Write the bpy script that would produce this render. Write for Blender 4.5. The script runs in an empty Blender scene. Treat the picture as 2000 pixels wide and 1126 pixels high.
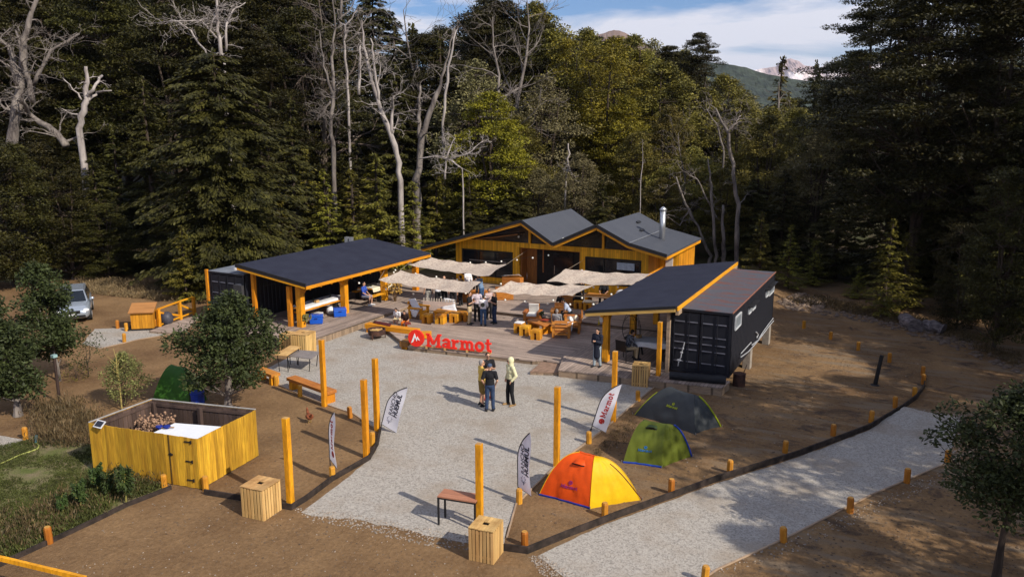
import bpy, bmesh, math, random
import numpy as np
from mathutils import Vector, Matrix, noise
R = math.radians
S = bpy.context.scene
COL = S.collection
# ------------------------------------------------------------------ camera, world, sun, exposure
F, H, YH = 1560.0, 10.0, 245.0            # focal length (px of 2000), drone height, horizon row
PITCH = math.atan((563 - YH) / F)
TH = R(27)                                 # heading of the camera against the buildings' axes
cam_d = bpy.data.cameras.new('camera'); cam = bpy.data.objects.new('camera', cam_d); COL.objects.link(cam)
cam_d.sensor_width = 36; cam_d.lens = 36 * F / 2000; cam_d.clip_start = .5; cam_d.clip_end = 30000
cam.location = (0, 0, H); cam.rotation_euler = (R(90) - PITCH, 0, TH)
S.camera = cam
SUN_AZ = (0.9705, -0.241); SUN_EL = R(37)
w = bpy.data.worlds.new("World"); S.world = w; w.use_nodes = True
nt = w.node_tree; bg = nt.nodes['Background']; bg.inputs['Strength'].default_value = .054
sky = nt.nodes.new('ShaderNodeTexSky'); sky.sky_type = 'NISHITA'; sky.sun_disc = False
sky.sun_elevation = SUN_EL; sky.sun_rotation = math.atan2(SUN_AZ[0], SUN_AZ[1])
sky.air_density = 1.0; sky.dust_density = .6; sky.ozone_density = 2.0
tc = nt.nodes.new('ShaderNodeTexCoord'); mp = nt.nodes.new('ShaderNodeMapping'); mp.inputs['Scale'].default_value = (1.6, 1.6, 9.0)
mp.inputs['Rotation'].default_value = (R(3), R(-4), 0)
nz = nt.nodes.new('ShaderNodeTexNoise'); nz.inputs['Scale'].default_value = 2.3; nz.inputs['Detail'].default_value = 9; nz.inputs['Roughness'].default_value = .55
nz.inputs['Distortion'].default_value = .35
rp = nt.nodes.new('ShaderNodeValToRGB'); rp.color_ramp.elements[0].position = .44; rp.color_ramp.elements[1].position = .58
mx = nt.nodes.new('ShaderNodeMixRGB'); mx.inputs[2].default_value = (13.6, 13.8, 15.6, 1)
nt.links.new(tc.outputs['Generated'], mp.inputs[0]); nt.links.new(mp.outputs[0], nz.inputs['Vector'])
nt.links.new(nz.outputs['Fac'], rp.inputs[0]); nt.links.new(rp.outputs[0], mx.inputs[0])
tint = nt.nodes.new('ShaderNodeMixRGB'); tint.blend_type = 'MULTIPLY'; tint.inputs[0].default_value = 1; tint.inputs[2].default_value = (1.02, 1.38, 1.98, 1)
nt.links.new(sky.outputs[0], tint.inputs[1]); nt.links.new(tint.outputs[0], mx.inputs[1]); nt.links.new(mx.outputs[0], bg.inputs[0])
sd = bpy.data.lights.new('sun', 'SUN'); sd.energy = 5.0; sd.angle = R(.5); sd.color = (1, .92, .79)
sun = bpy.data.objects.new('sun', sd); COL.objects.link(sun)
sv = Vector((SUN_AZ[0] * math.cos(SUN_EL), SUN_AZ[1] * math.cos(SUN_EL), math.sin(SUN_EL)))
sun.rotation_euler = sv.to_track_quat('Z', 'Y').to_euler()
S.view_settings.view_transform = 'Standard'; S.view_settings.look = 'None'
S.view_settings.exposure = .14; S.view_settings.gamma = 1
S.cycles.max_bounces = 6; S.cycles.transparent_max_bounces = 8

# ------------------------------------------------------------------ where things stand
def smooth(t): t = max(0., min(1., t)); return t * t * (3 - 2 * t)
def cam_frame(x, y): return (x * math.cos(TH) + y * math.sin(TH), -x * math.sin(TH) + y * math.cos(TH))
def from_cam(X, Y): return (X * math.cos(TH) - Y * math.sin(TH), X * math.sin(TH) + Y * math.cos(TH))
def ground_z(x, y):
    z = -.62 * smooth((y - 28) / 9) * smooth((x + 10) / 4.5)
    X, Y = cam_frame(x, y)
    z += .10 * smooth((Y - 66) / 60) * max(0, Y - 66) * (1.0 - .75 * smooth((X / max(Y, 1) - .02) / .25))
    return z
def ray(px, py):
    dx = (px - 1000) / F; dy = -(py - 563) / F
    X = dx; Y = math.cos(PITCH) + dy * math.sin(PITCH); Z = -math.sin(PITCH) + dy * math.cos(PITCH)
    a, b = from_cam(X, Y)
    return a, b, Z
def G(px, py, z=None):
    a, b, c = ray(px, py); zz = 0 if z is None else z
    for _ in range(1 if z is not None else 12):
        t = (zz - H) / c; x, y = a * t, b * t
        if z is None: zz = ground_z(x, y)
    return Vector((x, y, zz))
def CF(px, d, dz=0.):
    x, y = from_cam((px - 1000) / F * d, d); return Vector((x, y, ground_z(x, y) + dz))
def ztop(p, py):                                # height at which image row py passes over point p
    X, Y = cam_frame(p[0], p[1]); dy = -(py - 563) / F
    return H + (dy * Y * math.cos(PITCH) - Y * math.sin(PITCH)) / (math.cos(PITCH) + dy * math.sin(PITCH))

# ------------------------------------------------------------------ materials
MATS = {}
def mat(name, col, rough=.8, var=.15, scale=6., stretch=(1, 1, 1), bump=0., metal=0., col2=None, detail=5, objvar=0., fine=None, spec=.3, trans=0., ramp=(.35, .65), bscale=None, isl=0.):
    if name in MATS: return MATS[name]
    m = bpy.data.materials.new(name); m.use_nodes = True; n = m.node_tree.nodes; l = m.node_tree.links
    b = n['Principled BSDF']; b.inputs['Roughness'].default_value = rough; b.inputs['Metallic'].default_value = metal
    b.inputs['Specular IOR Level'].default_value = spec
    c2 = col2 or tuple(c * (1 - var * 2) for c in col)
    t = n.new('ShaderNodeTexCoord'); mp = n.new('ShaderNodeMapping'); mp.inputs['Scale'].default_value = stretch
    l.new(t.outputs['Object'], mp.inputs[0])
    z = n.new('ShaderNodeTexNoise'); z.inputs['Scale'].default_value = scale; z.inputs['Detail'].default_value = detail; z.inputs['Roughness'].default_value = .62
    l.new(mp.outputs[0], z.inputs['Vector'])
    r = n.new('ShaderNodeValToRGB'); r.color_ramp.elements[0].position = ramp[0]; r.color_ramp.elements[1].position = ramp[1]
    r.color_ramp.elements[0].color = (*c2, 1); r.color_ramp.elements[1].color = (*col, 1)
    l.new(z.outputs['Fac'], r.inputs[0]); out = r.outputs[0]
    if fine:                                    # second, finer grain: (scale, amount)
        z2 = n.new('ShaderNodeTexNoise'); z2.inputs['Scale'].default_value = fine[0]; z2.inputs['Detail'].default_value = 3
        l.new(mp.outputs[0], z2.inputs['Vector'])
        mr = n.new('ShaderNodeMapRange'); mr.inputs[1].default_value = .3; mr.inputs[2].default_value = .7
        mr.inputs[3].default_value = 1 - fine[1]; mr.inputs[4].default_value = 1 + fine[1]; l.new(z2.outputs['Fac'], mr.inputs[0])
        vm = n.new('ShaderNodeVectorMath'); vm.operation = 'SCALE'; l.new(out, vm.inputs[0]); l.new(mr.outputs[0], vm.inputs['Scale']); out = vm.outputs[0]
    if isl:
        ge = n.new('ShaderNodeNewGeometry'); mi = n.new('ShaderNodeMapRange'); mi.inputs[3].default_value = 1 - isl; mi.inputs[4].default_value = 1 + isl * .7; l.new(ge.outputs['Random Per Island'], mi.inputs[0])
        vi = n.new('ShaderNodeVectorMath'); vi.operation = 'SCALE'; l.new(out, vi.inputs[0]); l.new(mi.outputs[0], vi.inputs['Scale']); out = vi.outputs[0]
    if objvar:
        oi = n.new('ShaderNodeObjectInfo'); hs = n.new('ShaderNodeHueSaturation')
        m1 = n.new('ShaderNodeMapRange'); m1.inputs[3].default_value = 1 - objvar; m1.inputs[4].default_value = 1 + objvar
        m2 = n.new('ShaderNodeMapRange'); m2.inputs[3].default_value = .5 - objvar * .06; m2.inputs[4].default_value = .5 + objvar * .06
        l.new(oi.outputs['Random'], m1.inputs[0]); l.new(oi.outputs['Random'], m2.inputs[0])
        l.new(m1.outputs[0], hs.inputs['Value']); l.new(m2.outputs[0], hs.inputs['Hue']); l.new(out, hs.inputs['Color']); out = hs.outputs[0]
    l.new(out, b.inputs['Base Color'])
    if trans:
        tr = n.new('ShaderNodeBsdfTranslucent'); ms = n.new('ShaderNodeMixShader'); ms.inputs[0].default_value = trans
        l.new(out, tr.inputs[0]); l.new(b.outputs[0], ms.inputs[1]); l.new(tr.outputs[0], ms.inputs[2]); l.new(ms.outputs[0], n['Material Output'].inputs[0])
    if bump:
        bp = n.new('ShaderNodeBump'); bp.inputs['Strength'].default_value = min(1, bump); bp.inputs['Distance'].default_value = .02 * max(1, bump)
        if bscale:
            z3 = n.new('ShaderNodeTexNoise'); z3.inputs['Scale'].default_value = bscale; z3.inputs['Detail'].default_value = 4
            l.new(mp.outputs[0], z3.inputs['Vector']); l.new(z3.outputs['Fac'], bp.inputs['Height'])
        else: l.new(z.outputs['Fac'], bp.inputs['Height'])
        l.new(bp.outputs[0], b.inputs['Normal'])
    MATS[name] = m; return m
def planks_mat(name, col, col2, width, axis='x', rough=.8, gap=.09, dark=.25, tone=.35):
    """boards of the given width: each board its own tone, thin dark gaps"""
    if name in MATS: return MATS[name]
    m = bpy.data.materials.new(name); m.use_nodes = True; n = m.node_tree.nodes; l = m.node_tree.links
    b = n['Principled BSDF']; b.inputs['Roughness'].default_value = rough; b.inputs['Specular IOR Level'].default_value = .25
    t = n.new('ShaderNodeTexCoord'); sx = n.new('ShaderNodeSeparateXYZ'); l.new(t.outputs['Object'], sx.inputs[0])
    ax = {'x': ('Y', 'X'), 'y': ('X', 'Y'), 'z': ('X', 'Z'), 'zy': ('Y', 'Z')}[axis]     # across, along
    def M(op, a, bb=None):
        q = n.new('ShaderNodeMath'); q.operation = op
        for i, v in enumerate((a, bb)):
            if v is None: continue
            if isinstance(v, (int, float)): q.inputs[i].default_value = v
            else: l.new(v, q.inputs[i])
        return q.outputs[0]
    u = M('DIVIDE', sx.outputs[ax[0]], width); idx = M('FLOOR', u); fr = M('FRACT', u)
    seg = M('FLOOR', M('ADD', M('DIVIDE', sx.outputs[ax[1]], 3.1), M('MULTIPLY', idx, .377)))
    cb = n.new('ShaderNodeCombineXYZ'); l.new(idx, cb.inputs[0]); l.new(seg, cb.inputs[1])
    wn = n.new('ShaderNodeTexWhiteNoise'); wn.noise_dimensions = '2D'; l.new(cb.outputs[0], wn.inputs[0])
    mp = n.new('ShaderNodeMapping'); st = [6, 6, 6]; st['XYZ'.index(ax[1])] = .7; mp.inputs['Scale'].default_value = st
    l.new(t.outputs['Object'], mp.inputs[0]); z = n.new('ShaderNodeTexNoise'); z.inputs['Scale'].default_value = 4; z.inputs['Detail'].default_value = 6
    l.new(mp.outputs[0], z.inputs['Vector'])
    big = n.new('ShaderNodeTexNoise'); big.inputs['Scale'].default_value = .8; big.inputs['Detail'].default_value = 4; l.new(t.outputs['Object'], big.inputs['Vector'])
    mixf = M('ADD', M('MULTIPLY', z.outputs['Fac'], .6), M('MULTIPLY', big.outputs['Fac'], .4))
    r = n.new('ShaderNodeValToRGB'); r.color_ramp.elements[0].position = .35; r.color_ramp.elements[1].position = .65
    r.color_ramp.elements[0].color = (*col2, 1); r.color_ramp.elements[1].color = (*col, 1); l.new(mixf, r.inputs[0])
    mr = n.new('ShaderNodeMapRange'); mr.inputs[3].default_value = 1 - tone; mr.inputs[4].default_value = 1 + tone * .5; l.new(wn.outputs[0], mr.inputs[0])
    g = M('MULTIPLY', M('GREATER_THAN', fr, gap), 1 - dark); g = M('ADD', g, dark)
    k = M('MULTIPLY', mr.outputs[0], g)
    vm = n.new('ShaderNodeVectorMath'); vm.operation = 'SCALE'; l.new(r.outputs[0], vm.inputs[0]); l.new(k, vm.inputs['Scale'])
    l.new(vm.outputs[0], b.inputs['Base Color'])
    bp = n.new('ShaderNodeBump'); bp.inputs['Strength'].default_value = .5; bp.inputs['Distance'].default_value = .01
    l.new(g, bp.inputs['Height']); l.new(bp.outputs[0], b.inputs['Normal'])
    MATS[name] = m; return m
STAIN = mat('stained wood', (.76, .305, .010), .55, .15, 3, (1, 1, .25), .3, col2=(.50, .19, .008), objvar=.14, isl=.12, fine=(16, .22), detail=8)
STAINH = mat('stained wood along', (.78, .335, .012), .55, .15, 3, (.3, .3, 3), .1, col2=(.55, .22, .01), objvar=.1)
ORANGE = mat('orange wood', (.50, .19, .035), .6, .15, 3, (.3, 1.5, 1.5), .1, col2=(.34, .11, .02), objvar=.15)
PALE = mat('pale wood', (.60, .38, .15), .7, .15, 3, (1, 1, .2), .1, col2=(.40, .22, .075), objvar=.1, isl=.22)
PALE2 = mat('raw grey timber', (.42, .30, .20), .8, .2, 3, (.4, .4, 2), .1, col2=(.24, .17, .12))
OLDWOOD = mat('weathered board', (.13, .085, .055), .85, .2, 4, (1, 1, .2), .2, col2=(.05, .032, .022))
BLACK = mat('black metal', (.018, .018, .02), .45, .1)
DARK = mat('dark interior', (.02, .016, .014), .8, .2)
ROOF = mat('black roof sheet', (.030, .033, .052), .75, .1, 1.3, (1, 1, 1), .12, col2=(.022, .024, .040), fine=(60, .15), spec=.12)
WHITE = mat('white cloth', (.72, .72, .74), .9, .08, 4, bump=.3)
CREAM = mat('cream cloth', (.70, .64, .50), .9, .08, 4, bump=.3)
SKIN = mat('skin', (.52, .29, .19), .6, .05)
BARK = mat('bark', (.085, .06, .045), .95, .3, 5, (1, 1, .3), .5, col2=(.03, .022, .017))
PALEBARK = mat('pale dead wood', (.44, .39, .36), .9, .25, 3, (1, 1, .25), .4, col2=(.20, .17, .16))
GREYBARK = mat('grey bark', (.25, .215, .19), .9, .25, 3, (1, 1, .25), .4, col2=(.08, .065, .06))

# ------------------------------------------------------------------ mesh helpers
class MB:
    def __init__(s): s.v = []; s.f = []; s.m = []; s.mi = 0
    def add(s, vs, fs):
        o = len(s.v); s.v += [tuple(v) for v in vs]; s.f += [tuple(i + o for i in f) for f in fs]; s.m += [s.mi] * len(fs); return s
    def box(s, c, d, rz=0., M=None, taper=1.):
        hx, hy, hz = d[0] / 2, d[1] / 2, d[2] / 2; vs = []
        for z in (-1, 1):
            k = taper if z > 0 else 1
            for x, y in ((-1, -1), (1, -1), (1, 1), (-1, 1)): vs.append(Vector((x * hx * k, y * hy * k, z * hz)))
        Q = Matrix.Rotation(rz, 3, 'Z') if M is None else M
        vs = [Vector(c) + Q @ v for v in vs]
        return s.add(vs, [(3, 2, 1, 0), (4, 5, 6, 7), (0, 1, 5, 4), (1, 2, 6, 5), (2, 3, 7, 6), (3, 0, 4, 7)])
    def beam(s, a, b, wd, ht, up=(0, 0, 1)):
        a, b = Vector(a), Vector(b); d = b - a; L = d.length; d.normalize(); up = Vector(up)
        sx = d.cross(up)
        if sx.length < 1e-4: sx = d.cross(Vector((0, 1, 0)))
        sx.normalize(); u = sx.cross(d)
        M = Matrix((sx, d, u)).transposed()
        return s.box((a + b) / 2, (wd, L, ht), M=M)
    def prism(s, poly, z0, z1):
        n = len(poly); vs = [(p[0], p[1], z0) for p in poly] + [(p[0], p[1], z1) for p in poly]
        ar = sum(poly[i][0] * poly[(i + 1) % n][1] - poly[(i + 1) % n][0] * poly[i][1] for i in range(n))
        o = list(range(n)) if ar > 0 else list(range(n))[::-1]
        fs = [tuple(o[::-1]), tuple(i + n for i in o)] + [(o[i], o[(i + 1) % n], o[(i + 1) % n] + n, o[i] + n) for i in range(n)]
        return s.add(vs, fs)
    def tube(s, pts, rad, n=8, cap=True):
        pts = [Vector(p) for p in pts]
        if not hasattr(rad, '__len__'): rad = [rad] * len(pts)
        vs = []; fs = []; prev = None
        for i, p in enumerate(pts):
            d = (pts[min(i + 1, len(pts) - 1)] - pts[max(i - 1, 0)])
            if d.length < 1e-9: d = Vector((0, 0, 1))
            d.normalize()
            a = prev if prev is not None else (Vector((0, 1, 0)) if abs(d.y) < .9 else Vector((1, 0, 0)))
            a = (a - d * a.dot(d))
            if a.length < 1e-6: a = d.orthogonal()
            a.normalize(); prev = a; b = d.cross(a)
            for k in range(n):
                t = 2 * math.pi * k / n; vs.append(p + (a * math.cos(t) + b * math.sin(t)) * rad[i])
        for i in range(len(pts) - 1):
            for k in range(n): fs.append((i * n + k, i * n + (k + 1) % n, (i + 1) * n + (k + 1) % n, (i + 1) * n + k))
        if cap: fs.append(tuple(range(n))[::-1]); fs.append(tuple(range((len(pts) - 1) * n, len(pts) * n)))
        return s.add(vs, fs)
    def ell(s, c, r, M=None, nu=12, nv=8):
        c = Vector(c)
        if not hasattr(r, '__len__'): r = (r, r, r)
        vs = [Vector((0, 0, -r[2]))]; fs = []
        for j in range(1, nv):
            t = -math.pi / 2 + math.pi * j / nv
            for k in range(nu):
                a = 2 * math.pi * k / nu; vs.append(Vector((r[0] * math.cos(t) * math.cos(a), r[1] * math.cos(t) * math.sin(a), r[2] * math.sin(t))))
        vs.append(Vector((0, 0, r[2])))
        for k in range(nu): fs.append((0, 1 + (k + 1) % nu, 1 + k))
        for j in range(nv - 2):
            for k in range(nu): fs.append((1 + j * nu + k, 1 + j * nu + (k + 1) % nu, 1 + (j + 1) * nu + (k + 1) % nu, 1 + (j + 1) * nu + k))
        e = len(vs) - 1
        for k in range(nu): fs.append((e, 1 + (nv - 2) * nu + k, 1 + (nv - 2) * nu + (k + 1) % nu))
        if M is not None: vs = [M @ v for v in vs]
        return s.add([c + v for v in vs], fs)
    def cap(s, a, b, ra, rb, n=10):            # tapered capsule
        a, b = Vector(a), Vector(b); d = (b - a); L = d.length
        if L < 1e-6: return s.ell(a, ra)
        d.normalize(); P = []; Rr = []
        for t in (-1, -.8, -.45, 0): P.append(a + d * ra * t); Rr.append(max(.001, ra * math.sqrt(1 - t * t)))
        for t in (0, .45, .8, 1): P.append(b + d * rb * t); Rr.append(max(.001, rb * math.sqrt(1 - t * t)))
        return s.tube(P, Rr, n)
    def sheet(s, fn, nu, nv):                   # fn(u,v)->point
        vs = [fn(i / nu, j / nv) for j in range(nv + 1) for i in range(nu + 1)]
        fs = [(j * (nu + 1) + i, j * (nu + 1) + i + 1, (j + 1) * (nu + 1) + i + 1, (j + 1) * (nu + 1) + i) for j in range(nv) for i in range(nu)]
        return s.add(vs, fs)
    def ribbon(s, pts, wd, z0, z1, T, closed=False):   # stroke in a plane, thickness z0..z1; T maps (u,v,w)
        P = [Vector((p[0], p[1])) for p in pts]; n = len(P); L = []; Rr = []
        for i in range(n):
            a = P[(i - 1) % n] if (closed or i > 0) else P[i]; b = P[(i + 1) % n] if (closed or i < n - 1) else P[i]
            d = (b - a).normalized(); nn = Vector((-d.y, d.x)); wv = wd[i] if hasattr(wd, '__len__') else wd
            k = 1.
            if (closed or 0 < i < n - 1):
                d1 = (P[(i + 1) % n] - P[i]).normalized(); k = 1 / max(.5, abs(d1.dot(d)))
            L.append(P[i] + nn * wv / 2 * k); Rr.append(P[i] - nn * wv / 2 * k)
        vs = []
        for i in range(n): vs += [T(L[i].x, L[i].y, z0), T(Rr[i].x, Rr[i].y, z0), T(L[i].x, L[i].y, z1), T(Rr[i].x, Rr[i].y, z1)]
        fs = []
        for i in range(n if closed else n - 1):
            a = i * 4; b = ((i + 1) % n) * 4
            fs += [(a + 2, a + 3, b + 3, b + 2), (b, b + 1, a + 1, a), (a, a + 2, b + 2, b), (a + 3, a + 1, b + 1, b + 3)]
        if not closed: fs += [(0, 1, 3, 2), (n * 4 - 4, n * 4 - 2, n * 4 - 1, n * 4 - 3)]
        return s.add(vs, fs)
    def poly(s, pts, z0, z1, T):
        n = len(pts); vs = [T(p[0], p[1], z0) for p in pts] + [T(p[0], p[1], z1) for p in pts]
        return s.add(vs, [tuple(range(n))[::-1], tuple(range(n, 2 * n))] + [(i, (i + 1) % n, (i + 1) % n + n, i + n) for i in range(n)])
    def mesh(s, name, m, smooth=False):
        me = bpy.data.meshes.new(name); me.from_pydata(s.v, [], s.f)
        for q in (m if isinstance(m, (list, tuple)) else [m]): me.materials.append(q)
        if isinstance(m, (list, tuple)): me.polygons.foreach_set('material_index', s.m)
        if smooth: me.polygons.foreach_set('use_smooth', [True] * len(me.polygons))
        me.update(); return me
    def build(s, name, m, parent=None, smooth=False, bevel=0.):
        o = bpy.data.objects.new(name, s.mesh(name, m, smooth)); COL.objects.link(o)
        if parent is not None: o.parent = parent
        if bevel:
            b = o.modifiers.new('bevel', 'BEVEL'); b.width = bevel; b.segments = 2; b.limit_method = 'ANGLE'; b.angle_limit = R(40)
        return o
def tag(o, label, cat=None, group=None, kind=None):
    if label: o['label'] = label
    if cat: o['category'] = cat
    if group: o['group'] = group
    if kind: o['kind'] = kind
    return o
def thing(name, label, cat, loc=(0, 0, 0), rz=0, group=None, scale=1):
    o = bpy.data.objects.new(name, None); COL.objects.link(o); o.location = loc; o.rotation_euler = (0, 0, rz); o.empty_display_size = .2
    o.scale = (scale,) * 3 if not hasattr(scale, '__len__') else scale
    return tag(o, label, cat, group)
def kids(o): return list(o.children)
def copy_tree(o, parent=None, ch=None):
    c = o.copy(); COL.objects.link(c)
    if parent is not None: c.parent = parent
    for k in (ch if ch is not None else kids(o)): copy_tree(k, c)
    return c
def put(o, loc, rz=0, label=None, scale=None, group=None):
    o.location = loc; o.rotation_euler = (0, 0, rz)
    if scale is not None: o.scale = (scale,) * 3 if not hasattr(scale, '__len__') else scale
    if label: o['label'] = label
    if group: o['group'] = group
    return o
def struct(o): o['kind'] = 'structure'; return o
def shift(o, v):
    if o.type == 'MESH' and not o.data.get('shifted'): o.data.transform(Matrix.Translation(v)); o.data['shifted'] = 1
    for k in kids(o): shift(k, v)
def based(o, loc):                              # parts were built in world space: move the origin to the thing's base
    loc = Vector(loc); shift(o, -loc); o.location = loc; return o

# ------------------------------------------------------------------ ground
def axis(lo, hi, st, far):
    a = list(np.arange(lo, hi + .01, st)); k = st; v = a[0]; left = []
    while v > -far: k *= 1.22; v -= k; left.append(v)
    k = st; v = a[-1]; right = []
    while v < far: k *= 1.22; v += k; right.append(v)
    return left[::-1] + a + right
ax_, ay_ = axis(-60, 30, 1.0, 5000), axis(0, 110, 1.0, 5000)
g = MB(); NX = len(ax_)
def gz(x, y):
    X, Y = cam_frame(x, y)
    if Y > 260: k = 260 / Y; return ground_z(x * k, y * k)
    return ground_z(x, y)
g.add([(x, y, gz(x, y)) for y in ay_ for x in ax_], [(j * NX + i, j * NX + i + 1, (j + 1) * NX + i + 1, (j + 1) * NX + i) for j in range(len(ay_) - 1) for i in range(NX - 1)])
def ground_mat():
    m = bpy.data.materials.new('dirt'); m.use_nodes = True; n = m.node_tree.nodes; l = m.node_tree.links; b = n['Principled BSDF']
    b.inputs['Roughness'].default_value = .95; b.inputs['Specular IOR Level'].default_value = .1
    t = n.new('ShaderNodeTexCoord')
    def N(s, d, lo, hi, st=(1, 1, 1), dist=0):
        mp = n.new('ShaderNodeMapping'); mp.inputs['Scale'].default_value = st; l.new(t.outputs['Object'], mp.inputs[0])
        z = n.new('ShaderNodeTexNoise'); z.inputs['Scale'].default_value = s; z.inputs['Detail'].default_value = d; z.inputs['Roughness'].default_value = .65; z.inputs['Distortion'].default_value = dist
        l.new(mp.outputs[0], z.inputs['Vector']); r = n.new('ShaderNodeMapRange'); r.inputs[1].default_value = lo; r.inputs[2].default_value = hi
        l.new(z.outputs['Fac'], r.inputs[0]); return r.outputs[0], z.outputs['Fac']
    def mix(f, a, c, op='MIX'):
        q = n.new('ShaderNodeMixRGB'); q.blend_type = op
        (l.new(f, q.inputs[0]) if not isinstance(f, (int, float)) else q.inputs[0].__setattr__('default_value', f))
        for i, v in ((1, a), (2, c)):
            if isinstance(v, tuple): q.inputs[i].default_value = (*v, 1)
            else: l.new(v, q.inputs[i])
        return q.outputs[0]
    a, _ = N(.35, 6, .35, .62); c, fc = N(9, 6, .3, .7); d, _ = N(.9, 8, .53, .66, (1, 1, 1), .6); e, _ = N(40, 3, .60, .72); tr_, _ = N(1.1, 5, .5, .62, (.35, 1.6, 1))
    col = mix(a, (.165, .096, .048), (.285, .176, .088)); col = mix(c, mix(1.0, col, (.64, .62, .60), 'MULTIPLY'), col)
    sep = n.new('ShaderNodeSeparateXYZ'); l.new(t.outputs['Object'], sep.inputs[0])
    # dark east patches: dead leaves, litter, and dappled tree shade painted into the colour
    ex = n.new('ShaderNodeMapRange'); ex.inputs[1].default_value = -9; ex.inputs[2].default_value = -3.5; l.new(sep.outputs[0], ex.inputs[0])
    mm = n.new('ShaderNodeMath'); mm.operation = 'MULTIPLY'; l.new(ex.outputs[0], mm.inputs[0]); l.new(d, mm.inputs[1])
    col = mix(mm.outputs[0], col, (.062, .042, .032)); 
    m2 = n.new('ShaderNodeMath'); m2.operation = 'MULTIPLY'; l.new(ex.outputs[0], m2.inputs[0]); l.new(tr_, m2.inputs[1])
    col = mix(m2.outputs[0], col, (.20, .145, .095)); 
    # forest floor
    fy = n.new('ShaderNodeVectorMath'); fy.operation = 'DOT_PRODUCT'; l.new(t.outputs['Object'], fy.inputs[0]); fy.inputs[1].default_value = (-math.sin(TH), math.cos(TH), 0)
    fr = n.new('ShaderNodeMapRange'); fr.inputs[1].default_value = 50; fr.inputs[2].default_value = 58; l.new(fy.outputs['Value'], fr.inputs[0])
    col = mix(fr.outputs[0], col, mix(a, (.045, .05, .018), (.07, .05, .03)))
    col = mix(e, col, (.30, .25, .20)); l.new(col, b.inputs['Base Color'])
    bp = n.new('ShaderNodeBump'); bp.inputs['Strength'].default_value = .9; bp.inputs['Distance'].default_value = .09
    z = n.new('ShaderNodeTexNoise'); z.inputs['Scale'].default_value = 3.2; z.inputs['Detail'].default_value = 9; z.inputs['Roughness'].default_value = .72; l.new(t.outputs['Object'], z.inputs['Vector'])
    l.new(z.outputs['Fac'], bp.inputs['Height']); l.new(bp.outputs[0], b.inputs['Normal']); return m
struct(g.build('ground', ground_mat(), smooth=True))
def gravel_mat(name, c1, c2, dirt=.5):
    m = bpy.data.materials.new(name); m.use_nodes = True; n = m.node_tree.nodes; l = m.node_tree.links; b = n['Principled BSDF']
    b.inputs['Roughness'].default_value = .9; b.inputs['Specular IOR Level'].default_value = .2
    t = n.new('ShaderNodeTexCoord'); v = n.new('ShaderNodeTexVoronoi'); v.inputs['Scale'].default_value = 19; l.new(t.outputs['Object'], v.inputs['Vector'])
    v2 = n.new('ShaderNodeTexVoronoi'); v2.inputs['Scale'].default_value = 34; l.new(t.outputs['Object'], v2.inputs['Vector'])
    hs = n.new('ShaderNodeSeparateColor'); l.new(v.outputs['Color'], hs.inputs[0]); h2 = n.new('ShaderNodeSeparateColor'); l.new(v2.outputs['Color'], h2.inputs[0])
    ad = n.new('ShaderNodeMath'); ad.operation = 'ADD'; l.new(hs.outputs[0], ad.inputs[0]); l.new(h2.outputs[1], ad.inputs[1])
    r = n.new('ShaderNodeValToRGB'); cr = r.color_ramp; cr.elements[0].position = .1; cr.elements[1].position = .95
    cr.elements[0].color = tuple(q * .62 for q in c1) + (1,); cr.elements[1].color = tuple(min(.8, q * 1.2) for q in c1) + (1,)
    e = cr.elements.new(.5); e.color = (*c1, 1)
    dv = n.new('ShaderNodeMath'); dv.operation = 'MULTIPLY'; dv.inputs[1].default_value = .5; l.new(ad.outputs[0], dv.inputs[0]); l.new(dv.outputs[0], r.inputs[0])
    z = n.new('ShaderNodeTexNoise'); z.inputs['Scale'].default_value = .55; z.inputs['Detail'].default_value = 7; z.inputs['Roughness'].default_value = .6; l.new(t.outputs['Object'], z.inputs['Vector'])
    mr = n.new('ShaderNodeMapRange'); mr.inputs[1].default_value = .48; mr.inputs[2].default_value = .75; mr.inputs[4].default_value = dirt; l.new(z.outputs['Fac'], mr.inputs[0])
    q = n.new('ShaderNodeMixRGB'); q.inputs[2].default_value = (*c2, 1); l.new(mr.outputs[0], q.inputs[0]); l.new(r.outputs[0], q.inputs[1]); l.new(q.outputs[0], b.inputs['Base Color'])
    bp = n.new('ShaderNodeBump'); bp.inputs['Strength'].default_value = .7; bp.inputs['Distance'].default_value = .03
    l.new(ad.outputs[0], bp.inputs['Height']); l.new(bp.outputs[0], b.inputs['Normal']); return m
GRAVEL = gravel_mat('gravel', (.385, .352, .312), (.29, .23, .17), .85)
def flat(name, pix, m, z, soft=(), jit=.05, seed=1, step=.25, pts=None):
    """a sheet on the ground whose outline is given by photo points; edges listed in soft are ragged"""
    P = pts or [G(*p) for p in pix]; rnd = random.Random(seed); out = []
    for i in range(len(P)):
        a, b = Vector(P[i]), Vector(P[(i + 1) % len(P)]); L = (b - a).length; n = max(1, int(L / step)); d = (b - a).normalized(); nn = Vector((-d.y, d.x, 0))
        amp = .22 if i in soft else jit
        for k in range(n):
            q = a + (b - a) * k / n; f = noise.noise(Vector((q.x * 1.3, q.y * 1.3, seed))) * amp + rnd.uniform(-1, 1) * amp * .35
            if 0 < k: q = q + nn * f
            out.append((q.x, q.y))
    mb = MB(); mb.add([(x, y, z) for x, y in out], [tuple(range(len(out)))])
    me = mb.mesh(name, m); bm = bmesh.new(); bm.from_mesh(me); bmesh.ops.triangulate(bm, faces=bm.faces)
    for f in bm.faces:
        if f.normal.z < 0: f.normal_flip()
    bm.to_mesh(me); bm.free(); o = bpy.data.objects.new(name, me); COL.objects.link(o); return o
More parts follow.
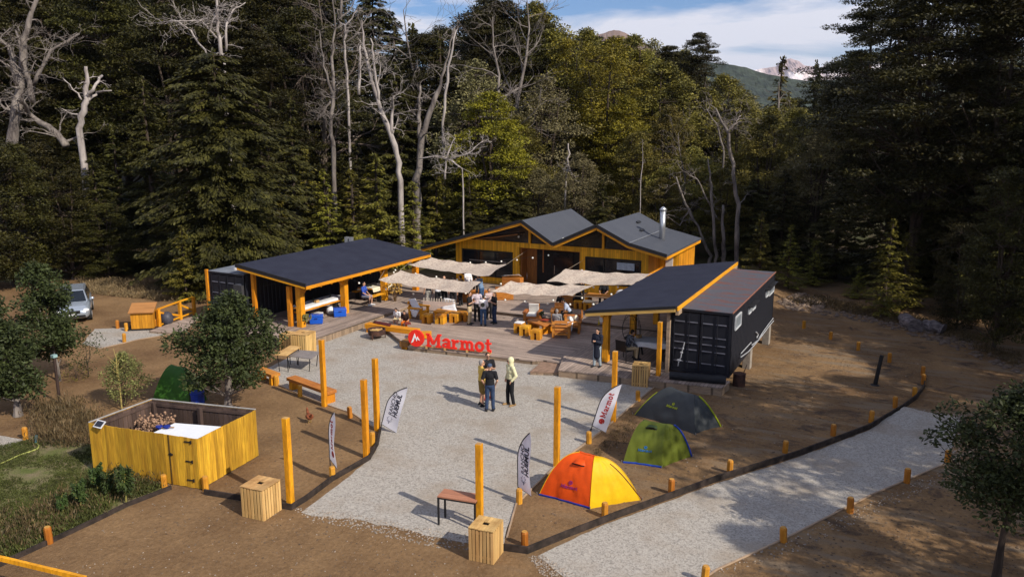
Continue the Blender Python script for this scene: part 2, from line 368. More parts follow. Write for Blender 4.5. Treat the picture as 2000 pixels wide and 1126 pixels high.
plaza = [(588, 1000), (650, 954), (724, 897), (740, 868), (743, 845), (690, 808), (638, 790), (580, 768), (538, 748), (500, 730), (560, 700), (590, 690), (620, 655), (720, 630), (800, 660), (900, 672), (1000, 685), (1100, 705), (1290, 735), (1283, 752), (1180, 838), (1090, 905), (1008, 985), (990, 1030), (985, 1062), (930, 1062), (850, 1048), (780, 1030), (700, 1014)]
struct(flat('gravel_plaza', plaza, GRAVEL, .006, soft=(24, 25, 26, 27, 28), seed=3))
path = [(1050, 1085), (1120, 1052), (1200, 1017), (1300, 980), (1400, 943), (1500, 912), (1560, 892), (1640, 862), (1700, 838), (1765, 802), (1875, 822), (1850, 903), (1700, 965), (1530, 1052), (1400, 1110), (1330, 1160), (1150, 1160), (1080, 1110)]
struct(flat('gravel_path', path, GRAVEL, .005, soft=(9, 15, 16, 17), seed=5))
struct(flat('gravel_patch', [(160, 672), (185, 642), (245, 640), (300, 646), (345, 650), (270, 662), (195, 680)], GRAVEL, .005, seed=6))
struct(flat('gravel_strip', [(-40, 880), (-40, 850), (0, 850), (52, 858), (20, 872)], GRAVEL, .005, seed=7))
faint = mat('scattered gravel', (.30, .24, .18), .95, .1, 22, bump=.5, col2=(.20, .13, .08), ramp=(.50, .66))
pass
LAWN = mat('short grass', (.085, .10, .022), .95, .3, 1.4, bump=.6, col2=(.17, .135, .075), fine=(30, .35), ramp=(.38, .6), bscale=25)
struct(flat('lawn', [(-60, 1140), (-60, 885), (20, 872), (60, 850), (182, 868), (182, 920), (325, 955), (260, 985), (180, 1020), (90, 1060), (0, 1100)], LAWN, .007, seed=11))
struct(flat('far_grass', [(-60, 545), (-60, 528), (60, 528), (110, 534), (95, 546), (20, 552)], LAWN, .01, seed=12, step=1))

# kerbs: boards on edge along the beds
KERB = mat('dark kerb board', (.055, .04, .034), .85, .25, 4, (1, 1, 1), .2, col2=(.02, .016, .014), spec=.15)
def kerb(label, pix, h=.17, th=.05, m=KERB, group=None, z0=-.02):
    P = [G(*p) for p in pix]; root = thing('kerb_board', label, 'kerb', P[0], 0, group)
    for i in range(len(P) - 1):
        a, b = P[i] - P[0], P[i + 1] - P[0]; d = (b - a).normalized() * th * .2
        o = MB().beam(a - d + Vector((0, 0, h / 2 + z0 + .004 * (i % 2))), b + d + Vector((0, 0, h / 2 + z0 + .004 * (i % 2))), th, h).build('board', m, root)
    return root
kerb('long dark timber kerb curving between the tent bed and the gravel path', [(985, 1074), (1030, 1080), (1110, 1047), (1200, 1012), (1300, 976), (1400, 939), (1500, 908), (1560, 889), (1640, 859), (1700, 836), (1735, 815), (1765, 797), (1790, 778), (1805, 757), (1807, 738)], .2)
kerb('dark timber kerb around the bed with the plain and feather flag posts', [(400, 965), (480, 978), (569, 995), (600, 976), (650, 938), (722, 897), (738, 868), (743, 843)], .18)
kerb('low thin board edging between plaza gravel and the sloping dirt with the bench', [(743, 843), (690, 808), (636, 790), (580, 768), (535, 748), (490, 718)], .05, .04, PALE2)
kerb('low thin board edging between plaza gravel and the tent bed', [(990, 1050), (1008, 985), (1090, 905), (1180, 838), (1283, 752)], .06, .04, PALE2)
kerb('dark timber kerb running from the enclosure gate past the weeds', [(334, 955), (250, 988), (180, 1022), (90, 1064), (0, 1106), (-60, 1130)], .14)
kerb('thin board edging on the lower side of the gravel path', [(1330, 1160), (1400, 1112), (1530, 1053), (1700, 967), (1850, 904), (1900, 880)], .05, .04, PALE2)
kerb('thin edging along the small far gravel patch near the car', [(195, 681), (270, 663), (345, 651)], .05, .04, PALE2)

# ------------------------------------------------------------------ far hills and mountains
def ridge(name, prof, d, m, base_y=250, depth=.25, seed=0, rough=.02):
    """a real mountain ridge at distance d: its crest follows prof (photo columns / rows)"""
    mb = MB(); n = len(prof); rows = 30; k = 14; cols = (n - 1) * k + 1
    vs = []
    for j in range(rows):
        v = j / (rows - 1)
        for i in range(cols):
            s = i / k; a = min(int(s), n - 2); f = s - a
            px = prof[a][0] * (1 - f) + prof[a + 1][0] * f; py = prof[a][1] * (1 - f) + prof[a + 1][1] * f
            zt = ztop(from_cam((px - 1000) / F * d, d), py)
            dd = d * (1 - depth * (1 - v)); z = -20 + (zt + 20) * v ** 1.25
            x, y = from_cam((px - 1000) / F * d, dd)
            q = Vector((x, y, z)); amp = rough * d * (v * 1.4 if v < .97 else .25)
            z -= abs(noise.fractal(q * (22 / d) + Vector((seed, 0, 0)), .8, 2.1, 7)) * amp
            vs.append((x, y, z))
    fs = [(j * cols + i, j * cols + i + 1, (j + 1) * cols + i + 1, (j + 1) * cols + i) for j in range(rows - 1) for i in range(cols - 1)]
    b0 = len(vs); 
    for i in range(cols):                        # back slope
        x, y, z = vs[(rows - 1) * cols + i]; vs.append((x * (1 + depth), y * (1 + depth), -20))
    fs += [((rows - 1) * cols + i, (rows - 1) * cols + i + 1, b0 + i + 1, b0 + i) for i in range(cols - 1)]
    mb.add(vs, fs); o = struct(mb.build(name, m, smooth=False)); return o
HILLM = mat('distant forest', (.034, .044, .030), .95, .3, .02, bump=1, col2=(.018, .026, .022), fine=(.09, .5))
SNOWM = mat('distant rock and snow', (.90, .80, .78), .95, .1, .0016, col2=(.36, .27, .27), detail=10, ramp=(.46, .54))
BROWNM = mat('distant brown rock', (.26, .17, .13), .95, .2, .004, col2=(.13, .09, .08), detail=9)
ridge('mountain', [(1300, 160), (1400, 150), (1440, 142), (1470, 134), (1497, 130), (1510, 117), (1525, 114), (1540, 119), (1552, 128), (1580, 131), (1592, 126), (1608, 124), (1625, 130), (1650, 124), (1700, 118), (1800, 125), (1900, 118), (2100, 130)], 6500, SNOWM, seed=3, rough=.008)
ridge('mountain', [(1000, 150), (1080, 90), (1140, 72), (1172, 64), (1190, 58), (1202, 59), (1222, 68), (1250, 84), (1290, 110), (1330, 150), (1400, 200)], 3200, BROWNM, seed=5, rough=.01)
ridge('forested_hill', [(1150, 140), (1250, 120), (1330, 116), (1400, 124), (1440, 131), (1480, 143), (1520, 152), (1560, 158), (1640, 155), (1720, 140), (1800, 130), (1900, 118), (2100, 100)], 1500, HILLM, seed=8, rough=.006)
def PA(px, py, a):
    A, B, C = ray(px, py); t = a / A; return Vector((a, B * t, H + C * t))
def PB(px, py, b):
    A, B, C = ray(px, py); t = b / B; return Vector((A * t, b, H + C * t))

# ------------------------------------------------------------------ decks
DECKX = planks_mat('grey deck boards', (.42, .325, .265), (.25, .19, .155), .14, 'x', .8, .10, .35, .3)
DECKY = planks_mat('grey deck boards lengthwise', (.39, .30, .245), (.23, .175, .145), .14, 'y', .8, .10, .35, .3)
SKIRT = planks_mat('deck skirt boards', (.36, .26, .17), (.20, .14, .10), .10, 'x', .85, .1, .4, .3)
def deck(label, poly, z, m, h=.2, skirt=SKIRT):
    root = thing('wooden_deck', label, 'deck')
    a = MB().prism(poly, z - .05, z).build('deck_boards', m, root)
    c = (sum(p[0] for p in poly) / len(poly), sum(p[1] for p in poly) / len(poly))
    q = [(c[0] + (p[0] - c[0]) * .993, c[1] + (p[1] - c[1]) * .993) for p in poly]
    MB().prism(q, z - .05 - h, z - .053).build('skirt', skirt, root)
    return based(root, (poly[0][0], poly[0][1], z - .05 - h))
lowfront = [tuple(G(797, 676, .2)[:2]), tuple(G(1040, 703, .2)[:2]), tuple(G(1062, 703, .2)[:2])]
deck('broad lower deck of grey boards with the lounge furniture on it', [(-22.9, 31.2)] + lowfront + [(-12.9, 29.75), (-8.6, 30.3), (-8.6, 36.3), (-24.3, 36.3), (-24.3, 32.3)], .2, DECKX)
deck('upper deck of grey boards in front of the cabin', [(-24.3, 36.32), (-8.62, 36.32), (-8.62, 42.9), (-12, 46), (-26.2, 46), (-26.2, 40.6), (-24.3, 40.6)], .35, DECKX, .35)
deck('deck of lengthwise boards under the left lean-to shed', [(-24.35, 26.9), (-24.32, 40.58), (-29.58, 40.58), (-29.58, 28.4), (-27.0, 26.4)], .35, DECKY, .33)
o = deck('deck under the right lean-to shed, its front edge on the plaza', [(-12.44, 28.53), (-6.0, 29.26), (-5.9, 30.2), (-8.5, 30.35), (-8.5, 36.2), (-12.2, 36.2), (-13.0, 30.4), (-12.7, 29.4)], .31, DECKY, .3)
o = deck('small low brown landing step beside the plaza', [tuple(G(1035, 726, .12)[:2]), tuple(G(1092, 728, .12)[:2]), tuple(G(1105, 708, .12)[:2]), tuple(G(1062, 704, .12)[:2])], .14, mat('brown board', (.30, .19, .13), .85, .2, 5, (1, 1, 1), .1), .12)
for i, (px, py) in enumerate([(1408, 760), (1340, 752), (1093, 730)]):
    pass

# ------------------------------------------------------------------ cabin
YWALL = planks_mat('yellow wall boards', (.84, .43, .020), (.68, .30, .012), .12, 'z', .6, .08, .5, .3)
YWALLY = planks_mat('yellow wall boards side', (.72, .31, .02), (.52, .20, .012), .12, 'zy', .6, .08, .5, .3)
ROOFRIB = planks_mat('ribbed grey roof sheet', (.075, .08, .095), (.058, .063, .078), .28, 'x', .5, .12, .65, .06)
GLASS = mat('dark window glass', (.012, .014, .017), .12, .05, spec=.5)
FRAME = mat('black window frame', (.012, .012, .012), .5, .05)
cab = thing('cabin', 'yellow timber cabin with zigzag grey metal roof at the back of the deck', 'cabin')
prof = [(-27.7, 2.50), (-20.69, 4.56), (-18.64, 3.32), (-15.99, 4.55), (-14.08, 3.64), (-11.89, 3.14)]
mb = MB(); y0, y1 = 41.75, 49.3
for i in range(5):
    (xa, za), (xb, zb) = prof[i], prof[i + 1]; t = .10
    v = [(xa, y0, za), (xb, y0, zb), (xb, y1, zb), (xa, y1, za)]; v += [(a, b, c - t) for a, b, c in v]
    mb.add(v, [(0, 1, 2, 3), (7, 6, 5, 4), (0, 4, 5, 1), (2, 6, 7, 3)] + ([(3, 7, 4, 0)] if i == 0 else []) + ([(1, 5, 6, 2)] if i == 4 else []))
mb.build('roof', ROOFRIB, cab)
mb = MB()
for i in range(5):
    (xa, za), (xb, zb) = prof[i], prof[i + 1]; mb.beam((xa, y0 + .06, za - .20), (xb, y0 + .06, zb - .20), .06, .17)
mb.beam((prof[5][0] - .04, y0 + .1, prof[5][1] - .19), (prof[5][0] - .04, y1 - .1, prof[5][1] - .19), .06, .16)
mb.build('fascia', STAINH, cab)
mb = MB()
for i in range(5):
    (xa, za), (xb, zb) = prof[i], prof[i + 1]; mb.beam((xa, y0 - .012, za - .04), (xb, y0 - .012, zb - .04), .03, .19)
mb.build('roof_flashing', BLACK, cab)
for i, yy in enumerate([43.4, 45.2, 47.0, 48.8]):
    MB().beam((-12.6, yy, 3.10), (-11.99, yy, 2.96), .07, .10).build('rafter_tail', STAINH, cab)
def wallbox(x0, x1, z0, z1, y=43.0, th=.14, m=YWALL, name='wall'):
    return MB().box(((x0 + x1) / 2, y + th / 2, (z0 + z1) / 2), (x1 - x0, th, z1 - z0)).build(name, m, cab)
mb = MB()
for x0, x1, z0, z1 in [(-25.9, -13.3, 2.75, 3.04), (-25.9, -25.45, .35, 2.75), (-25.45, -21.85, .35, .75), (-25.45, -21.85, 2.42, 2.75), (-21.85, -21.42, .35, 2.75),
                       (-17.44, -17.1, .35, 2.75), (-17.1, -13.7, .35, .95), (-17.1, -13.7, 2.52, 2.75), (-13.7, -13.3, .35, 2.75)]:
    mb.box(((x0 + x1) / 2, 43.07, (z0 + z1) / 2), (x1 - x0, .14, z1 - z0))
mb.build('wall', YWALL, cab)
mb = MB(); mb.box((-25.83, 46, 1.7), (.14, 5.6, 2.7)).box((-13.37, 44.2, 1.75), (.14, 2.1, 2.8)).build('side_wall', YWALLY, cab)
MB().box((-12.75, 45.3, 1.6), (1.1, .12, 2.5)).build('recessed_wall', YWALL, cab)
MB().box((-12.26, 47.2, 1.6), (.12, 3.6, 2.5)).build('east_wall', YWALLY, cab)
MB().box((-12.72, 45.22, 1.5), (.42, .05, 2.1)).build('white_door', WHITE, cab)
MB().box((-19.2, 48.95, 1.65), (13.3, .1, 2.6)).build('rear_wall', YWALL, cab)
pan = MB().add([(-24.6, 43.05, 3.05), (-13.4, 43.05, 3.05), (-13.4, 43.05, 3.36), (-14.08, 43.05, 3.52), (-15.99, 43.05, 4.43), (-18.64, 43.05, 3.2), (-20.69, 43.05, 4.44), (-24.6, 43.05, 3.28)],
               [tuple(range(8))]).build('gable_glazing', GLASS, cab)
mb = MB()
for x, z in [(-20.69, 4.4), (-15.99, 4.4), (-18.64, 3.2)]: mb.box((x, 42.97, (3.04 + z) / 2), (.13, .13, z - 3.04))
mb.build('gable_post', STAIN, cab)
MB().tube([(-24.3, 42.8, 3.12), (-23, 42.6, 3.32), (-21.3, 42.5, 3.62)], .045, 6).build('curved_branch', mat('brown branch', (.28, .12, .04)), cab)
def window(root, x0, x1, z0, z1, y, cols, name='window'):
    f = MB(); t = .07
    f.box(((x0 + x1) / 2, y, z0 + t / 2), (x1 - x0, .09, t)); f.box(((x0 + x1) / 2, y, z1 - t / 2), (x1 - x0, .09, t))
    for i in range(cols + 1):
        x = x0 + t / 2 + (x1 - x0 - t) * i / cols; f.box((x, y, (z0 + z1) / 2), (t * .96, .086, z1 - z0 - 2 * t))
    fo = f.build(name, FRAME, root)
    MB().box(((x0 + x1) / 2, y + .02, (z0 + z1) / 2), (x1 - x0 - t, .015, z1 - z0 - t)).build('pane', GLASS, fo); return fo
window(cab, -25.43, -21.87, .76, 2.41, 43.0, 3)
wr = window(cab, -17.09, -13.71, .96, 2.51, 43.0, 3)
wb = MB().box((-14.6, 42.93, 2.12), (1.05, .02, .42)).build('menu_board', mat('pale board', (.42, .48, .55), .5), cab)
# things seen inside the left window: shelf with pale goods
MB().box((-23.6, 42.965, 1.75), (2.6, .02, .05)).box((-23.9, 42.965, 1.28), (2.2, .02, .04)).build('shelf', mat('shelf', (.25, .22, .2)), cab)
mb = MB(); mb.box((-19.43, 44.0, 1.55), (4.0, .1, 2.4)); mb.build('entry_back_wall', DARK, cab)
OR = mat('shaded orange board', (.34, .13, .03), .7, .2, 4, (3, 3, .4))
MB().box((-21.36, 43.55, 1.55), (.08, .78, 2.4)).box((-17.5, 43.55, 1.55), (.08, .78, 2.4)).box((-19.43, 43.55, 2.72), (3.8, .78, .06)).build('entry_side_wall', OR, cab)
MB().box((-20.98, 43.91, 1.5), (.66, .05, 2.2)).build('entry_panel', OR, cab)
dd = MB().box((-18.9, 43.92, 1.45), (1.3, .05, 2.1)).build('glass_door', GLASS, cab)
MB().box((-19.45, 43.87, 1.4), (.03, .04, .5)).build('handle', mat('steel', (.5, .5, .52), .3, metal=1), dd)
MB().tube([(-19.9, 43.2, 1.3), (-19.9, 43.2, 2.69)], .04, 6).build('entry_post', OR, cab)
for q in (PB(1208, 466, 42.9), PB(1100, 466, 42.9), PB(1013, 462, 42.9)): MB().ell(q, .07, nu=10, nv=8).build('globe_lamp', mat('white globe', (.8, .78, .7), .3), cab, True)
# flue
STEEL = mat('bright steel', (.55, .56, .58), .35, .06, metal=.8)
cq = G(1293, 467, 3.45); CX, CY = cq.x, cq.y
ch = MB().tube([(CX, CY, 3.2), (CX, CY, 5.15)], .17, 16).build('chimney', STEEL, cab, True)
MB().tube([(CX, CY, 5.15), (CX, CY, 5.2), (CX, CY, 5.36)], [.2, .24, .05], 16).build('chimney_cap', STEEL, ch, True)
MB().box((-15.2, 46.9, 4.235), (.16, .6, .05), M=Matrix.Rotation(R(25.5), 3, 'Y')).box((-14.55, 45.6, 3.925), (.16, .6, .05), M=Matrix.Rotation(R(25.5), 3, 'Y')).build('roof_bracket', BLACK, cab)
MB().beam((-14.08, 41.8, 3.655), (-14.08, 49.2, 3.655), .14, .02).build('roof_seam', STEEL, cab)
based(cab, (-19.4, 43, .35))

# ------------------------------------------------------------------ shipping containers
def container(label, x0, x1, ya, yb, z0, z1, doors=True, roofm=None):
    root = thing('shipping_container', label, 'container'); NAVY = mat('black container paint', (.011, .012, .019), .6, .1, 3, spec=.3)
    def side(x, s):
        mb = MB(); n = int((yb - ya) / .28); vs = []
        for i in range(n + 1):
            y = ya + (yb - ya) * i / n
            for k, (f, dpt) in enumerate([(0, 0), (.25, 0), (.38, 1), (.72, 1), (.86, 0)]):
                yy = min(yb, y + f * (yb - ya) / n); vs += [(x - s * .035 * dpt, yy, z0 + .12), (x - s * .035 * dpt, yy, z1 - .08)]
                if i == n: break
        m = len(vs) // 2; mb.add(vs, [(2 * i, 2 * i + 2, 2 * i + 3, 2 * i + 1) if s > 0 else (2 * i + 1, 2 * i + 3, 2 * i + 2, 2 * i) for i in range(m - 1)])
        return mb
    a = side(x1, 1); b = side(x0, -1); a.add(b.v, b.f); a.box(((x0 + x1) / 2, yb, (z0 + z1) / 2), (x1 - x0 - .1, .04, z1 - z0 - .1)); a.build('side_panel', NAVY, root)
    fr = MB(); e = .11
    for x in (x0 + e / 2, x1 - e / 2):
        for y in (ya + e / 2, yb - e / 2): fr.box((x, y, (z0 + z1) / 2), (e, e, z1 - z0 - .004))
        for z in (z0 + .07, z1 - .045): fr.box((x, (ya + yb) / 2, z), (e - .01, yb - ya - 2 * e, .13 if z < z0 + 1 else .09))
    for y in (ya + e / 2, yb - e / 2):
        for z in (z0 + .07, z1 - .045): fr.box(((x0 + x1) / 2, y, z), (x1 - x0 - 2 * e, e - .01, .12 if z < z0 + 1 else .09))
    fr.build('frame', NAVY, root)
    MB().box(((x0 + x1) / 2, (ya + yb) / 2, z1 + .012), (x1 - x0 + .02, yb - ya + .02, .02)).build('roof', roofm or NAVY, root)
    if doors:
        for k in (0, 1):
            cx = x0 + e + (x1 - x0 - 2 * e) * (.25 + .5 * k); wd = (x1 - x0 - 2 * e) / 2 - .03
            d = MB().box((cx, ya + .06, (z0 + z1) / 2), (wd, .05, z1 - z0 - .28)).build('door', NAVY, root)
            rb = MB()
            for zz in (.16, .40, .53, .65, .87):
                for q in (-1, 1): rb.box((cx + q * wd * .24, ya + .028, z1 - .15 - zz * (z1 - z0 - .3)), (wd * .38, .045, .045), M=Matrix.Rotation(R(-30), 3, 'X'))
            rb.build('pressed_rib', mat('grey rib paint', (.10, .10, .125), .5, .2, 6), d)  # ribs coloured paler than the door
            lb = MB()
            for q in (-.42, .12): lb.tube([(cx + wd * q, ya + .0, z0 + .14), (cx + wd * q, ya + .0, z1 - .12)], .016, 6)
            lb.build('locking_bar', NAVY, d)
    return root
RUST = mat('rusted container roof', (.075, .08, .095), .6, .2, 1.6, (.6, 1.8, 1), .1, col2=(.14, .055, .04), detail=9, ramp=(.39, .53), fine=(18, .25))
cr = container('black shipping container on concrete pillars, rust patches on its roof', -8.45, -6.0, 30.4, 40.3, .35, 2.93, True, RUST)
MB().beam((-5.985, 30.4, 2.95), (-5.985, 40.3, 2.95), .03, .05).build('rusty_edge', mat('rusty edge', (.30, .13, .09), .8), cr)
WF = mat('white window frame', (.6, .62, .65), .5)
for (pa, pb, qa, qb) in [(1434.7, 1445.3, 618.5, 644), (1461, 1466, 600, 613), (1468, 1474, 593.5, 606), (1495, 1499.5, 567, 580), (1501, 1510, 560, 577)]:
    A = PA(pa, (qa + qb) / 2 + 1, -6.0); B = PA(pb, (qa + qb) / 2 - 1, -6.0); zt = PA(pa, qa + 2, -6.0).z; zb = PA(pa, qb, -6.0).z
    yc = (A.y + B.y) / 2; wd = B.y - A.y; hh = zt - zb; zc = (zt + zb) / 2
    f = MB()
    for s in (-1, 1): f.box((-5.97, yc + s * wd / 2, zc), (.05, .05, hh)).box((-5.97, yc, zc + s * hh / 2), (.048, wd - .05, .05))
    fo = f.build('window', WF, cr); MB().box((-5.985, yc, zc), (.02, wd, hh)).build('pane', mat('frosted glass', (.22, .25, .28), .3), fo)
    if pa > 1450: MB().box((-5.90, yc, zc + hh / 2 + .06), (.22, wd + .12, .03)).build('hood', BLACK, fo)
PW = mat("white plastic pipe", (.42, .43, .46), .5)
for k, pl in enumerate([[(1447, 697), (1447, 690), (1467, 668), (1468, 674), (1480, 664), (1490, 648), (1500, 634), (1510, 621)], [(1447, 697), (1462, 686), (1478, 668), (1492, 650), (1504, 634), (1511, 626)]]):
    MB().tube([PA(x, y, -5.93 + .04 * k) for x, y in pl], .022, 6).build('pipe', PW, cr)
MB().tube([PA(x, y, -5.93) for x, y in [(1477, 648), (1481, 653), (1478, 660)]], .03, 6).build('pipe', PW, cr)
based(cr, (-7.2, 35.3, .35))
CONC = mat('concrete', (.33, .29, .25), .9, .15, 5, bump=.2)
for i, (x, y, wd, lb) in enumerate([(-6.15, 34.95, .42, 'near concrete pillar carrying the black container'), (-6.15, 39.75, .42, 'far concrete pillar at the rear corner of the black container'), (-8.1, 38.5, .4, 'concrete pillar in the dark under the container')]):
    gzv = ground_z(x, y); o = MB().box((0, 0, (.35 - gzv) / 2), (wd * .8, wd, .35 - gzv)).build('concrete_pillar', CONC, bevel=.02); o.location = (x, y, gzv); tag(o, lb, 'pillar', 'pillars under the container')
cl = container('black container behind the left shed, yellow corner board at its end', -32.1, -29.65, 28.75, 40.8, .1, 2.72, True, mat('grey container roof', (.20, .22, .26), .5, .15, 1.5))
MB().box((-32.16, 28.72, 1.4), (.14, .12, 2.8)).build('corner_board', STAIN, cl)
MB().box((-29.9, 28.62, 1.75), (.55, .16, .9)).build('air_conditioner', mat('dark grey box', (.05, .05, .055), .5), cl)
based(cl, (-30.9, 34.8, .1))

# ------------------------------------------------------------------ lean-to sheds
def bracket(mb, x, y, z, dy=1, L=.45): mb.beam((x, y, z - L), (x, y + dy * L, z - .02), .09, .10)
sh = thing('open_shed', 'long open shed with black mono-pitch roof over the tables on the left', 'shed')
def slab(pts, t, name, m, root):
    v = [tuple(p) for p in pts] + [(p[0], p[1], p[2] - t) for p in pts]
    return MB().add(v, [(0, 1, 2, 3), (7, 6, 5, 4), (0, 4, 5, 1), (1, 5, 6, 2), (2, 6, 7, 3), (3, 7, 4, 0)]).build(name, m, root)
slab([(-25.65, 28.75, 2.60), (-25.65, 39.6, 2.60), (-30.1, 39.6, 3.22), (-30.1, 28.75, 3.22)], .10, 'roof', ROOF, sh)
MB().box((-25.64, 34.18, 2.42), (.05, 10.9, .15)).build('front_fascia', STAINH, sh)
MB().beam((-25.7, 28.70, 2.45), (-30.0, 28.70, 3.03), .05, .13).build('end_fascia', STAINH, sh)
mb = MB()
for i in range(14): mb.box((-25.74, 29.1 + i * .79, 2.32), (.1, .07, .1))
mb.build('rafter_end', STAINH, sh)
MB().beam((-26.4, 28.9, 2.42), (-26.4, 39.5, 2.42), .16, .18).build('eave_beam', STAINH, sh)
MB().beam((-29.6, 28.9, 2.92), (-29.6, 39.5, 2.92), .12, .16).build('rear_beam', STAINH, sh)
for y in (29.13, 32.47, 35.99, 39.13):
    mb = MB().box((-26.4, y, (.35 + 2.33) / 2), (.30, .30, 1.98)); bracket(mb, -26.4, y + .1, 2.33, 1)
    if y > 30: bracket(mb, -26.4, y - .1, 2.33, -1)
    mb.build('post', STAIN, sh)
MB().box((-26.95, 29.0, 1.35), (.2, .2, 2.0)).build('post', STAIN, sh)
MB().box((-29.25, 29.0, 1.6), (.18, .18, 2.5)).build('post', STAIN, sh)
MB().beam((-25.62, 28.69, 2.56), (-30.1, 28.69, 3.18), .05, .17).build('roof_flashing', BLACK, sh)
MB().box((-30.08, 28.7, 3.0), (.12, .14, .12)).build('flood_lamp', WHITE, sh)
MB().tube([(-28.6, 29.0, 2.2), (-28.6, 39.2, 2.2)], .02, 6).build('conduit', BLACK, sh)
based(sh, (-28, 34, .35))
sh = thing('open_shed', 'open shed with black sloping roof beside the black container on the right', 'shed')
slab([(-11.85, 29.85, 2.55), (-8.0, 29.75, 3.16), (-8.1, 41.5, 3.16), (-11.9, 41.5, 2.55)], .09, 'roof', ROOF, sh)
PALEY = mat('pale yellow timber', (.62, .40, .12), .6, .15, 3, (.3, .3, 3), .1, col2=(.48, .27, .06))
MB().beam((-11.8, 29.80, 2.40), (-8.05, 29.72, 2.99), .05, .13).build('end_fascia', PALEY, sh)
MB().beam((-11.85, 29.79, 2.51), (-8.03, 29.70, 3.115), .04, .11).build('roof_flashing', BLACK, sh)
MB().beam((-7.97, 29.75, 3.04), (-8.07, 41.45, 3.04), .05, .15).build('side_fascia', STAINH, sh)
MB().beam((-8.02, 29.9, 2.86), (-8.12, 41.4, 2.86), .12, .20).build('side_beam', PALE2, sh)
MB().beam((-11.15, 29.95, 2.4), (-11.15, 41.3, 2.4), .14, .16).build('eave_beam', STAINH, sh)
for y in (30.47, 34.0, 37.6, 41.1):
    mb = MB().box((-11.12, y, 1.34), (.26, .26, 2.0)); bracket(mb, -11.12, y + .1, 2.32, 1); mb.build('post', STAIN, sh)
MB().box((-8.42, 30.22, 1.6), (.13, .13, 2.58)).build('post', PALE2, sh)
MB().box((-8.75, 33.4, 1.5), (.08, 3.0, 2.3)).build('inner_wall', planks_mat('brown inner boards', (.14, .07, .03), (.06, .03, .015), .15, 'zy'), sh)
MB().tube([(-11.3, 30.3, 2.35), (-11.3, 30.3, 2.05)], [.05, .09], 10).build('lamp_shade', WHITE, sh)
MB().add([(-11.35, 30.32, 1.95), (-11.35, 30.05, 1.95), (-11.35, 30.2, 2.2)], [(0, 1, 2)]).build('warning_sign', mat('yellow sign', (.7, .6, .02)), sh)
based(sh, (-10, 35, .31))
# ------------------------------------------------------------------ posts and bollards
PW_ = .158
posts = [((568, 988), 2.5, 'tall square yellow post nearest the slatted crate on the left'), ((716, 893), 2.5, 'tall square yellow post at the corner of the left dirt bed'),
         ((737, 840), 2.5, 'tall square yellow post just left of the leaning white feather flag'), ((634, 793), 2.5, 'tall square yellow post at the end of the long plank bench'),
         ((937, 1030), 2.5, 'tall square yellow post behind the small black-legged table'), ((1087, 911), 2.5, 'tall square yellow post left of the orange and yellow tent'),
         ((1198, 822), 2.5, 'tall square yellow post right behind the lit white feather flag'), ((1285, 748), 2.5, 'tall square yellow post beside the crate at the right shed')]
for i, (p, h, lb) in enumerate(posts):
    q = G(*p); h = h if p != (937, 1030) else ztop(q, 866)
    root = thing('timber_post', lb, 'post', q, R([3, 5, -4, 2, 6, 0, 4, -3][i]), 'tall yellow posts around the plaza')
    MB().box((0, 0, h / 2), (PW_, PW_, h)).build('shaft', STAIN, root, bevel=.008)
    MB().box((0, 0, h + .004), (PW_ - .02, PW_ - .02, .008)).build('cut_end', PALE, root)
bol = [((650, 935), 'beside the foot of the narrow feather flag'), ((727, 869), 'half hidden right of the corner post'), ((684, 815), 'on the plaza edge above the brown hen'), ((586, 774), 'in front of the long plank bench'),
       ((540, 752), 'left end of the plank bench, under the tree branches'), ((402, 957), 'at the right corner of the plank enclosure'), ((321, 952), 'beside the gate of the plank enclosure'),
       ((97, 1060), 'rounded, alone among the weeds at bottom left'), ((50, 857), 'in dry brown weeds left of the enclosure'), ((243, 668), 'on the dirt in front of the wooden bin hut'), ((230, 641), 'left of the wooden bin hut'),
       ((247, 646), 'touching the front of the wooden bin hut'), ((306, 639), 'between the bin hut and the ramp railing'),
       ((1025, 1065), 'at the near corner of the tent bed'), ((1181, 1009), 'in front of the orange and yellow tent'), ((1311, 963), 'on the kerb below the green tent'), ((1425, 923), 'on the kerb below the grey tent'),
       ((1014, 982), 'at the foot of the shaded feather flag'), ((1150, 865), 'on the plaza edge behind the orange tent'), ((1246, 782), 'on the plaza edge below the slatted crate by the shed'),
       ((1533, 883), 'third along the kerb past the tents'), ((1627, 850), 'fourth along the kerb past the tents'), ((1701, 824), 'fifth along the kerb past the tents'), ((1748, 796), 'where the gravel path ends at the kerb'),
       ((1786, 775), 'where the kerb starts its bend'), ((1803, 750), 'at the bend end of the kerb'), ((1802, 732), 'just behind the last kerb bollard'), ((1737, 707), 'right of the leaning black stake'),
       ((1676, 684), 'on bare dirt, third from the black container'), ((1622, 662), 'on bare dirt, second from the black container'), ((1570, 641), 'on bare dirt nearest the black container'),
       ((1660, 1000), 'sunlit on the lower side of the gravel path'), ((1530, 1057), 'shaded on the lower side of the gravel path'), ((1771, 942), 'shaded, on the lower path edge left of the tree'), ((1850, 903), 'half behind the right foreground tree'),
       ((1376, 1136), 'cut off by the bottom of the picture')]
proto = None
rb = random.Random(4)
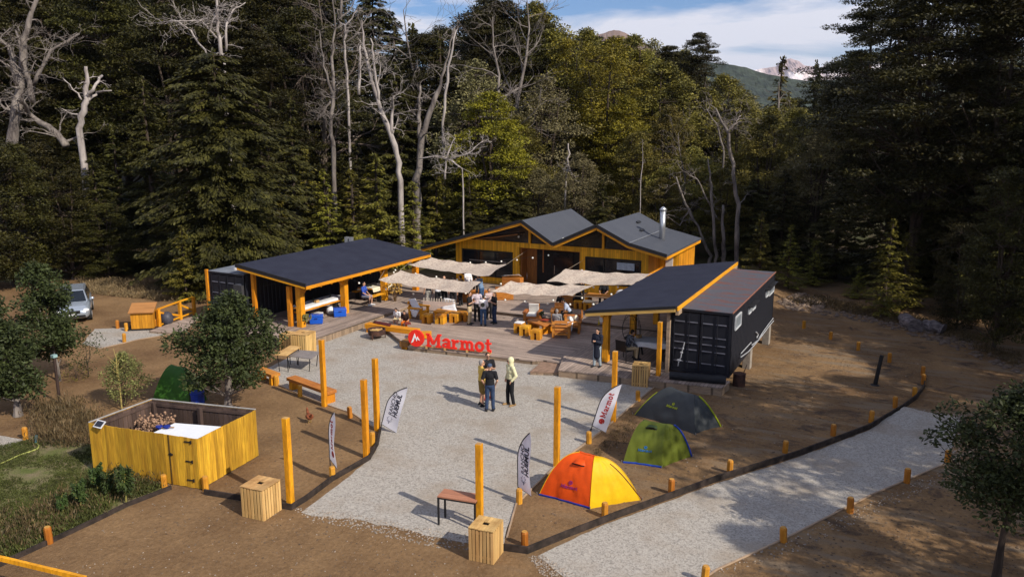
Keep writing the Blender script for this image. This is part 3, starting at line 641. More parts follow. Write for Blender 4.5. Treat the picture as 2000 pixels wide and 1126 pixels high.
for p, lb in bol:
    if proto is None:
        proto = thing('wooden_bollard', '', 'bollard'); m = MB(); n = 8
        m.tube([(0, 0, 0), (0, 0, .36), (0, 0, .40)], [.088, .088, .072], 8).build('stump', mat('amber stained stump', (.58, .25, .025), .6, .2, 3, (1, 1, .3), .2, col2=(.34, .12, .012), objvar=.2), proto)
        MB().tube([(0, 0, .400), (0, 0, .405)], [.069, .067], 8).build('top_cut', mat('stump top', (.55, .28, .06), .7, .2, 8), proto); o = proto
    else: o = copy_tree(proto)
    put(o, G(*p), rb.uniform(0, 6), 'short amber wooden bollard ' + lb, (1, 1, rb.uniform(.95, 1.12)), 'short wooden bollards')
    o.rotation_euler = (rb.uniform(-.04, .04), rb.uniform(-.05, .05), rb.uniform(0, 6))
q = G(1709, 752); o = MB().tube([(0, 0, 0), (.06, 0, 1.15), (.075, 0, 1.3)], [.09, .08, .085], 8).tube([(0, 0, 0), (0, 0, .05)], [.2, .14], 8).build('stake', BLACK); o.location = q; o.rotation_euler = (0, R(4), TH)
tag(o, 'leaning black stake standing alone on the dirt at right', 'stake')
q = G(117, 787); t = thing('garden_lamp', 'dark lamp post standing on dirt between the left trees', 'lamp', q)
MB().tube([(0, 0, 0), (-.02, 0, 1.75)], .055, 8).build('pole', mat('dark brown post', (.05, .03, .025), .8), t); MB().box((-.02, 0, 1.80), (.16, .16, .1)).build('lamp_head', mat('lamp head', (.3, .45, .45), .4), t)

# ------------------------------------------------------------------ slatted crates (bin boxes)
def slat_box(label, pts, h, seed=0, hole=True, group='slatted bin boxes'):
    """pts: near-left, near-right (front corner), far-right ground corners"""
    A, B, C = [Vector(p) for p in pts]; u = B - A; v = C - B; a = math.atan2(u.y, u.x); W, D = u.length, v.length
    W = D = (W + D) / 2; c = B - u.normalized() * W / 2 + Vector((-u.normalized().y, u.normalized().x, 0)) * D / 2
    t = thing('slatted_crate', label, 'crate', (c.x, c.y, pts[1][2]), a, group); rnd = random.Random(seed)
    MB().box((0, 0, h / 2 - .02), (W - .10, D - .10, h - .08)).build('inner_bin', DARK, t)
    for face in range(4):
        m = MB(); n = 7; Wf = W if face % 2 == 0 else D; Q = Matrix.Rotation(face * math.pi / 2, 3, 'Z'); off = (D if face % 2 == 0 else W) / 2
        for k in range(n):
            x = -Wf / 2 + Wf * (k + .5) / n; wd = Wf / n * rnd.uniform(.68, .80); hh = h - .03 - rnd.uniform(0, .025)
            m.box(Q @ Vector((x, -off + .012 + rnd.uniform(0, .004), hh / 2 + .005)), (wd, .022, hh), M=Q @ Matrix.Rotation(rnd.uniform(-.012, .012), 3, 'Y'))
        for z in (.12, h - .12): m.box(Q @ Vector((0, -off + .038, z)), (Wf - .08, .02, .06), M=Q)
        m.build('slat_side', PALE, t)
    m = MB(); n = 8
    for k in range(n):
        x = -W / 2 + W * (k + .5) / n; wd = W / n * .93; z = h - .012
        if hole and k in (3, 4):
            for s in (-1, 1): m.box((x, s * (D * .25 + .04), z), (wd, D / 2 - .06, .022))
        else: m.box((x, 0, z + rnd.uniform(0, .003)), (wd, D + .01, .022))
    m.build('lid', PALE, t)
    return t
def pix3(a, b, c, z=None): return [G(a[0], a[1], z), G(b[0], b[1], z), G(c[0], c[1], z)]
slat_box('pale slatted wooden crate at the corner of the left dirt bed', pix3((468, 1007), (516, 1018), (545, 996)), .86, 1)
slat_box('pale slatted wooden crate in front, by the small black-legged table', pix3((911, 1092), (964, 1103), (987, 1080)), .84, 2)
slat_box('pale slatted wooden crate beside the post at the right shed deck', pix3((1235, 754), (1265, 757), (1278, 748)), .85, 3)
slat_box('pale slatted wooden crate at the corner of the left shed deck', [Vector((-24.35, 26.1, 0)), Vector((-23.55, 26.25, 0)), Vector((-23.7, 27.05, 0))], .95, 5)
slat_box('light timber slatted box right behind the crate at the left shed', [Vector((-25.2, 26.3, 0)), Vector((-24.6, 26.4, 0)), Vector((-24.7, 27.0, 0))], .8, 6)

# ------------------------------------------------------------------ plank enclosure
E1, E2, E3, E4 = Vector((-21.03, 14.05, 0)), Vector((-17.25, 14.62, 0)), Vector((-17.5, 17.08, 0)), Vector((-21.12, 16.3, 0))
FY = mat('yellow fence plank', (.60, .34, .025), .7, .2, 2.6, (1.6, 1.6, .16), .3, col2=(.38, .19, .015), detail=8, fine=(14, .25), isl=.30, ramp=(.30, .66))
FG = mat('grey brown fence plank inside', (.11, .07, .055), .85, .2, 3, (1, 1, .2), .2, col2=(.05, .032, .027), isl=.35)
en = thing('plank_enclosure', 'tall yellow plank enclosure with open top, gate and dark inner boards', 'enclosure'); HF = 1.5
def plank_run(a, b, name, seed, out, gate=None):
    rnd = random.Random(seed); d = (b - a); L = d.length; d.normalize(); ang = math.atan2(d.y, d.x); nn = Vector((d.y, -d.x, 0)) * out; x = 0; m = MB(); gm = MB()
    while x < L - .04:
        wd = min(rnd.uniform(.11, .17), L - x); c = a + d * (x + wd / 2) + nn * rnd.uniform(.0, .006); h = HF + rnd.uniform(-.012, .008); z0 = rnd.uniform(0.01, .03)
        (gm if gate and gate[0] < x + wd / 2 < gate[1] else m).box((c.x, c.y, (h + z0) / 2), (wd - rnd.uniform(.004, .012), .022, h - z0), ang); x += wd
    if not gate: m.build(name, FY, en)
    else:
        gm.build('gate', FY, en); n1 = sum(1 for k in range(len(m.v) // 8) if (Vector(m.v[k * 8]) - a).dot(d) < gate[0])
        for lo, hi in ((0, n1), (n1, len(m.v) // 8)):
            if hi > lo: q_ = MB(); q_.add(m.v[lo * 8:hi * 8], [tuple(i - lo * 8 for i in f) for f in m.f[lo * 6:hi * 6]]); q_.build(name, FY, en)
    m = MB()
    for z in (.35, HF - .14): c = (a + b) / 2 - nn * .035; m.box((c.x, c.y, z), (L - .12, .045, .09), ang)
    m.build('rail', FG, en)
    m = MB(); n2 = int(L / .16)                     # inner boarding, darker than the outer planks
    for k in range(n2): c = a + d * (L * (k + .5) / n2) - nn * .019; m.box((c.x, c.y, HF / 2), (L / n2 - .012, .012, HF - .03), ang)
    m.build('inner_boards', FG, en)
plank_run(E1, E2, 'front_boards', 1, 1, (2.86, 3.64)); plank_run(E2, E3, 'side_boards', 2, 1); plank_run(E3, E4, 'rear_boards', 3, 1); plank_run(E4, E1, 'west_boards', 4, 1)
for a, b in ((E1, E2), (E2, E3), (E3, E4), (E4, E1)):
    d = (b - a).normalized(); nn = Vector((d.y, -d.x, 0)) * -.06
    if (a, b) not in ((E1, E2), (E2, E3)): MB().beam(a + Vector((0, 0, HF + .018)), b + Vector((0, 0, HF + .018)), .05, .022).build('cap_strip', mat('grey cap', (.40, .38, .36), .7), en)
for q in (E1, E2, E3, E4, (E3 + E4) / 2, (E1 + E2) / 2):
    ctr = (E1 + E3) / 2; p = q + (ctr - q).normalized() * .13; MB().box((p.x, p.y, HF / 2 - .03), (.11, .11, HF - .06)).build('inner_post', FG, en)
d = (E2 - E1).normalized(); ang = math.atan2(d.y, d.x); nn = Vector((d.y, -d.x, 0))
for z in (1.38, .80, .24):
    c = E1 + d * 3.52 + nn * .03; MB().box((c.x, c.y, z), (.24, .014, .035), ang).box((c.x + d.x * .1, c.y + d.y * .1, z), (.04, .03, .09), ang).build('hinge', BLACK, en)
c = E1 + d * 2.90 + nn * .03; MB().box((c.x, c.y, .93), (.14, .02, .04), ang).box((c.x, c.y, .93), (.04, .03, .08), ang).build('latch', BLACK, en)
c = E1 + d * 2.86 + nn * .022; MB().box((c.x, c.y, HF / 2), (.035, .018, HF), ang).build('gate_gap_strip', mat('dark gap', (.08, .045, .01), .8), en)
based(en, (-19.2, 15.5, 0))
q = G(206, 833, 1.5); q = E1 + d * .42
t = thing('solar_panel', 'small tilted solar panel with white frame on the corner of the plank enclosure', 'solar panel', q + Vector((nn.x * .02, nn.y * .02, 1.52)), ang); t.rotation_euler = (R(40), 0, ang - .15)
MB().box((0, 0, 0), (.34, .24, .025)).build('frame', mat('white plastic', (.7, .7, .72), .4), t); MB().box((0, 0, .0145), (.28, .18, .006)).build('cell', mat('solar cell', (.015, .018, .03), .2), t)
# white tank lid with blue valves, dry flowers, inside the enclosure
TK = thing('water_tank', 'white topped tank with two round blue valves inside the plank enclosure', 'tank')
WT = mat('white plastic lid', (.75, .77, .80), .5, .03)
tp = [G(276, 848, 1.12), G(402, 868, 1.12), G(440, 852, 1.12), G(290, 824, 1.12)]; k = (tp[0] + tp[1] + tp[2] + tp[3]) / 4
tp = [E1 + Vector((1.55, .55, 1.12)), E1 + Vector((3.45, .82, 1.12)), E1 + Vector((3.2, 2.3, 1.12)), E1 + Vector((1.45, 1.8, 1.12))]
MB().prism([(p.x, p.y) for p in tp], .1, 1.07).build('tank_body', mat('grey tank', (.3, .3, .3), .6), TK); c0 = sum(tp, Vector()) / 4
MB().prism([(c0.x + (p.x - c0.x) * 1.04, c0.y + (p.y - c0.y) * 1.04) for p in tp], 1.074, 1.13).build('tank_lid', WT, TK, bevel=.015)
for p in (G(311, 832, 1.2), G(326, 832, 1.2)):
    o = MB().tube([(p.x, p.y, 1.12), (p.x, p.y, 1.18), (p.x, p.y, 1.19), (p.x, p.y, 1.22)], [.05, .05, .11, .10], 12).build('valve', mat('dark blue plastic', (.012, .03, .25), .35), TK)
p1, p2 = G(297, 832, 1.18), G(340, 834, 1.18); MB().tube([p1, p2], .018, 6).build('pipe', mat('brown pipe', (.35, .2, .1), .5), TK)
based(TK, (c0.x, c0.y, 0))
def twigs(name, label, cat, c, r, h, n, m1, m2, seed, blob=.03, nb=90, group=None):
    rnd = random.Random(seed); t = thing(name, label, cat, c, 0, group); m = MB(); b = MB()
    for i in range(n):
        a = rnd.uniform(0, 6.28); q = Vector((math.cos(a) * r * rnd.random(), math.sin(a) * r * rnd.random(), h * rnd.uniform(.5, 1))); m.tube([(q.x * .15, q.y * .15, 0), (q.x * .6, q.y * .6, q.z * .6), q], [.008, .006, .004], 4)
    for i in range(nb):
        a = rnd.uniform(0, 6.28); rr = r * rnd.random() ** .5; b.ell((math.cos(a) * rr, math.sin(a) * rr, h * rnd.uniform(.45, 1.05)), blob * rnd.uniform(.6, 1.4), nu=6, nv=4)
    m.build('stems', m1, t); b.build('flowers', m2, t); return t
twigs('dried_flowers', 'bunch of dry pinkish flowers inside the plank enclosure', 'flowers', (E4.x + .95, E4.y - .70, 0), .58, 1.25, 60, mat('dry stem', (.2, .12, .06), .9), mat('dry petals', (.34, .20, .13), .9, .2, 9, objvar=.1, isl=.4), 3, .035, 420)

# ------------------------------------------------------------------ hut, ramp railing, car side
hl = mat('hut lid boards', (.42, .19, .06), .7, .15, 3, (.3, 2, 2))
a, b = G(246, 645), G(290, 643); ang = math.atan2(b.y - a.y, b.x - a.x)
t = thing('bin_hut', 'small orange plank bin hut with sloping lid near the parked car', 'bin hut', a + Vector((.25, .3, 0)), ang); Wh = (b - a).length
MB().box((Wh / 2 - .1, .25, .04), (Wh + .5, 1.0, .08)).build('base', BLACK, t)
pl = planks_mat('hut planks', (.60, .27, .02), (.42, .17, .012), .14, 'z', .6, .07, .4, .25)
MB().box((Wh / 2 - .1, .2, .52), (Wh, .7, .88)).build('wall', pl, t)
MB().box((Wh / 2 - .1, .17, 1.06), (Wh + .14, .95, .05), M=Matrix.Rotation(R(20), 3, 'X')).build('lid', hl, t)
rl = [G(310, 636), G(354, 622), G(384, 600)]
t = thing('ramp_railing', 'orange timber railing with diagonal braces along the boardwalk on the left', 'railing')
m = MB()
hh = .95
pts_ = [Vector((-34.0, 27.0, 0)), Vector((-33.0, 28.9, 0)), Vector((-32.2, 30.6, 0))]
pts_ = [G(312, 640), G(353, 624), G(380, 614)]
for p in pts_: MB().box((p.x, p.y, hh / 2), (.14, .14, hh)).build('post', STAIN, t)
for i in range(2):
    p, q = pts_[i], pts_[i + 1]; MB().beam(p + Vector((0, 0, hh + .03)), q + Vector((0, 0, hh + .03)), .14, .05).build('top_rail', STAINH, t)
    MB().beam(p + Vector((0, 0, hh * .85)), q + Vector((0, 0, .22)), .05, .09).build('brace', STAINH, t); MB().beam(p + Vector((0, 0, .15)), q + Vector((0, 0, .15)), .05, .07).build('low_rail', STAINH, t)
based(t, pts_[0])
deck('short brown boardwalk beside the bin hut', [tuple(G(*p)[:2]) for p in [(292, 650), (358, 655), (372, 640), (396, 615), (320, 640)]], .12, DECKX, .1)
p = G(299, 640); o = MB().ell((0, 0, .35), (.33, .33, .38)).tube([(0, 0, 0), (0, 0, .15)], .22, 12).build('covered_drum', mat('dark grey plastic', (.06, .06, .08), .5), smooth=True); o.location = p + Vector((.2, .7, 0)); tag(o, 'dark rounded drum behind the bin hut', 'drum')
# car
def car(label, loc, rz):
    t = thing('parked_car', label, 'car', loc, rz)
    PAINT = mat('silver car paint', (.42, .47, .54), .25, .03, metal=.55, spec=.5)
    # profile along y (front at -y), half widths; lofted body
    secs = [(-2.25, .62, .35, .62), (-2.18, .80, .28, .80), (-1.7, .88, .24, .93), (-1.0, .90, .22, 1.02), (0, .91, .22, 1.04), (1.2, .90, .22, 1.05), (2.0, .87, .28, 1.04), (2.25, .80, .4, .95)]
    m = MB(); n = 12; vs = []
    for y, hw, zb, zt in secs:
        for k in range(n):
            a = 2 * math.pi * (k + .5) / n; cx, cz = math.cos(a), math.sin(a); sx = math.copysign(abs(cx) ** .35, cx); sz = math.copysign(abs(cz) ** .45, cz)
            vs.append((hw * sx, y, (zb + zt) / 2 + (zt - zb) / 2 * sz))
    m.add(vs, [(i * n + k, i * n + (k + 1) % n, (i + 1) * n + (k + 1) % n, (i + 1) * n + k) for i in range(len(secs) - 1) for k in range(n)] + [tuple(range(n))[::-1], tuple(range((len(secs) - 1) * n, len(secs) * n))])
    m.build('body', PAINT, t, True)
    def cabin(y0, y1, y2, y3, z0, z1, w0, w1, inset):
        v = [(-w0, y0, z0), (w0, y0, z0), (w0, y3, z0), (-w0, y3, z0), (-w1, y1, z1), (w1, y1, z1), (w1, y2, z1), (-w1, y2, z1)]
        return MB().add(v, [(3, 2, 1, 0), (4, 5, 6, 7), (0, 1, 5, 4), (1, 2, 6, 5), (2, 3, 7, 6), (3, 0, 4, 7)])
    cabin(-1.12, -.38, 1.75, 2.18, .98, 1.58, .80, .60, 0).build('roof', PAINT, t, bevel=.08)
    def quad(pts, name, m_): return MB().add(pts, [(0, 1, 2, 3)]).build(name, m_, t)
    CG = mat('car glass', (.012, .016, .022), .08, spec=.6)
    quad([(-.70, -1.075, 1.035), (.70, -1.075, 1.035), (.565, -.46, 1.53), (-.565, -.46, 1.53)], 'windscreen', CG).location = (0, -.03, .012)
    for s in (-1, 1):
        quad([(s * .80, -.85, 1.06), (s * .80, 1.75, 1.06), (s * .645, 1.45, 1.5), (s * .645, -.30, 1.5)][:: s], 'side_window', CG).location = (s * .02, 0, 0)
        h = MB().ell((s * .68, -2.14, .72), (.17, .10, .10)).build('headlight', mat('headlamp', (.85, .87, .9), .1, spec=.8), t, True)
        MB().ell((s * .98, -.75, 1.10), (.12, .06, .08)).build('mirror', PAINT, t, True)
        MB().box((s * .60, .6, 1.615), (.04, 1.7, .04)).build('roof_rail', STEEL, t)
        for y in (-1.4, 1.4):
            w_ = MB().tube([(s * .70, y, .34), (s * .93, y, .34)], .34, 18).build('wheel', mat('tyre', (.02, .02, .02), .9), t)
            MB().tube([(s * .92, y, .34), (s * .945, y, .34)], .2, 14).build('rim', STEEL, w_)
    MB().box((0, -2.25, .66), (.8, .05, .16)).build('grille', BLACK, t); MB().box((0, -2.26, .42), (1.3, .05, .14)).build('lower_grille', BLACK, t)
    MB().box((0, -2.295, .52), (.42, .02, .12)).build('number_plate', WHITE, t)
    MB().box((-.33, -.83, 1.25), (.24, .01, .16), M=Matrix.Rotation(R(-51), 3, 'X')).build('windscreen_paper', WHITE, t)
    return t
car('silver estate car parked on dirt behind the left tree', G(142, 634) + Vector((-1.75, 1.35, 0)), R(53)).scale = (.93, .93, .93)
# ------------------------------------------------------------------ lettering
def arc(cx, cy, rx, ry, a0, a1, n=14): return [(cx + rx * math.cos(R(a0 + (a1 - a0) * i / n)), cy + ry * math.sin(R(a0 + (a1 - a0) * i / n))) for i in range(n + 1)]
X = .70                                          # x-height, cap height is 1
GL = {'M': ([([(.2, .1), (.2, .92)], .17), ([(.2, .93), (.62, .22)], .22), ([(.62, .22), (1.04, .93)], .15), ([(1.04, .92), (1.04, .1)], .21), ([(0, .06), (.42, .06)], .12), ([(.82, .06), (1.28, .06)], .12), ([(.02, .94), (.3, .94)], .12), ([(.96, .94), (1.26, .94)], .12)], 1.3),
      'a': ([(arc(.34, .46, .24, .19, 165, 0) + [(.58, .12)], .19), (arc(.31, .21, .2, .14, 60, 360, 18), .15), ([(.5, .05), (.72, .05)], .11)], .74),
      'r': ([([(.2, .08), (.2, .66)], .2), ([(0, .06), (.44, .06)], .12), ([(.02, .645), (.2, .645)], .11), ([(.28, .44), (.38, .57), (.50, .61), (.60, .54)], .17)], .66),
      'm': ([([(.2, .08), (.2, .66)], .2), ([(0, .06), (.40, .06)], .12), ([(.02, .645), (.2, .645)], .11), (arc(.40, .44, .19, .18, 180, 0) + [(.59, .08)], .18), ([(.46, .06), (.75, .06)], .12), (arc(.78, .44, .19, .18, 180, 0) + [(.97, .08)], .18), ([(.83, .06), (1.16, .06)], .12)], 1.2),
      'o': ([(arc(.36, .35, .27, .29, 0, 345, 20), .19)], .76),
      't': ([([(.24, .95), (.24, .22), (.32, .08), (.50, .08)], .18), ([(.03, .64), (.50, .64)], .12)], .56)}
def write(mb, text, T, size, depth, track=.05, k=0):
    u = 0
    for ch in text:
        st, adv = GL[ch]
        for pts, wd in st:
            k += 1; e = depth * .012 * (k % 5)
            closed = ch == 'o' or (ch == 'a' and len(pts) == 19)
            P = pts[:-1] if closed and ch == 'a' else pts
            mb.ribbon([(p[0] * size + u, p[1] * size) for p in P], wd * size, -e, depth + e, T, closed)
        u += (adv + track) * size
    return u
def emblem(mbd, mbw, T, c, r, depth):
    mbd.poly([(c[0] + r * math.cos(6.28318 * i / 40), c[1] + r * math.sin(6.28318 * i / 40)) for i in range(40)], 0, depth, T)
    P = [(-.62, -.60), (-.14, .60), (.06, .02), (.22, .26), (.50, -.22), (.34, -.16), (.22, .0), (.10, -.34), (-.10, .12), (-.34, -.44)]
    mbw.poly([(c[0] + r * x, c[1] + r * y) for x, y in P], depth * .5, depth * 1.15, T)
RED = mat('red paint', (.82, .028, .016), .45, .05); WHP = mat('white paint', (.8, .8, .8), .5, .02)
A, B = G(801, 674, .25), G(960, 689, .25); u = (B - A); L = u.length; u.normalize(); up = Vector((0, 0, 1)); wn = u.cross(up) * 1.0
sg = thing('letter_sign', 'big red free-standing letters spelling Marmot with round mountain emblem on the deck edge', 'sign')
O = A + wn * .06
def TS(a, b, c): return O + u * a + up * (b + .06) + wn * c
md, mw = MB(), MB(); emblem(md, mw, TS, (.37, .34), .385, .10); dsk = md.build('emblem_disc', RED, sg); mw.build('mountain_mark', WHP, dsk)
uo = .84; sz = .60
for ch in 'Marmot':
    m = MB(); adv = write(m, ch, lambda a, b, c, uo=uo: TS(uo + a * .985, b, c), sz, .09); m.build('letter', RED, sg); uo += adv * .955
print('sign length', uo, L)
m = MB().beam(A + wn * .02 + up * .02, B + wn * .02 + up * .02, .08, .04)
m.build('base_rail', PALE, sg)
for k in (.22, .45, .72, .98): p = A + (B - A) * k + wn * .06; MB().box((p.x, p.y, .27), (.09, .2, .12), math.atan2(u.y, u.x)).build('foot', PALE, sg)
based(sg, A)

# ------------------------------------------------------------------ feather flags
FLW = mat('white flag cloth', (.84, .83, .90), .8, .03, 3, trans=.42); INK = mat('dark ink', (.03, .03, .045), .7); INKR = mat('dark red ink', (.42, .02, .02), .7)
def text_mesh(txt, size, bold=0., shear=0., ext=.004):
    c = bpy.data.curves.new('t', 'FONT'); c.body = txt; c.size = size; c.offset = bold; c.shear = shear; c.extrude = ext; c.resolution_u = 3
    o = bpy.data.objects.new('t', c); COL.objects.link(o); bpy.context.view_layer.update()
    me = bpy.data.meshes.new_from_object(o.evaluated_get(bpy.context.evaluated_depsgraph_get())); bpy.data.objects.remove(o); return me
def flag(label, base, yaw, lean, kind, h=1.75, b0=.28, wd=.50, tilt_back=0):
    t = thing('feather_flag', label, 'flag', base, 0, 'feather flags around the plaza'); t.rotation_mode = 'XYZ'
    t.rotation_euler = (Matrix.Rotation(yaw, 3, 'Z') @ Matrix.Rotation(lean, 3, 'Y')).to_euler()
    def left(v):                                  # v 0..1 up the banner, pole line bends right near the top
        s = 0 if v < .42 else .98 * wd * ((v - .42) / .58) ** 2.3
        return s
    hb = h - b0
    m = MB(); nv, nu = 26, 6
    def P(uu, vv):
        l = left(vv); r = wd; zz = b0 + hb * vv - (.10 * (1 - vv) * (1 - uu) * -1 if 0 else 0) - .12 * uu * (1 - vv) ** 3
        return (l + (r - l) * uu, .035 * math.sin(vv * 7 + uu * 2) * uu, zz)
    m.sheet(P, nu, nv); m.build('banner', FLW, t, True)
    m = MB(); pts = [(0, 0, 0), (0, 0, b0)] + [(left(k / 20) - .006, 0, b0 + hb * k / 20) for k in range(21)]; m.tube(pts, .016, 6); m.build('pole', BLACK, t)
    MB().tube([P(k / 6, 0) for k in range(7)], .008, 4).build('hem', BLACK, t)
    MB().tube([(0, 0, -.02), (0, 0, .16)], .03, 8).build('ground_spike', BLACK, t)
    wv = lambda uu, vv: .035 * math.sin(vv * 7 + uu * 2) * uu
    def T(s, z, w): vv = (z - b0) / hb; l = left(max(0, min(1, vv))); uu = max(0, (s - l) / (wd - l + 1e-6)); return Vector((s, wv(uu, vv) - w, z))
    if kind == 'Marmot':
        sz = .185; md, mw = MB(), MB(); cx = wd * .5
        emblem(md, mw, lambda a, b, c: T(cx - b, b0 + .13 + a, c - .006), (.10, 0), .095, .012); md.build('emblem', INKR, t); mw.build('emblem_mark', WHP, t)
        m = MB(); write(m, 'Marmot', lambda a, b, c: T(cx + .075 + .04 * a - b, b0 + .36 + a * .90, c - .006), sz, .012); m.build('lettering', INKR, t)
    else:
        for txt, size, bold, shear, s0, z0, m_ in (('RANCHO', .20, 0, .12, .275, .42, INK), ('HUEMUL', .215, .007, .15, .445, .40, INK)):
            me = text_mesh(txt, size, bold, shear, .006)
            for v in me.vertices: a, b, c = v.co; v.co = T(s0 - b, b0 + z0 + a, c)
            me.materials.append(m_); o = bpy.data.objects.new('lettering', me); COL.objects.link(o); o.parent = t
        m = MB(); sc_ = .11                       # deer-antler emblem
        for s in (-1, 1):
            m.ribbon([(.06, 0), (.10, .03 * s), (.16, .07 * s), (.22, .06 * s), (.25, .03 * s)], .010, -.006, .006, lambda a, b, c: T(.22 - b, b0 + .12 + a, c))
            m.ribbon([(.16, .07 * s), (.20, .10 * s)], .009, -.007, .007, lambda a, b, c: T(.22 - b, b0 + .12 + a, c)); m.ribbon([(.03, 0), (.07, .04 * s), (.11, .09 * s)], .010, -.008, .008, lambda a, b, c: T(.22 - b, b0 + .12 + a, c))
        m.ribbon([(.0, 0), (.10, 0)], [.03, .012], -.009, .009, lambda a, b, c: T(.22 - b, b0 + .12 + a, c))
        m.build('emblem', mat('grey ink', (.22, .22, .28), .7), t)
    return t
flag('white feather flag reading Rancho Huemul, leaning right beside the left tall posts', G(742, 842), R(10), R(16), 'RH', h=1.86, wd=.56)
flag('narrow feather flag seen from behind, Marmot mirrored, on the left dirt bed', G(646, 934), R(-31), R(1), 'Marmot', h=2.18, b0=.62)
flag('shaded feather flag reading Rancho Huemul standing left of the orange tent', G(1012, 975), R(-22), R(-1), 'RH', h=2.05, b0=.38)
flag('bright white feather flag with red Marmot lettering in front of a tall post', G(1152, 845), R(22), R(16), 'Marmot', h=1.95, b0=.28)

# ------------------------------------------------------------------ dome tents
def cloth(name, c, trans=.18): return mat(name, c, .55, .08, 2.5, bump=.6, bscale=3.5, trans=trans, spec=.25)
FN = []
def tent(label, C, h, cols, ridge=(.2, 0), sag=.05, e=1.7, trim=None, bow=.10):
    """C: four ground corners; poles arch from corner to corner over a short ridge; each panel is its own cloth"""
    FN.clear(); c = sum(C, Vector()) / 4; t = thing('dome_tent', label, 'tent', (c.x, c.y, c.z), 0, 'dome tents'); C = [p - c for p in C]; C = [Vector((p.x, p.y, 0)) for p in C]
    ax = ((C[1] + C[2]) - (C[0] + C[3])) / 2; axl = ax.normalized(); apex = [(-axl * ridge[0]), (axl * ridge[0]), (axl * ridge[0]), (-axl * ridge[0])]
    apex = [a + Vector((0, 0, h)) for a in apex]; n = 18; kx = 12
    def pole(i, s):                               # s 0 ground .. 1 apex
        r = 1 - s ** 1.15; z = 1 - r ** e; a = apex[i]
        return Vector((a.x + (C[i].x - a.x) * r, a.y + (C[i].y - a.y) * r, h * z))
    for p in range(4):
        q = (p + 1) % 4; m = MB(); wn_ = ((C[p] + C[q]) / 2).normalized()
        def f(uu, vv, p=p, q=q, wn_=wn_):
            a, b = pole(p, vv), pole(q, vv); L = (b - a).length; pt = a.lerp(b, uu); k = 4 * uu * (1 - uu)
            wr = noise.noise(Vector((uu * 5, vv * 6, p * 7.3))) * .03 + noise.noise(Vector((uu * 14 + vv * 5, vv * 3, p))) * .022
            return pt + wn_ * (bow * k * math.sin(min(1, vv * 1.15) * math.pi) * L / 2 - sag * k * (1 - vv) + wr * k) - Vector((0, 0, sag * k * vv * .4))
        m.sheet(f, 24, 24); m.build('panel', cols[p], t, True); FN.append(f)
        edge = trim[p] if trim else None
        if edge: MB().tube([f(k / 10, 0) + Vector((0, 0, .02)) for k in range(11)], .03, 5).build('hem_band', edge, t)
    for i in range(4):
        q = C[i] * 1.04; MB().tube([(q.x, q.y, -.02), (q.x * 1.01, q.y * 1.01, .09)], .010, 5).build('peg', STEEL, t)
        pass
    return t, C, apex, pole
def para(l, f_, r): return [l, f_, r, l + r - f_]
def surf(f, u0, v0, off=.0):
    e = .01; du = (f(u0 + e, v0) - f(u0 - e, v0)) / (2 * e); dv = (f(u0, v0 + e) - f(u0, v0 - e)) / (2 * e); lu, lv = du.length, dv.length; nrm = du.cross(dv).normalized()
    if nrm.dot(Vector((0, 0, 1))) + nrm.dot(Vector((0, -.3, 0))) < 0: nrm = -nrm
    return lambda a, b, c: f(u0 + a / lu, v0 + b / lv) + nrm * (c + off)
def tent_mark(t, f, u0, v0, size, m):
    T = surf(f, u0, v0, .012); d_ = MB(); r = size * .55; n = 20
    d_.ribbon([(r * .8 * math.cos(6.283 * i / n), size * 1.5 + r * .8 * math.sin(6.283 * i / n)) for i in range(n)], r * .45, 0, .006, T, True)
    d_.build('emblem', m, t); MB().poly([(x * r, size * 1.5 + y * r) for x, y in [(-.4, -.4), (-.1, .4), (.05, 0), (.2, .2), (.4, -.25)]], 0, .007, T).build('emblem_mark', m, t)
    m_ = MB(); write(m_, 'Marmot', lambda a, b, c: T(a - size * 2.45, b - .1 * size, c), size * .9, .006); m_.build('lettering', m, t)
def vent(t, f, u0, v0, w_, h_, m):
    T = surf(f, u0, v0, 0); MB().sheet(lambda a, b: T((a - .5) * w_ * (1 - .35 * b), b * h_, .012 + .09 * math.sin(math.pi * a) * (1 - b)), 10, 4).build('vent_hood', m, t, True)
    MB().sheet(lambda a, b: T((a - .5) * w_ * .9, -.0 - .03 * b, .012 + .05 * math.sin(math.pi * a) * (1 - b)), 10, 2).build('vent_mesh', DARK, t)
OR_, YE = cloth('orange tent cloth', (.88, .10, .008)), cloth('yellow tent cloth', (.86, .52, .008))
l, f_, r = G(1053, 966), G(1152, 993), G(1250, 976); C = para(l, f_, r)
C[3] = G(1128, 938)
t1, C1, ap, pl = tent('orange and yellow dome tent, nearest of the three tents', C, 1.22, [OR_, YE, YE, YE], ridge=(.24, 0), e=2.25, bow=.08, sag=.03, trim=[mat('blue webbing', (.01, .03, .25), .6), None, None, None])
PUR = mat('purple print', (.28, .02, .16), .6); F1 = list(FN)
tent_mark(t1, F1[0], .54, .20, .105, PUR); vent(t1, F1[0], .56, .60, .42, .16, OR_)
MB().tube([F1[1](.80 + .02 * s, .62 * (1 - s / 12)) + Vector((.006, 0, .006)) for s in range(0, 13)], .012, 5).build('zip', mat('dark red zip', (.12, .02, .02), .6), t1)
MB().sheet(lambda a, b: F1[2](a, .80 + .2 * b) + Vector((0, 0, .012)), 8, 6).build('top_band', OR_, t1, True)
for i in range(4): MB().tube([pl(i, k / 14) * 1.003 + Vector((0, 0, .004)) for k in range(15)], .009, 5).build('seam', YE, t1)
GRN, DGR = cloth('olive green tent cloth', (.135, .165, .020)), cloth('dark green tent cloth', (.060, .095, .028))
BLU = mat('blue print', (.02, .16, .45), .6); BLT = mat('blue trim', (.01, .05, .38), .6)
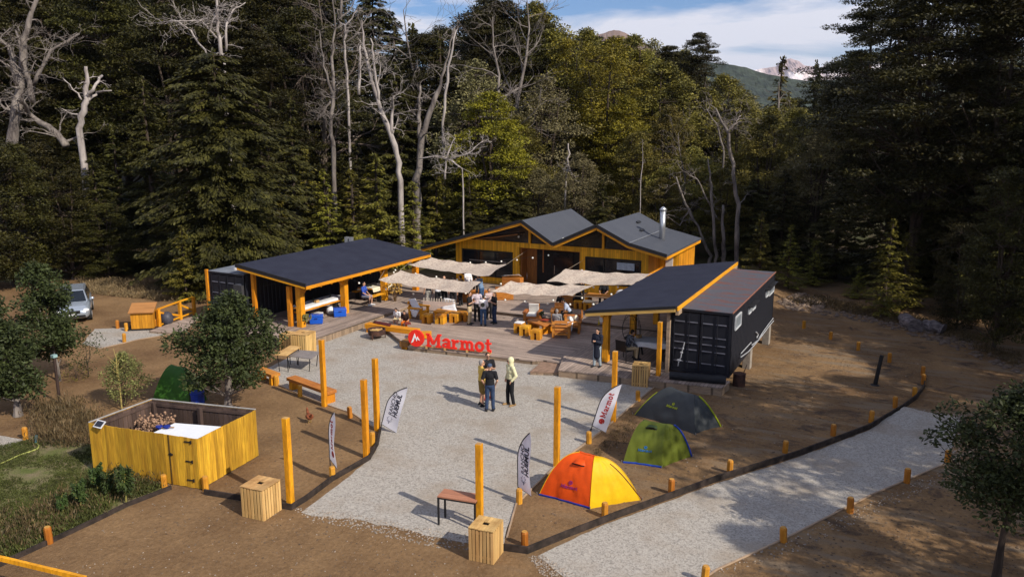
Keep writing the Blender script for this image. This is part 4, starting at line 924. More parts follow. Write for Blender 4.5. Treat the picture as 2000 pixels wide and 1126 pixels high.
l, f_, r = G(1211, 872), G(1292, 913), G(1350, 891); l = G(1217, 903); C = [l, f_, r, G(1250, 868)]
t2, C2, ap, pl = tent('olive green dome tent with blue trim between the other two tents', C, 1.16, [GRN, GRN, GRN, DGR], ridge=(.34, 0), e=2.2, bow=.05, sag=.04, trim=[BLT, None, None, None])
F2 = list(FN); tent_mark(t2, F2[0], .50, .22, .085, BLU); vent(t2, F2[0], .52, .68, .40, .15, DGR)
MB().tube([pl(2, s / 12) + Vector((.015, 0, .015)) for s in range(10)], .025, 6).build('pole_sleeve', BLT, t2)
GRY = cloth('dark grey tent cloth', (.050, .056, .060), .05); LIME = mat('lime green trim', (.36, .42, .01), .6)
l, f_, r = G(1240, 810), G(1357, 848), G(1407, 833); C = [l, f_, r, G(1318, 796)]
t3, C3, ap, pl = tent('dark grey dome tent with lime trim, farthest of the three tents', C, 1.10, [GRY] * 4, ridge=(.50, 0), e=1.6, bow=.03, sag=.07)
F3 = list(FN); tent_mark(t3, F3[0], .52, .42, .095, LIME)
MB().tube([pl(2, s / 12) + Vector((.015, 0, .015)) for s in range(11)], .026, 6).build('pole_sleeve', LIME, t3)
MB().tube([pl(0, s / 12) + Vector((-.01, 0, .012)) for s in range(9)], .014, 6).build('pole_sleeve', LIME, t3)
DG2 = cloth('deep green tent cloth', (.045, .14, .018)); C = [G(296, 788), G(372, 800), G(405, 780), G(335, 760)]
tent('green dome tent behind the plank enclosure, half hidden by the big tree', C, 1.35, [DG2, DG2, DG2, DG2], ridge=(.3, 0), e=1.8, bow=.05)
q = G(388, 800); o = MB().tube([(0, 0, 0), (0, 0, .6), (0, 0, .61), (0, 0, .68)], [.22, .24, .26, .25], 14).build('plastic_drum', mat('blue plastic', (.006, .04, .34), .4)); o.location = q; tag(o, 'blue plastic drum beside the green tent behind the enclosure', 'drum')

# ------------------------------------------------------------------ small table, benches, barrel, fire pit, hose
q0, q1, q2 = G(857, 1024), G(928, 1036), G(873, 1011)
t = thing('side_table', 'small table with reddish board top and black metal legs by the front crate', 'table', G(857, 1024), math.atan2((q1 - q0).y, (q1 - q0).x))
W_, D_, h_ = (q1 - q0).length, .42, .78
MB().box((W_ / 2, D_ / 2, h_), (W_ + .04, D_ + .04, .03)).build('tabletop', planks_mat('reddish table boards', (.42, .19, .11), (.34, .14, .08), .09, 'x', .6, .05, .6, .12), t)
for x in (0, W_):
    for y in (0, D_): MB().box((x, y, h_ / 2 - .01), (.045, .045, h_ - .02)).build('leg', BLACK, t)
m = MB()
for y in (0, D_): m.box((W_ / 2, y, h_ - .04), (W_ - .05, .035, .04))
for x in (0, W_): m.box((x, D_ / 2, h_ - .04), (.035, D_ - .05, .04))
m.build('apron', BLACK, t)
a, b = G(563, 760), G(640, 789); d = (b - a).normalized(); ang = math.atan2(d.y, d.x); L = (b - a).length
t = thing('plank_bench', 'long thick plank bench by the tall post on the left plaza edge', 'bench', a, ang)
MB().box((L / 2, .18, .42), (L + .1, .42, .12)).build('seat', ORANGE, t, bevel=.01)
for x in (.15, L - .1): MB().box((x, .18, .18), (.16, .36, .36)).build('leg', STAIN, t)
t = thing('plank_bench', 'short thick plank bench mostly hidden by the big left tree', 'bench', G(500, 742), ang)
MB().box((.55, .2, .40), (1.2, .4, .12)).build('seat', ORANGE, t)
for x in (.1, 1.0): MB().box((x, .2, .17), (.16, .34, .34)).build('leg', STAIN, t)
TT = mat('grey table top', (.24, .21, .20), .7, .15, 5)
for i, (P, lb) in enumerate([([(553, 693), (608, 700), (628, 686), (575, 682)], 'low grey folding table standing on gravel by the left tall post'), ([(536, 692), (560, 694), (588, 676), (566, 674)], 'pale wooden table under the tree at the left shed corner')]):
    z = .62 if i == 0 else .78; Q = [G(*p, z) for p in P]; c = sum(Q, Vector()) / 4
    t = thing('folding_table', lb, 'table', (c.x, c.y, 0)); MB().prism([(p.x - c.x, p.y - c.y) for p in Q], z - .03, z).build('tabletop', TT if i == 0 else PALE, t)
    for p in Q: MB().tube([((p.x - c.x) * .8, (p.y - c.y) * .8, z - .03), ((p.x - c.x) * .7, (p.y - c.y) * .7, 0)], .018, 6).build('leg', BLACK, t)
RST = mat('rusty steel', (.10, .045, .03), .8, .3, 6, col2=(.035, .02, .018))
q = G(736, 660); t = thing('fire_pit', 'rusty steel fire pit with split logs on gravel beside the thick timber benches', 'fire pit', q)
m = MB(); n = 24; vs = []
for r_, z in ((.0, .20), (.40, .20), (.43, .46), (.41, .46), (.38, .24), (.0, .24)): vs += [(r_ * math.cos(6.2832 * k / n), r_ * math.sin(6.2832 * k / n), z) for k in range(n)]
m.add(vs, [(i * n + k, i * n + (k + 1) % n, (i + 1) * n + (k + 1) % n, (i + 1) * n + k) for i in range(5) for k in range(n)]); m.build('bowl', RST, t)
for k in range(3): a = .6 + k * 2.094; MB().box((.40 * math.cos(a), .40 * math.sin(a), .22), (.05, .05, .44), a).build('leg', RST, t)
for k in range(5): MB().tube([(-.22 + .05 * k, -.2 + .08 * k, .40 + .03 * (k % 2)), (.2, -.16 + .08 * k, .44)], .045, 6).build('split_log', PALE, t)
q = G(1443, 753); t = thing('rusty_barrel', 'dark rusty barrel standing on dirt at the deck corner under the container', 'barrel', q)
MB().tube([(0, 0, 0), (0, 0, .2), (0, 0, .22), (0, 0, .24), (0, 0, .5), (0, 0, .52)], [.24, .24, .255, .24, .24, .26], 18).build('drum', RST, t); MB().tube([(.1, .1, .4), (.25, .1, .9)], .015, 5).build('rod', RST, t)
a, b = G(1308, 732, .47), G(1418, 742, .47); t = MB().tube([a.lerp(b, k / 8) + Vector((0, 0, .01 * math.sin(k * 2))) for k in range(9)], .16, 16).tube([a.lerp(b, -.004), a.lerp(b, .004)], .09, 12).build('rolled_mat', mat('black rubber mat', (.02, .02, .024), .7, .2, 5, bump=.3), smooth=False); based(t, a); tag(t, 'thick roll of black matting lying on the deck before the container doors', 'mat roll')
q = Vector((-8.0, 30.1, .31)); t = thing('hanging_hook_chain', 'white wire chain with two clamps hanging on the container doors', 'chain', PB(1330, 716, 30.32))
cp = [PB(x, y, 30.33) - t.location for x, y in [(1337, 668), (1334, 680), (1331, 688), (1330, 697), (1326, 703), (1324, 714)]]
MB().tube(cp, .022, 6).build('wire', PW, t); MB().ell(cp[2], (.06, .03, .05)).ell(cp[4], (.10, .03, .05)).ell(cp[1], (.035, .03, .06)).build('clamp', PW, t)
hp = [G(x, y) + Vector((0, 0, .03)) for x, y in [(-20, 916), (10, 903), (40, 889), (62, 882), (74, 877), (76, 871), (70, 866)]]
t = thing('garden_hose', 'pale green garden hose with nozzle lying across the lawn', 'hose'); MB().tube(hp, .022, 6).build('hose_line', mat('yellow green hose', (.42, .44, .12), .5), t)
MB().tube([hp[-1], hp[-1] + Vector((.0, .05, .25))], .04, 6).build('tap', mat('teal tap', (.05, .15, .18), .5), t); based(t, hp[0])
a, b = G(-30, 1082, .8), G(163, 1128, .8); t = thing('wooden_rail', 'yellow wooden rail crossing the bottom left corner', 'rail'); MB().beam(a, b + (b - a) * .02, .07, .10).build('rail', STAIN, t)
p = a - (b - a).normalized() * .5
for q in (a.lerp(b, .03), b): MB().box((q.x, q.y, .375), (.1, .1, .75)).build('post', STAIN, t)
based(t, (a.x, a.y, 0))
GW = mat('grey weathered log', (.22, .19, .19), .9, .35, 3, (1, 3, 3), .8, col2=(.06, .05, .055))
for (x1, y1, x2, y2, r, lb) in [(1762, 622, 1788, 640, .38, 'grey weathered stump lying on the dirt, left of the grey log'), (1800, 636, 1842, 644, .36, 'grey weathered log lying at the forest edge on the right')]:
    a, b = G(x1, y1 + 8) + Vector((0, 0, r * .8)), G(x2, y2 + 8) + Vector((0, 0, r * .7)); rnd = random.Random(x1); m = MB()
    m.tube([a.lerp(b, k / 6) + Vector((0, 0, rnd.uniform(-.06, .06))) for k in range(7)], [r * rnd.uniform(.7, 1.15) for k in range(7)], 9); o = m.build('weathered_log', GW); based(o, a - Vector((0, 0, r))); tag(o, lb, 'log')
# hen
q = G(605, 826); t = thing('hen', 'small reddish brown hen standing on the left dirt bed', 'hen', q, R(60)); HN = mat('red brown feathers', (.26, .075, .03), .8, .3, 18)
m = MB().ell((0, 0, .24), (.12, .17, .11)).cap((0, .12, .28), (0, .19, .42), .06, .04).ell((0, .20, .44), (.035, .05, .04)).cap((0, -.13, .28), (0, -.25, .40), .055, .02).ell((.09, -.01, .25), (.04, .12, .07)).ell((-.09, -.01, .25), (.04, .12, .07))
o = m.build('body', HN, t, True); md_ = o.modifiers.new('r', 'REMESH'); md_.mode = 'VOXEL'; md_.voxel_size = .012; md_.use_smooth_shade = True
MB().cap((0, .25, .44), (0, .285, .43), .012, .003, 6).build('beak', PALE, t); MB().ell((0, .21, .485), (.008, .035, .02)).ell((0, .235, .41), (.01, .012, .02)).build('comb', RED, t)
for s in (-.045, .045): MB().tube([(s, 0, .16), (s, .01, .02), (s, .06, .005)], .009, 5).build('leg', mat('yellow leg', (.5, .3, .05), .6), t)
# ------------------------------------------------------------------ sails and string lights
SAILM = mat('sand camouflage net cloth', (.60, .51, .42), .9, .1, 9, (1, 1, 1), .3, col2=(.44, .34, .28), ramp=(.38, .55), fine=(30, .12), trans=.25)
V = Vector
def sail(label, C, sag=.22, seed=0, cords=()):
    a, b, c_, d = C; o_ = (a + b + c_ + d) / 4; base = Vector((o_.x, o_.y, .35))
    t = thing('shade_sail', label, 'shade sail', base, 0, 'shade sails stretched over the deck'); m = MB()
    def f(u, v):
        p = a.lerp(b, v).lerp(d.lerp(c_, v), u)
        k = 16 * u * (1 - u) * v * (1 - v); inn = (p - o_) * -.06 * (1 - abs(2 * u - 1) ** 2) * (abs(2 * v - 1) ** 2) + (p - o_) * -.03 * (1 - abs(2 * v - 1) ** 2) * (abs(2 * u - 1) ** 2)
        z = -sag * .55 * k - sag * .9 * (4 * u * (1 - u)) * .45 + noise.noise(Vector((u * 6 + seed, v * 3, seed))) * .07 + math.sin(u * 26 + seed) * .018
        return p + inn + Vector((0, 0, z)) - base
    m.sheet(f, 40, 14); m.build('cloth', SAILM, t, True)
    for (u_, v_), q in cords: MB().tube([f(u_, v_), V(q) - base], .012, 5).build('cord', mat('sail cord', (.30, .24, .18), .8), t)
    return t, [f(0, 0) + base, f(0, 1) + base, f(1, 1) + base, f(1, 0) + base]
def pz(px, py, z): return G(px, py, z)
sail('sand coloured shade sail highest and farthest, by the left cabin window', [pz(797, 517, 2.35), pz(842, 503, 2.65), pz(990, 516, 2.5), pz(955, 539, 2.3)], seed=1, cords=[((0, 0), (-26.25, 38.9, 2.2)), ((0, 1), (-26.0, 40.2, 2.5)), ((1, 1), (-20.9, 43.0, 2.6))])
sail('sand coloured shade sail from the left shed post over the people behind the fence', [pz(740, 547, 2.25), pz(782, 528, 2.65), pz(940, 551, 2.4), pz(915, 572, 2.2)], seed=2, cords=[((0, 0), (-26.25, 36.0, 2.2)), ((0, 1), (-26.25, 39.0, 2.4))])
sail('sand coloured shade sail over the deck centre, nearest of the right pair', [pz(958, 569, 2.3), pz(998, 548, 2.6), pz(1162, 556, 2.5), pz(1118, 577, 2.25)], seed=3, cords=[((1, 0), (-11.15, 34.0, 2.3)), ((1, 1), (-11.15, 37.6, 2.35))])
sail('sand coloured shade sail in front of the right cabin window', [pz(1068, 549, 2.25), pz(1105, 524, 2.6), pz(1276, 533, 2.5), pz(1236, 556, 2.3)], seed=4, cords=[((0, 0), (-17.2, 43.0, 2.3)), ((1, 0), (-11.15, 37.6, 2.3)), ((1, 1), (-11.15, 41.0, 2.4))])
BULB = mat('white glass bulb', (.85, .82, .74), .3, .02, spec=.5)
def string(label, A, B, n, sag=.5, loc=None):
    t = thing('string_lights', label, 'string lights', (A.x, A.y, A.z), 0, 'strings of round bulbs over the deck'); P = lambda k: A.lerp(B, k) - Vector((0, 0, sag * 4 * k * (1 - k))) - A
    MB().tube([P(k / 20) for k in range(21)], .007, 4).build('cable', BLACK, t); pm = None
    for i in range(n):
        q = P((i + .5) / n)
        if pm is None: pm = MB().ell((0, 0, 0), .055, nu=10, nv=7).mesh('bulb', BULB, True)
        o = bpy.data.objects.new('bulb', pm); COL.objects.link(o); o.parent = t; o.location = q - Vector((0, 0, .07))
string('string of bulbs from the left shed post to the cabin wall, above the far sail', Vector((-26.3, 39.1, 2.3)), Vector((-18.6, 42.2, 2.75)), 9, .35)
string('string of bulbs across the deck centre in front of the near sails', Vector((-26.3, 36, 2.2)), Vector((-11.3, 34.0, 2.2)), 12, .75)
string('string of bulbs running between the middle sails', Vector((-26.3, 36, 2.25)), Vector((-11.2, 37.6, 2.35)), 12, .45)
string('string of bulbs from the left shed to the right cabin wall', Vector((-26.3, 32.5, 2.2)), Vector((-11.2, 37.6, 2.3)), 11, .95)

# ------------------------------------------------------------------ deck furniture
YB = mat('yellow stained block', (.70, .32, .018), .6, .2, 4, (1, 1, .3), .15, col2=(.36, .14, .012), objvar=.15)
def stool(loc, rz, label, s=.46, cover=None):
    t = thing('block_stool', label, 'stool', loc, rz, 'cube stools on the deck'); 
    MB().box((0, 0, s * .86), (s, s, s * .28)).build('seat', YB, t, bevel=.012)
    for k in (-1, 1): MB().box((k * s * .31, 0, s * .36), (s * .36, s * .98, s * .72)).build('leg', YB, t)
    if cover: MB().ell((0, 0, s * 1.02), (s * .62, s * .6, .07)).ell((s * .5, -.02, s * .85), (.12, .2, .14)).ell((-s * .5, .05, s * .9), (.1, .2, .1)).build('sheepskin', cover, t, True)
    return t
def D(px, py, z=.2): return G(px, py, z)
FUR = mat('cream sheepskin', (.74, .65, .48), .95, .15, 14, bump=1)
ang0 = R(8)
for px, py, z, lb, cv in [(832, 631, .2, 'yellow cube stool nearest the wooden armchair with white blanket', None), (858, 632, .2, 'yellow cube stool in the middle before the low picket fence', None), (886, 630, .2, 'yellow cube stool left of the standing group', None), (903, 627, .2, 'yellow cube stool right behind the man in khaki trousers', None),
                          (1012, 650, .2, 'yellow stool with a pale pad, left end of the right lounge group', WHITE), (1023, 655, .2, 'yellow stool pushed against the padded one by the low table', None), (1045, 663, .2, 'single notched yellow stool nearest the camera in the right lounge group', None),
                          (1128, 603, .35, 'yellow stool beside the planter box behind the sails', None), (1147, 606, .35, 'stool covered by a cream sheepskin near the right shed roof', FUR)]:
    stool(D(px, py, z) + Vector((0, .15, 0)), ang0, lb, cover=None if cv is None or cv is WHITE else cv)
    if cv is WHITE: q = D(px, py, z) + Vector((0, .15, .465)); o = MB().box((0, 0, .03), (.4, .4, .06)).build('seat_pad', WHITE, bevel=.02); o.location = q; tag(o, 'pale pad lying on the left end stool of the right lounge group', 'cushion')
def armchair(loc, rz, label, w_=.85, d_=.8, wood=None, cushion=None, blanket=None, sofa=False):
    wood = wood or ORANGE; t = thing('timber_sofa' if sofa else 'timber_armchair', label, 'sofa' if sofa else 'armchair', loc, rz)
    for s in (-1, 1):
        for y in (-d_ / 2 + .07, d_ / 2 - .07): MB().box((s * (w_ / 2 - .06), y, .27), (.12, .12, .54)).build('leg', wood, t)
        MB().box((s * (w_ / 2 - .04), 0, .57), (.17, d_ + .06, .06)).build('armrest', wood, t, bevel=.008)
    MB().box((0, 0, .33), (w_ - .25, d_ - .04, .09)).build('seat', wood, t)
    m = MB(); Q = Matrix.Rotation(R(-14), 3, 'X')
    for k in range(3): m.box((0, -d_ / 2 + .02 - k * .045, .46 + k * .17), (w_ - .24, .045, .145), M=Q)
    m.build('backrest', wood, t); MB().box((0, -d_ / 2 - .0, .2), (w_ - .25, .05, .1)).build('rear_rail', wood, t)
    if cushion:
        MB().box((0, .02, .42), (w_ - .28, d_ - .12, .10)).build('seat_cushion', cushion, t, bevel=.03); MB().box((0, -d_ / 2 + .07, .66), (w_ - .28, .07, .5), M=Q).build('back_cushion', cushion, t, bevel=.02)
    return t
CAN = mat('white canvas', (.66, .65, .62), .9, .05, 5, bump=.2)
armchair(D(812, 622) + Vector((0, .3, 0)), R(-85), 'wooden armchair with white blanket left of the low picket fence', wood=STAINH)
armchair(D(1036, 633) + Vector((-.1, .45, 0)), R(195), 'wooden lounge chair with white canvas facing the camera', .8, .85, ORANGE, CAN)
armchair(D(1088, 660) + Vector((.05, .4, 0)), R(20), 'wooden armchair seen from behind at the low table', .85, .75, ORANGE)
armchair(D(1124, 648) + Vector((-.3, .3, 0)), R(112), 'wide timber sofa with pillows and a white blanket on the right', 1.5, .8, ORANGE, None, None, True)
armchair(D(1078, 632) + Vector((.1, .7, 0)), R(200), 'dark wooden armchair behind the low table where the pair sits', .8, .75, mat('dark orange wood', (.3, .12, .03), .7), None)
def pillow(loc, r, rz, label, m=WHITE, tilt=(60, 0)):
    o = MB().ell((0, 0, 0), (r, r * .75, .09)).build('pillow', m, smooth=True); o.location = loc; o.rotation_euler = (R(tilt[0]), R(tilt[1]), rz); tag(o, label, 'pillow'); return o
def drape(label, P, m, seed=0, name='blanket'):
    """cloth sheet through a grid of points"""
    mb = MB(); nu, nv = len(P[0]) - 1, len(P) - 1; K = 6
    def f(u, v):
        x, y = u * nu, v * nv; i, j = min(int(x), nu - 1), min(int(y), nv - 1); a = P[j][i].lerp(P[j][i + 1], x - i); b = P[j + 1][i].lerp(P[j + 1][i + 1], x - i)
        return a.lerp(b, y - j) + Vector((noise.noise(Vector((u * 7, v * 7, seed))), noise.noise(Vector((u * 7, v * 7, seed + 9))), noise.noise(Vector((u * 8, v * 8, seed + 5))))) * .035
    mb.sheet(f, nu * K, nv * K); o = mb.build(name, m, smooth=True); based(o, P[0][0]); s_ = o.modifiers.new('s', 'SOLIDIFY'); s_.thickness = .012; tag(o, label, name.replace('_', ' ')); return o
V = Vector
q = D(1124, 648) + V((-.3, .3, 0))
pillow(q + V((.05, -.25, .56)), .27, R(110), 'white pillow standing on the wide timber sofa', tilt=(65, 0)); pillow(q + V((.15, .2, .55)), .25, R(100), 'cream pillow behind the white one on the wide timber sofa', CREAM, (65, 0))
drape('white blanket hanging over the end of the wide timber sofa', [[q + V((-.35, -.35, .50)), q + V((.25, -.5, .52))], [q + V((-.30, -.85, .58)), q + V((.40, -.85, .60))], [q + V((-.22, -.92, .30)), q + V((.38, -.95, .22))], [q + V((.0, -.95, .10)), q + V((.25, -.97, .06))]], WHITE, 2)
q = D(812, 622) + V((0, .3, 0))
drape('white blanket thrown over the back of the left wooden armchair', [[q + V((-.50, -.2, .95)), q + V((-.42, .3, .92))], [q + V((-.2, -.25, .50)), q + V((-.1, .28, .48))], [q + V((.3, -.3, .45)), q + V((.36, .1, .44))]], WHITE, 4)
drape('white cloth hanging under the arm of the left wooden armchair', [[q + V((-.2, -.50, .52)), q + V((.35, -.50, .50))], [q + V((-.1, -.52, .3)), q + V((.25, -.54, .28))], [q + V((.0, -.53, .16)), q + V((.15, -.54, .14))]], WHITE, 6)
def low_table(label, a, b, w_, h, m=ORANGE):
    d = (b - a); L = d.length; t = thing('low_table', label, 'table', a, math.atan2(d.y, d.x)); MB().box((L / 2, 0, h - .04), (L, w_, .08)).build('tabletop', m, t, bevel=.008)
    for x in (.12, L - .12): MB().box((x, 0, (h - .085) / 2), (.14, w_ * .9, h - .085)).build('leg', STAIN, t)
    return t
low_table('low orange table in the middle of the right lounge group', D(1036, 642) + V((0, .2, 0)), D(1066, 655) + V((0, .4, 0)), .7, .45)
low_table('low orange table before the picket fence with dark bits on it', D(850, 622) + V((-.1, .2, 0)), D(902, 626) + V((0, .2, 0)), .6, .42, STAINH)
o = MB().tube([(0, 0, 0), (0, 0, .03)], [.2, .24], 14).build('red_bowl', mat('red brown bowl', (.35, .05, .02), .4)); o.location = D(1058, 646) + V((.0, .35, .455)); tag(o, 'reddish round tray on the low table of the right lounge group', 'tray')
twigs('potted_plant', 'small dark green plant on the right lounge table', 'plant', D(1052, 640) + V((.0, .35, .455)), .12, .28, 14, mat('green stems', (.05, .07, .02)), mat('dull green leaf', (.06, .08, .025)), 5, .03, 40)
# low picket screen with cloth
A, B = D(826, 614, .2), D(891, 619, .2); t = thing('picket_screen', 'low slatted picket screen with beige cloth behind the cube stools', 'picket fence', A, math.atan2((B - A).y, (B - A).x)); L = (B - A).length
PK = mat('pale grey picket', (.50, .44, .38), .8, .15, 4)
for k in range(13): MB().box((L * (k + .5) / 13, 0, .45), (.07, .025, .9)).tube([(L * (k + .5) / 13, 0, .9), (L * (k + .5) / 13, 0, .93)], [.035, .01], 6).build('picket', PK, t)
MB().box((L / 2, .03, .25), (L, .03, .07)).box((L / 2, .03, .72), (L, .03, .07)).build('rail', PK, t)
MB().box((L / 2, -.030, .52), (L * .98, .02, .50)).build('cloth_panel', mat('beige cloth', (.60, .48, .42), .9, .1, 6), t, bevel=.005)
A2 = A + V((.25, -.55, 0)); 
drape('white patterned blanket over the right end of the picket screen', [[B + V((-.75, .05, .95)), B + V((-.1, .05, .92))], [B + V((-.85, -.06, .6)), B + V((.0, -.08, .65))], [B + V((-.7, -.3, .38)), B + V((.25, -.32, .42))]], WHITE, 8)
# thick timbers by the fire pit
def timber(label, a, b, w_, h, z, m=STAINH):
    d = b - a; L = d.length; t = thing('timber_bench', label, 'bench', (a.x, a.y, 0), math.atan2(d.y, d.x)); MB().box((L / 2, 0, z + h / 2), (L, w_, h)).build('beam', m, t, bevel=.012)
    for x in (.2, L - .2): MB().box((x, 0, z / 2), (.25, w_ * .85, z)).build('support', STAIN, t)
    return t
timber('long thick yellow timber bench left of the red letters, seating the children', G(712, 637, .3) + V((0, .2, 0)), G(812, 650, .3) + V((0, .2, 0)), .42, .24, .2)
timber('thick yellow timber block behind the round red emblem', G(800, 655, .3), G(842, 655, .3), .5, .25, .22)
timber('short brown timber stack on gravel left of the round red emblem', G(788, 674, .1), G(804, 676, .1), .7, .26, .12, mat('brown timber', (.26, .12, .03), .7, .2, 3))
drape('dark red blanket on the long thick timber bench', [[G(732, 626, .46), G(765, 632, .46)], [G(728, 630, .46), G(762, 637, .46)]], mat('maroon cloth', (.09, .012, .012), .9), 3)
drape('red blanket folded behind the two children', [[G(790, 628, .48), G(802, 629, .48)], [G(790, 633, .48), G(803, 634, .48)]], mat('red cloth', (.20, .03, .02), .9), 5)
# planter boxes, left shed tables, coolers ...
for (pa, pb, z, lb) in [((969, 586), (1003, 585), .35, 'plain orange planter box left of the sail edge behind the group'), ((1094, 598), (1120, 601), .35, 'plain orange planter box at the sail corner near the seated man'), ((893, 590), (950, 592), .35, 'long orange box counter behind the standing group')]:
    a, b = G(*pa, z), G(*pb, z); d = b - a; t = thing('planter_box', lb, 'planter', a, math.atan2(d.y, d.x)); L = d.length
    MB().box((L / 2, .25, .31), (L, .5, .62)).build('box_body', planks_mat('orange horizontal boards', (.50, .20, .03), (.38, .13, .02), .16, 'x', .6, .05, .5, .2), t); MB().box((L / 2, .25, .64), (L + .03, .53, .03)).build('top', ORANGE, t)
def covered_table(label, cx, cy, L, W_, h, m, bench=True, z=.35, rot=R(90), clothlabel='', objs=0):
    t = thing('long_table', label, 'table', (cx, cy, z), rot); MB().box((0, 0, h - .02), (L, W_, .04)).build('tabletop', STAINH, t)
    for x in (-L / 2 + .3, L / 2 - .3): MB().beam((x, -W_ / 2 + .08, 0), (x, W_ / 2 - .25, h - .04), .07, .07).beam((x + .08, W_ / 2 - .08, 0), (x + .08, -W_ / 2 + .25, h - .04), .07, .07).build('trestle', BLACK, t)
    mb = MB(); hw = W_ / 2 + .02
    def f(u, v):
        x = (u - .5) * (L * .96); s = (v - .5) * 2 * (hw + .22); 
        if abs(s) <= hw: return V((x, s, h + .012 + noise.noise(V((x * 2, s * 3, 1))) * .008))
        k = abs(s) - hw; return V((x + .01 * math.sin(x * 9), math.copysign(hw + .01 + .03 * (k / .22) * (1 + math.sin(x * 8)), s), h + .01 - k * (1 + .1 * math.sin(x * 5))))
    o = mb.sheet(f, 40, 24).build('tablecloth', m, smooth=True); o.location = (cx, cy, z); o.rotation_euler = (0, 0, rot); tag(o, clothlabel, 'tablecloth')
    rnd = random.Random(int(cx * 7))
    names_ = []
    for i in range(objs):
        q = Matrix.Rotation(rot, 3, 'Z') @ V((rnd.uniform(-L * .42, L * .42), rnd.uniform(-W_ * .3, W_ * .3), 0)); k = i % 3
        if k == 0: o = MB().box((0, 0, .06), (.22, .16, .12)).build('food_box', [DARK, PALE, WHITE][i % 3 if 0 else rnd.randrange(3)]); lb = 'small box %s' % label
        elif k == 1: o = MB().tube([(0, 0, 0), (0, 0, .14), (0, 0, .17), (0, 0, .22)], [.035, .035, .014, .014], 10).build('bottle', mat('dark glass', (.02, .03, .015), .15)); lb = 'dark bottle'
        else: o = MB().tube([(0, 0, 0), (0, 0, .02)], [.09, .12], 14).build('plate', WHITE); lb = 'white plate'
        o.location = V((cx, cy, z + h + .02)) + q; o.rotation_euler = (0, 0, rnd.uniform(0, 3)); wh = clothlabel.split(' under')[0].split(' on ')[0]
        tag(o, ['small box', 'dark bottle', 'white plate'][k] + ' standing on the ' + wh, ['box', 'bottle', 'plate'][k], 'tableware on the ' + wh); names_.append((o, k, wh))
    for k in range(3):
        L_ = sorted([q for q in names_ if q[1] == k], key=lambda q: q[0].location.y + .3 * q[0].location.x)
        for j, (o, _, wh) in enumerate(L_): o['label'] = (['nearest ', 'second ', 'third ', 'fourth '][j] if len(L_) > 1 else '') + ['small box', 'dark bottle', 'white plate'][k] + ' on the ' + wh + (' of the ' + clothlabel.split(' of the ')[1] if ' of the ' in clothlabel else '')
    return t
def plain_bench(label, cx, cy, L, z=.35, rot=R(90), h=.45):
    t = thing('bench', label, 'bench', (cx, cy, z), rot); MB().box((0, 0, h), (L, .3, .05)).build('seat', STAINH, t)
    for x in (-L / 2 + .3, L / 2 - .3): MB().box((x, 0, h / 2), (.07, .26, h - .03)).build('leg', BLACK, t)
covered_table('long trestle table under the near half of the left shed', -27.2, 31.3, 3.4, .85, .78, WHITE, clothlabel='white cloth on the near trestle table of the left shed', objs=8)
plain_bench('yellow bench in front of the near trestle table', -26.75, 30.8, 3.2, h=.66)
covered_table('trestle table in the far half of the left shed', -27.1, 36.6, 3.0, .95, .78, CREAM, clothlabel='cream cloth on the far trestle table of the left shed', objs=6)
plain_bench('yellow bench beside the far trestle table', -26.35, 35.0, 1.4)
plain_bench('yellow bench behind the cream clothed table', -28.0, 36.6, 2.6)
for i, (px, py, lb) in enumerate([(613, 633, 'blue cool box nearest the corner post of the left shed'), (659, 619, 'blue cool box against the second post of the left shed')]):
    CB = mat('bright blue plastic', (.006, .085, .50), .35, .05, spec=.5); t = thing('cool_box', lb, 'cool box', G(px, py, .35) + V((.0, .2, 0)), R(35 + 10 * i), 'blue cool boxes')
    MB().box((0, 0, .19), (.62, .40, .36), taper=1.05).build('body', CB, t, bevel=.03); MB().box((0, 0, .41), (.66, .44, .08)).build('lid', CB, t, bevel=.03)
    MB().box((0, -.225, .30), (.16, .03, .05)).build('latch', mat('blue latch', (.01, .03, .2), .4), t)
    for s in (-1, 1): MB().box((s * .335, 0, .3), (.03, .16, .04)).build('handle', mat('blue latch', (.01, .03, .2), .4), t)
o = MB().box((0, 0, .14), (.5, .35, .28)).build('cardboard_box', mat('white carton', (.62, .6, .57), .8), bevel=.01); o.location = (-27.0, 31.0, .35); tag(o, 'white carton under the near trestle table', 'box')
o = MB().ell((0, 0, .2), (.22, .2, .22)).build('white_bag', WHITE, smooth=True); o.location = (-26.9, 31.9, .35); tag(o, 'white bag on the floor by the second shed post', 'bag')
DRY = mat('dry golden leaf', (.50, .30, .07), .9, .2, 9, objvar=.1)
twigs('dry_plant', 'golden dry plant in a pot behind the third shed post', 'plant', G(772, 588, .35), .38, 1.05, 40, mat('dry stem', (.2, .12, .06)), DRY, 7, .05, 110)
twigs('dry_plant', 'small dry plant beside the slatted crate at the left shed corner', 'plant', G(596, 637, .35), .3, .6, 24, mat('dry stem', (.2, .12, .06)), mat('olive dry leaf', (.16, .14, .04)), 8, .05, 60)
# roof antenna
t = thing('roof_vent', 'white twin vent box on the far edge of the left container roof', 'vent', PA(682, 472, -30.4)); t.location.z = 3.0
for s in (-.16, .16): MB().box((s, 0, .25), (.20, .2, .36)).build('vent_box', STEEL, t)
MB().tube([(0, 0, -.25), (0, 0, .14)], .04, 8).box((0, 0, .12), (.5, .08, .05)).build('bracket', STEEL, t)
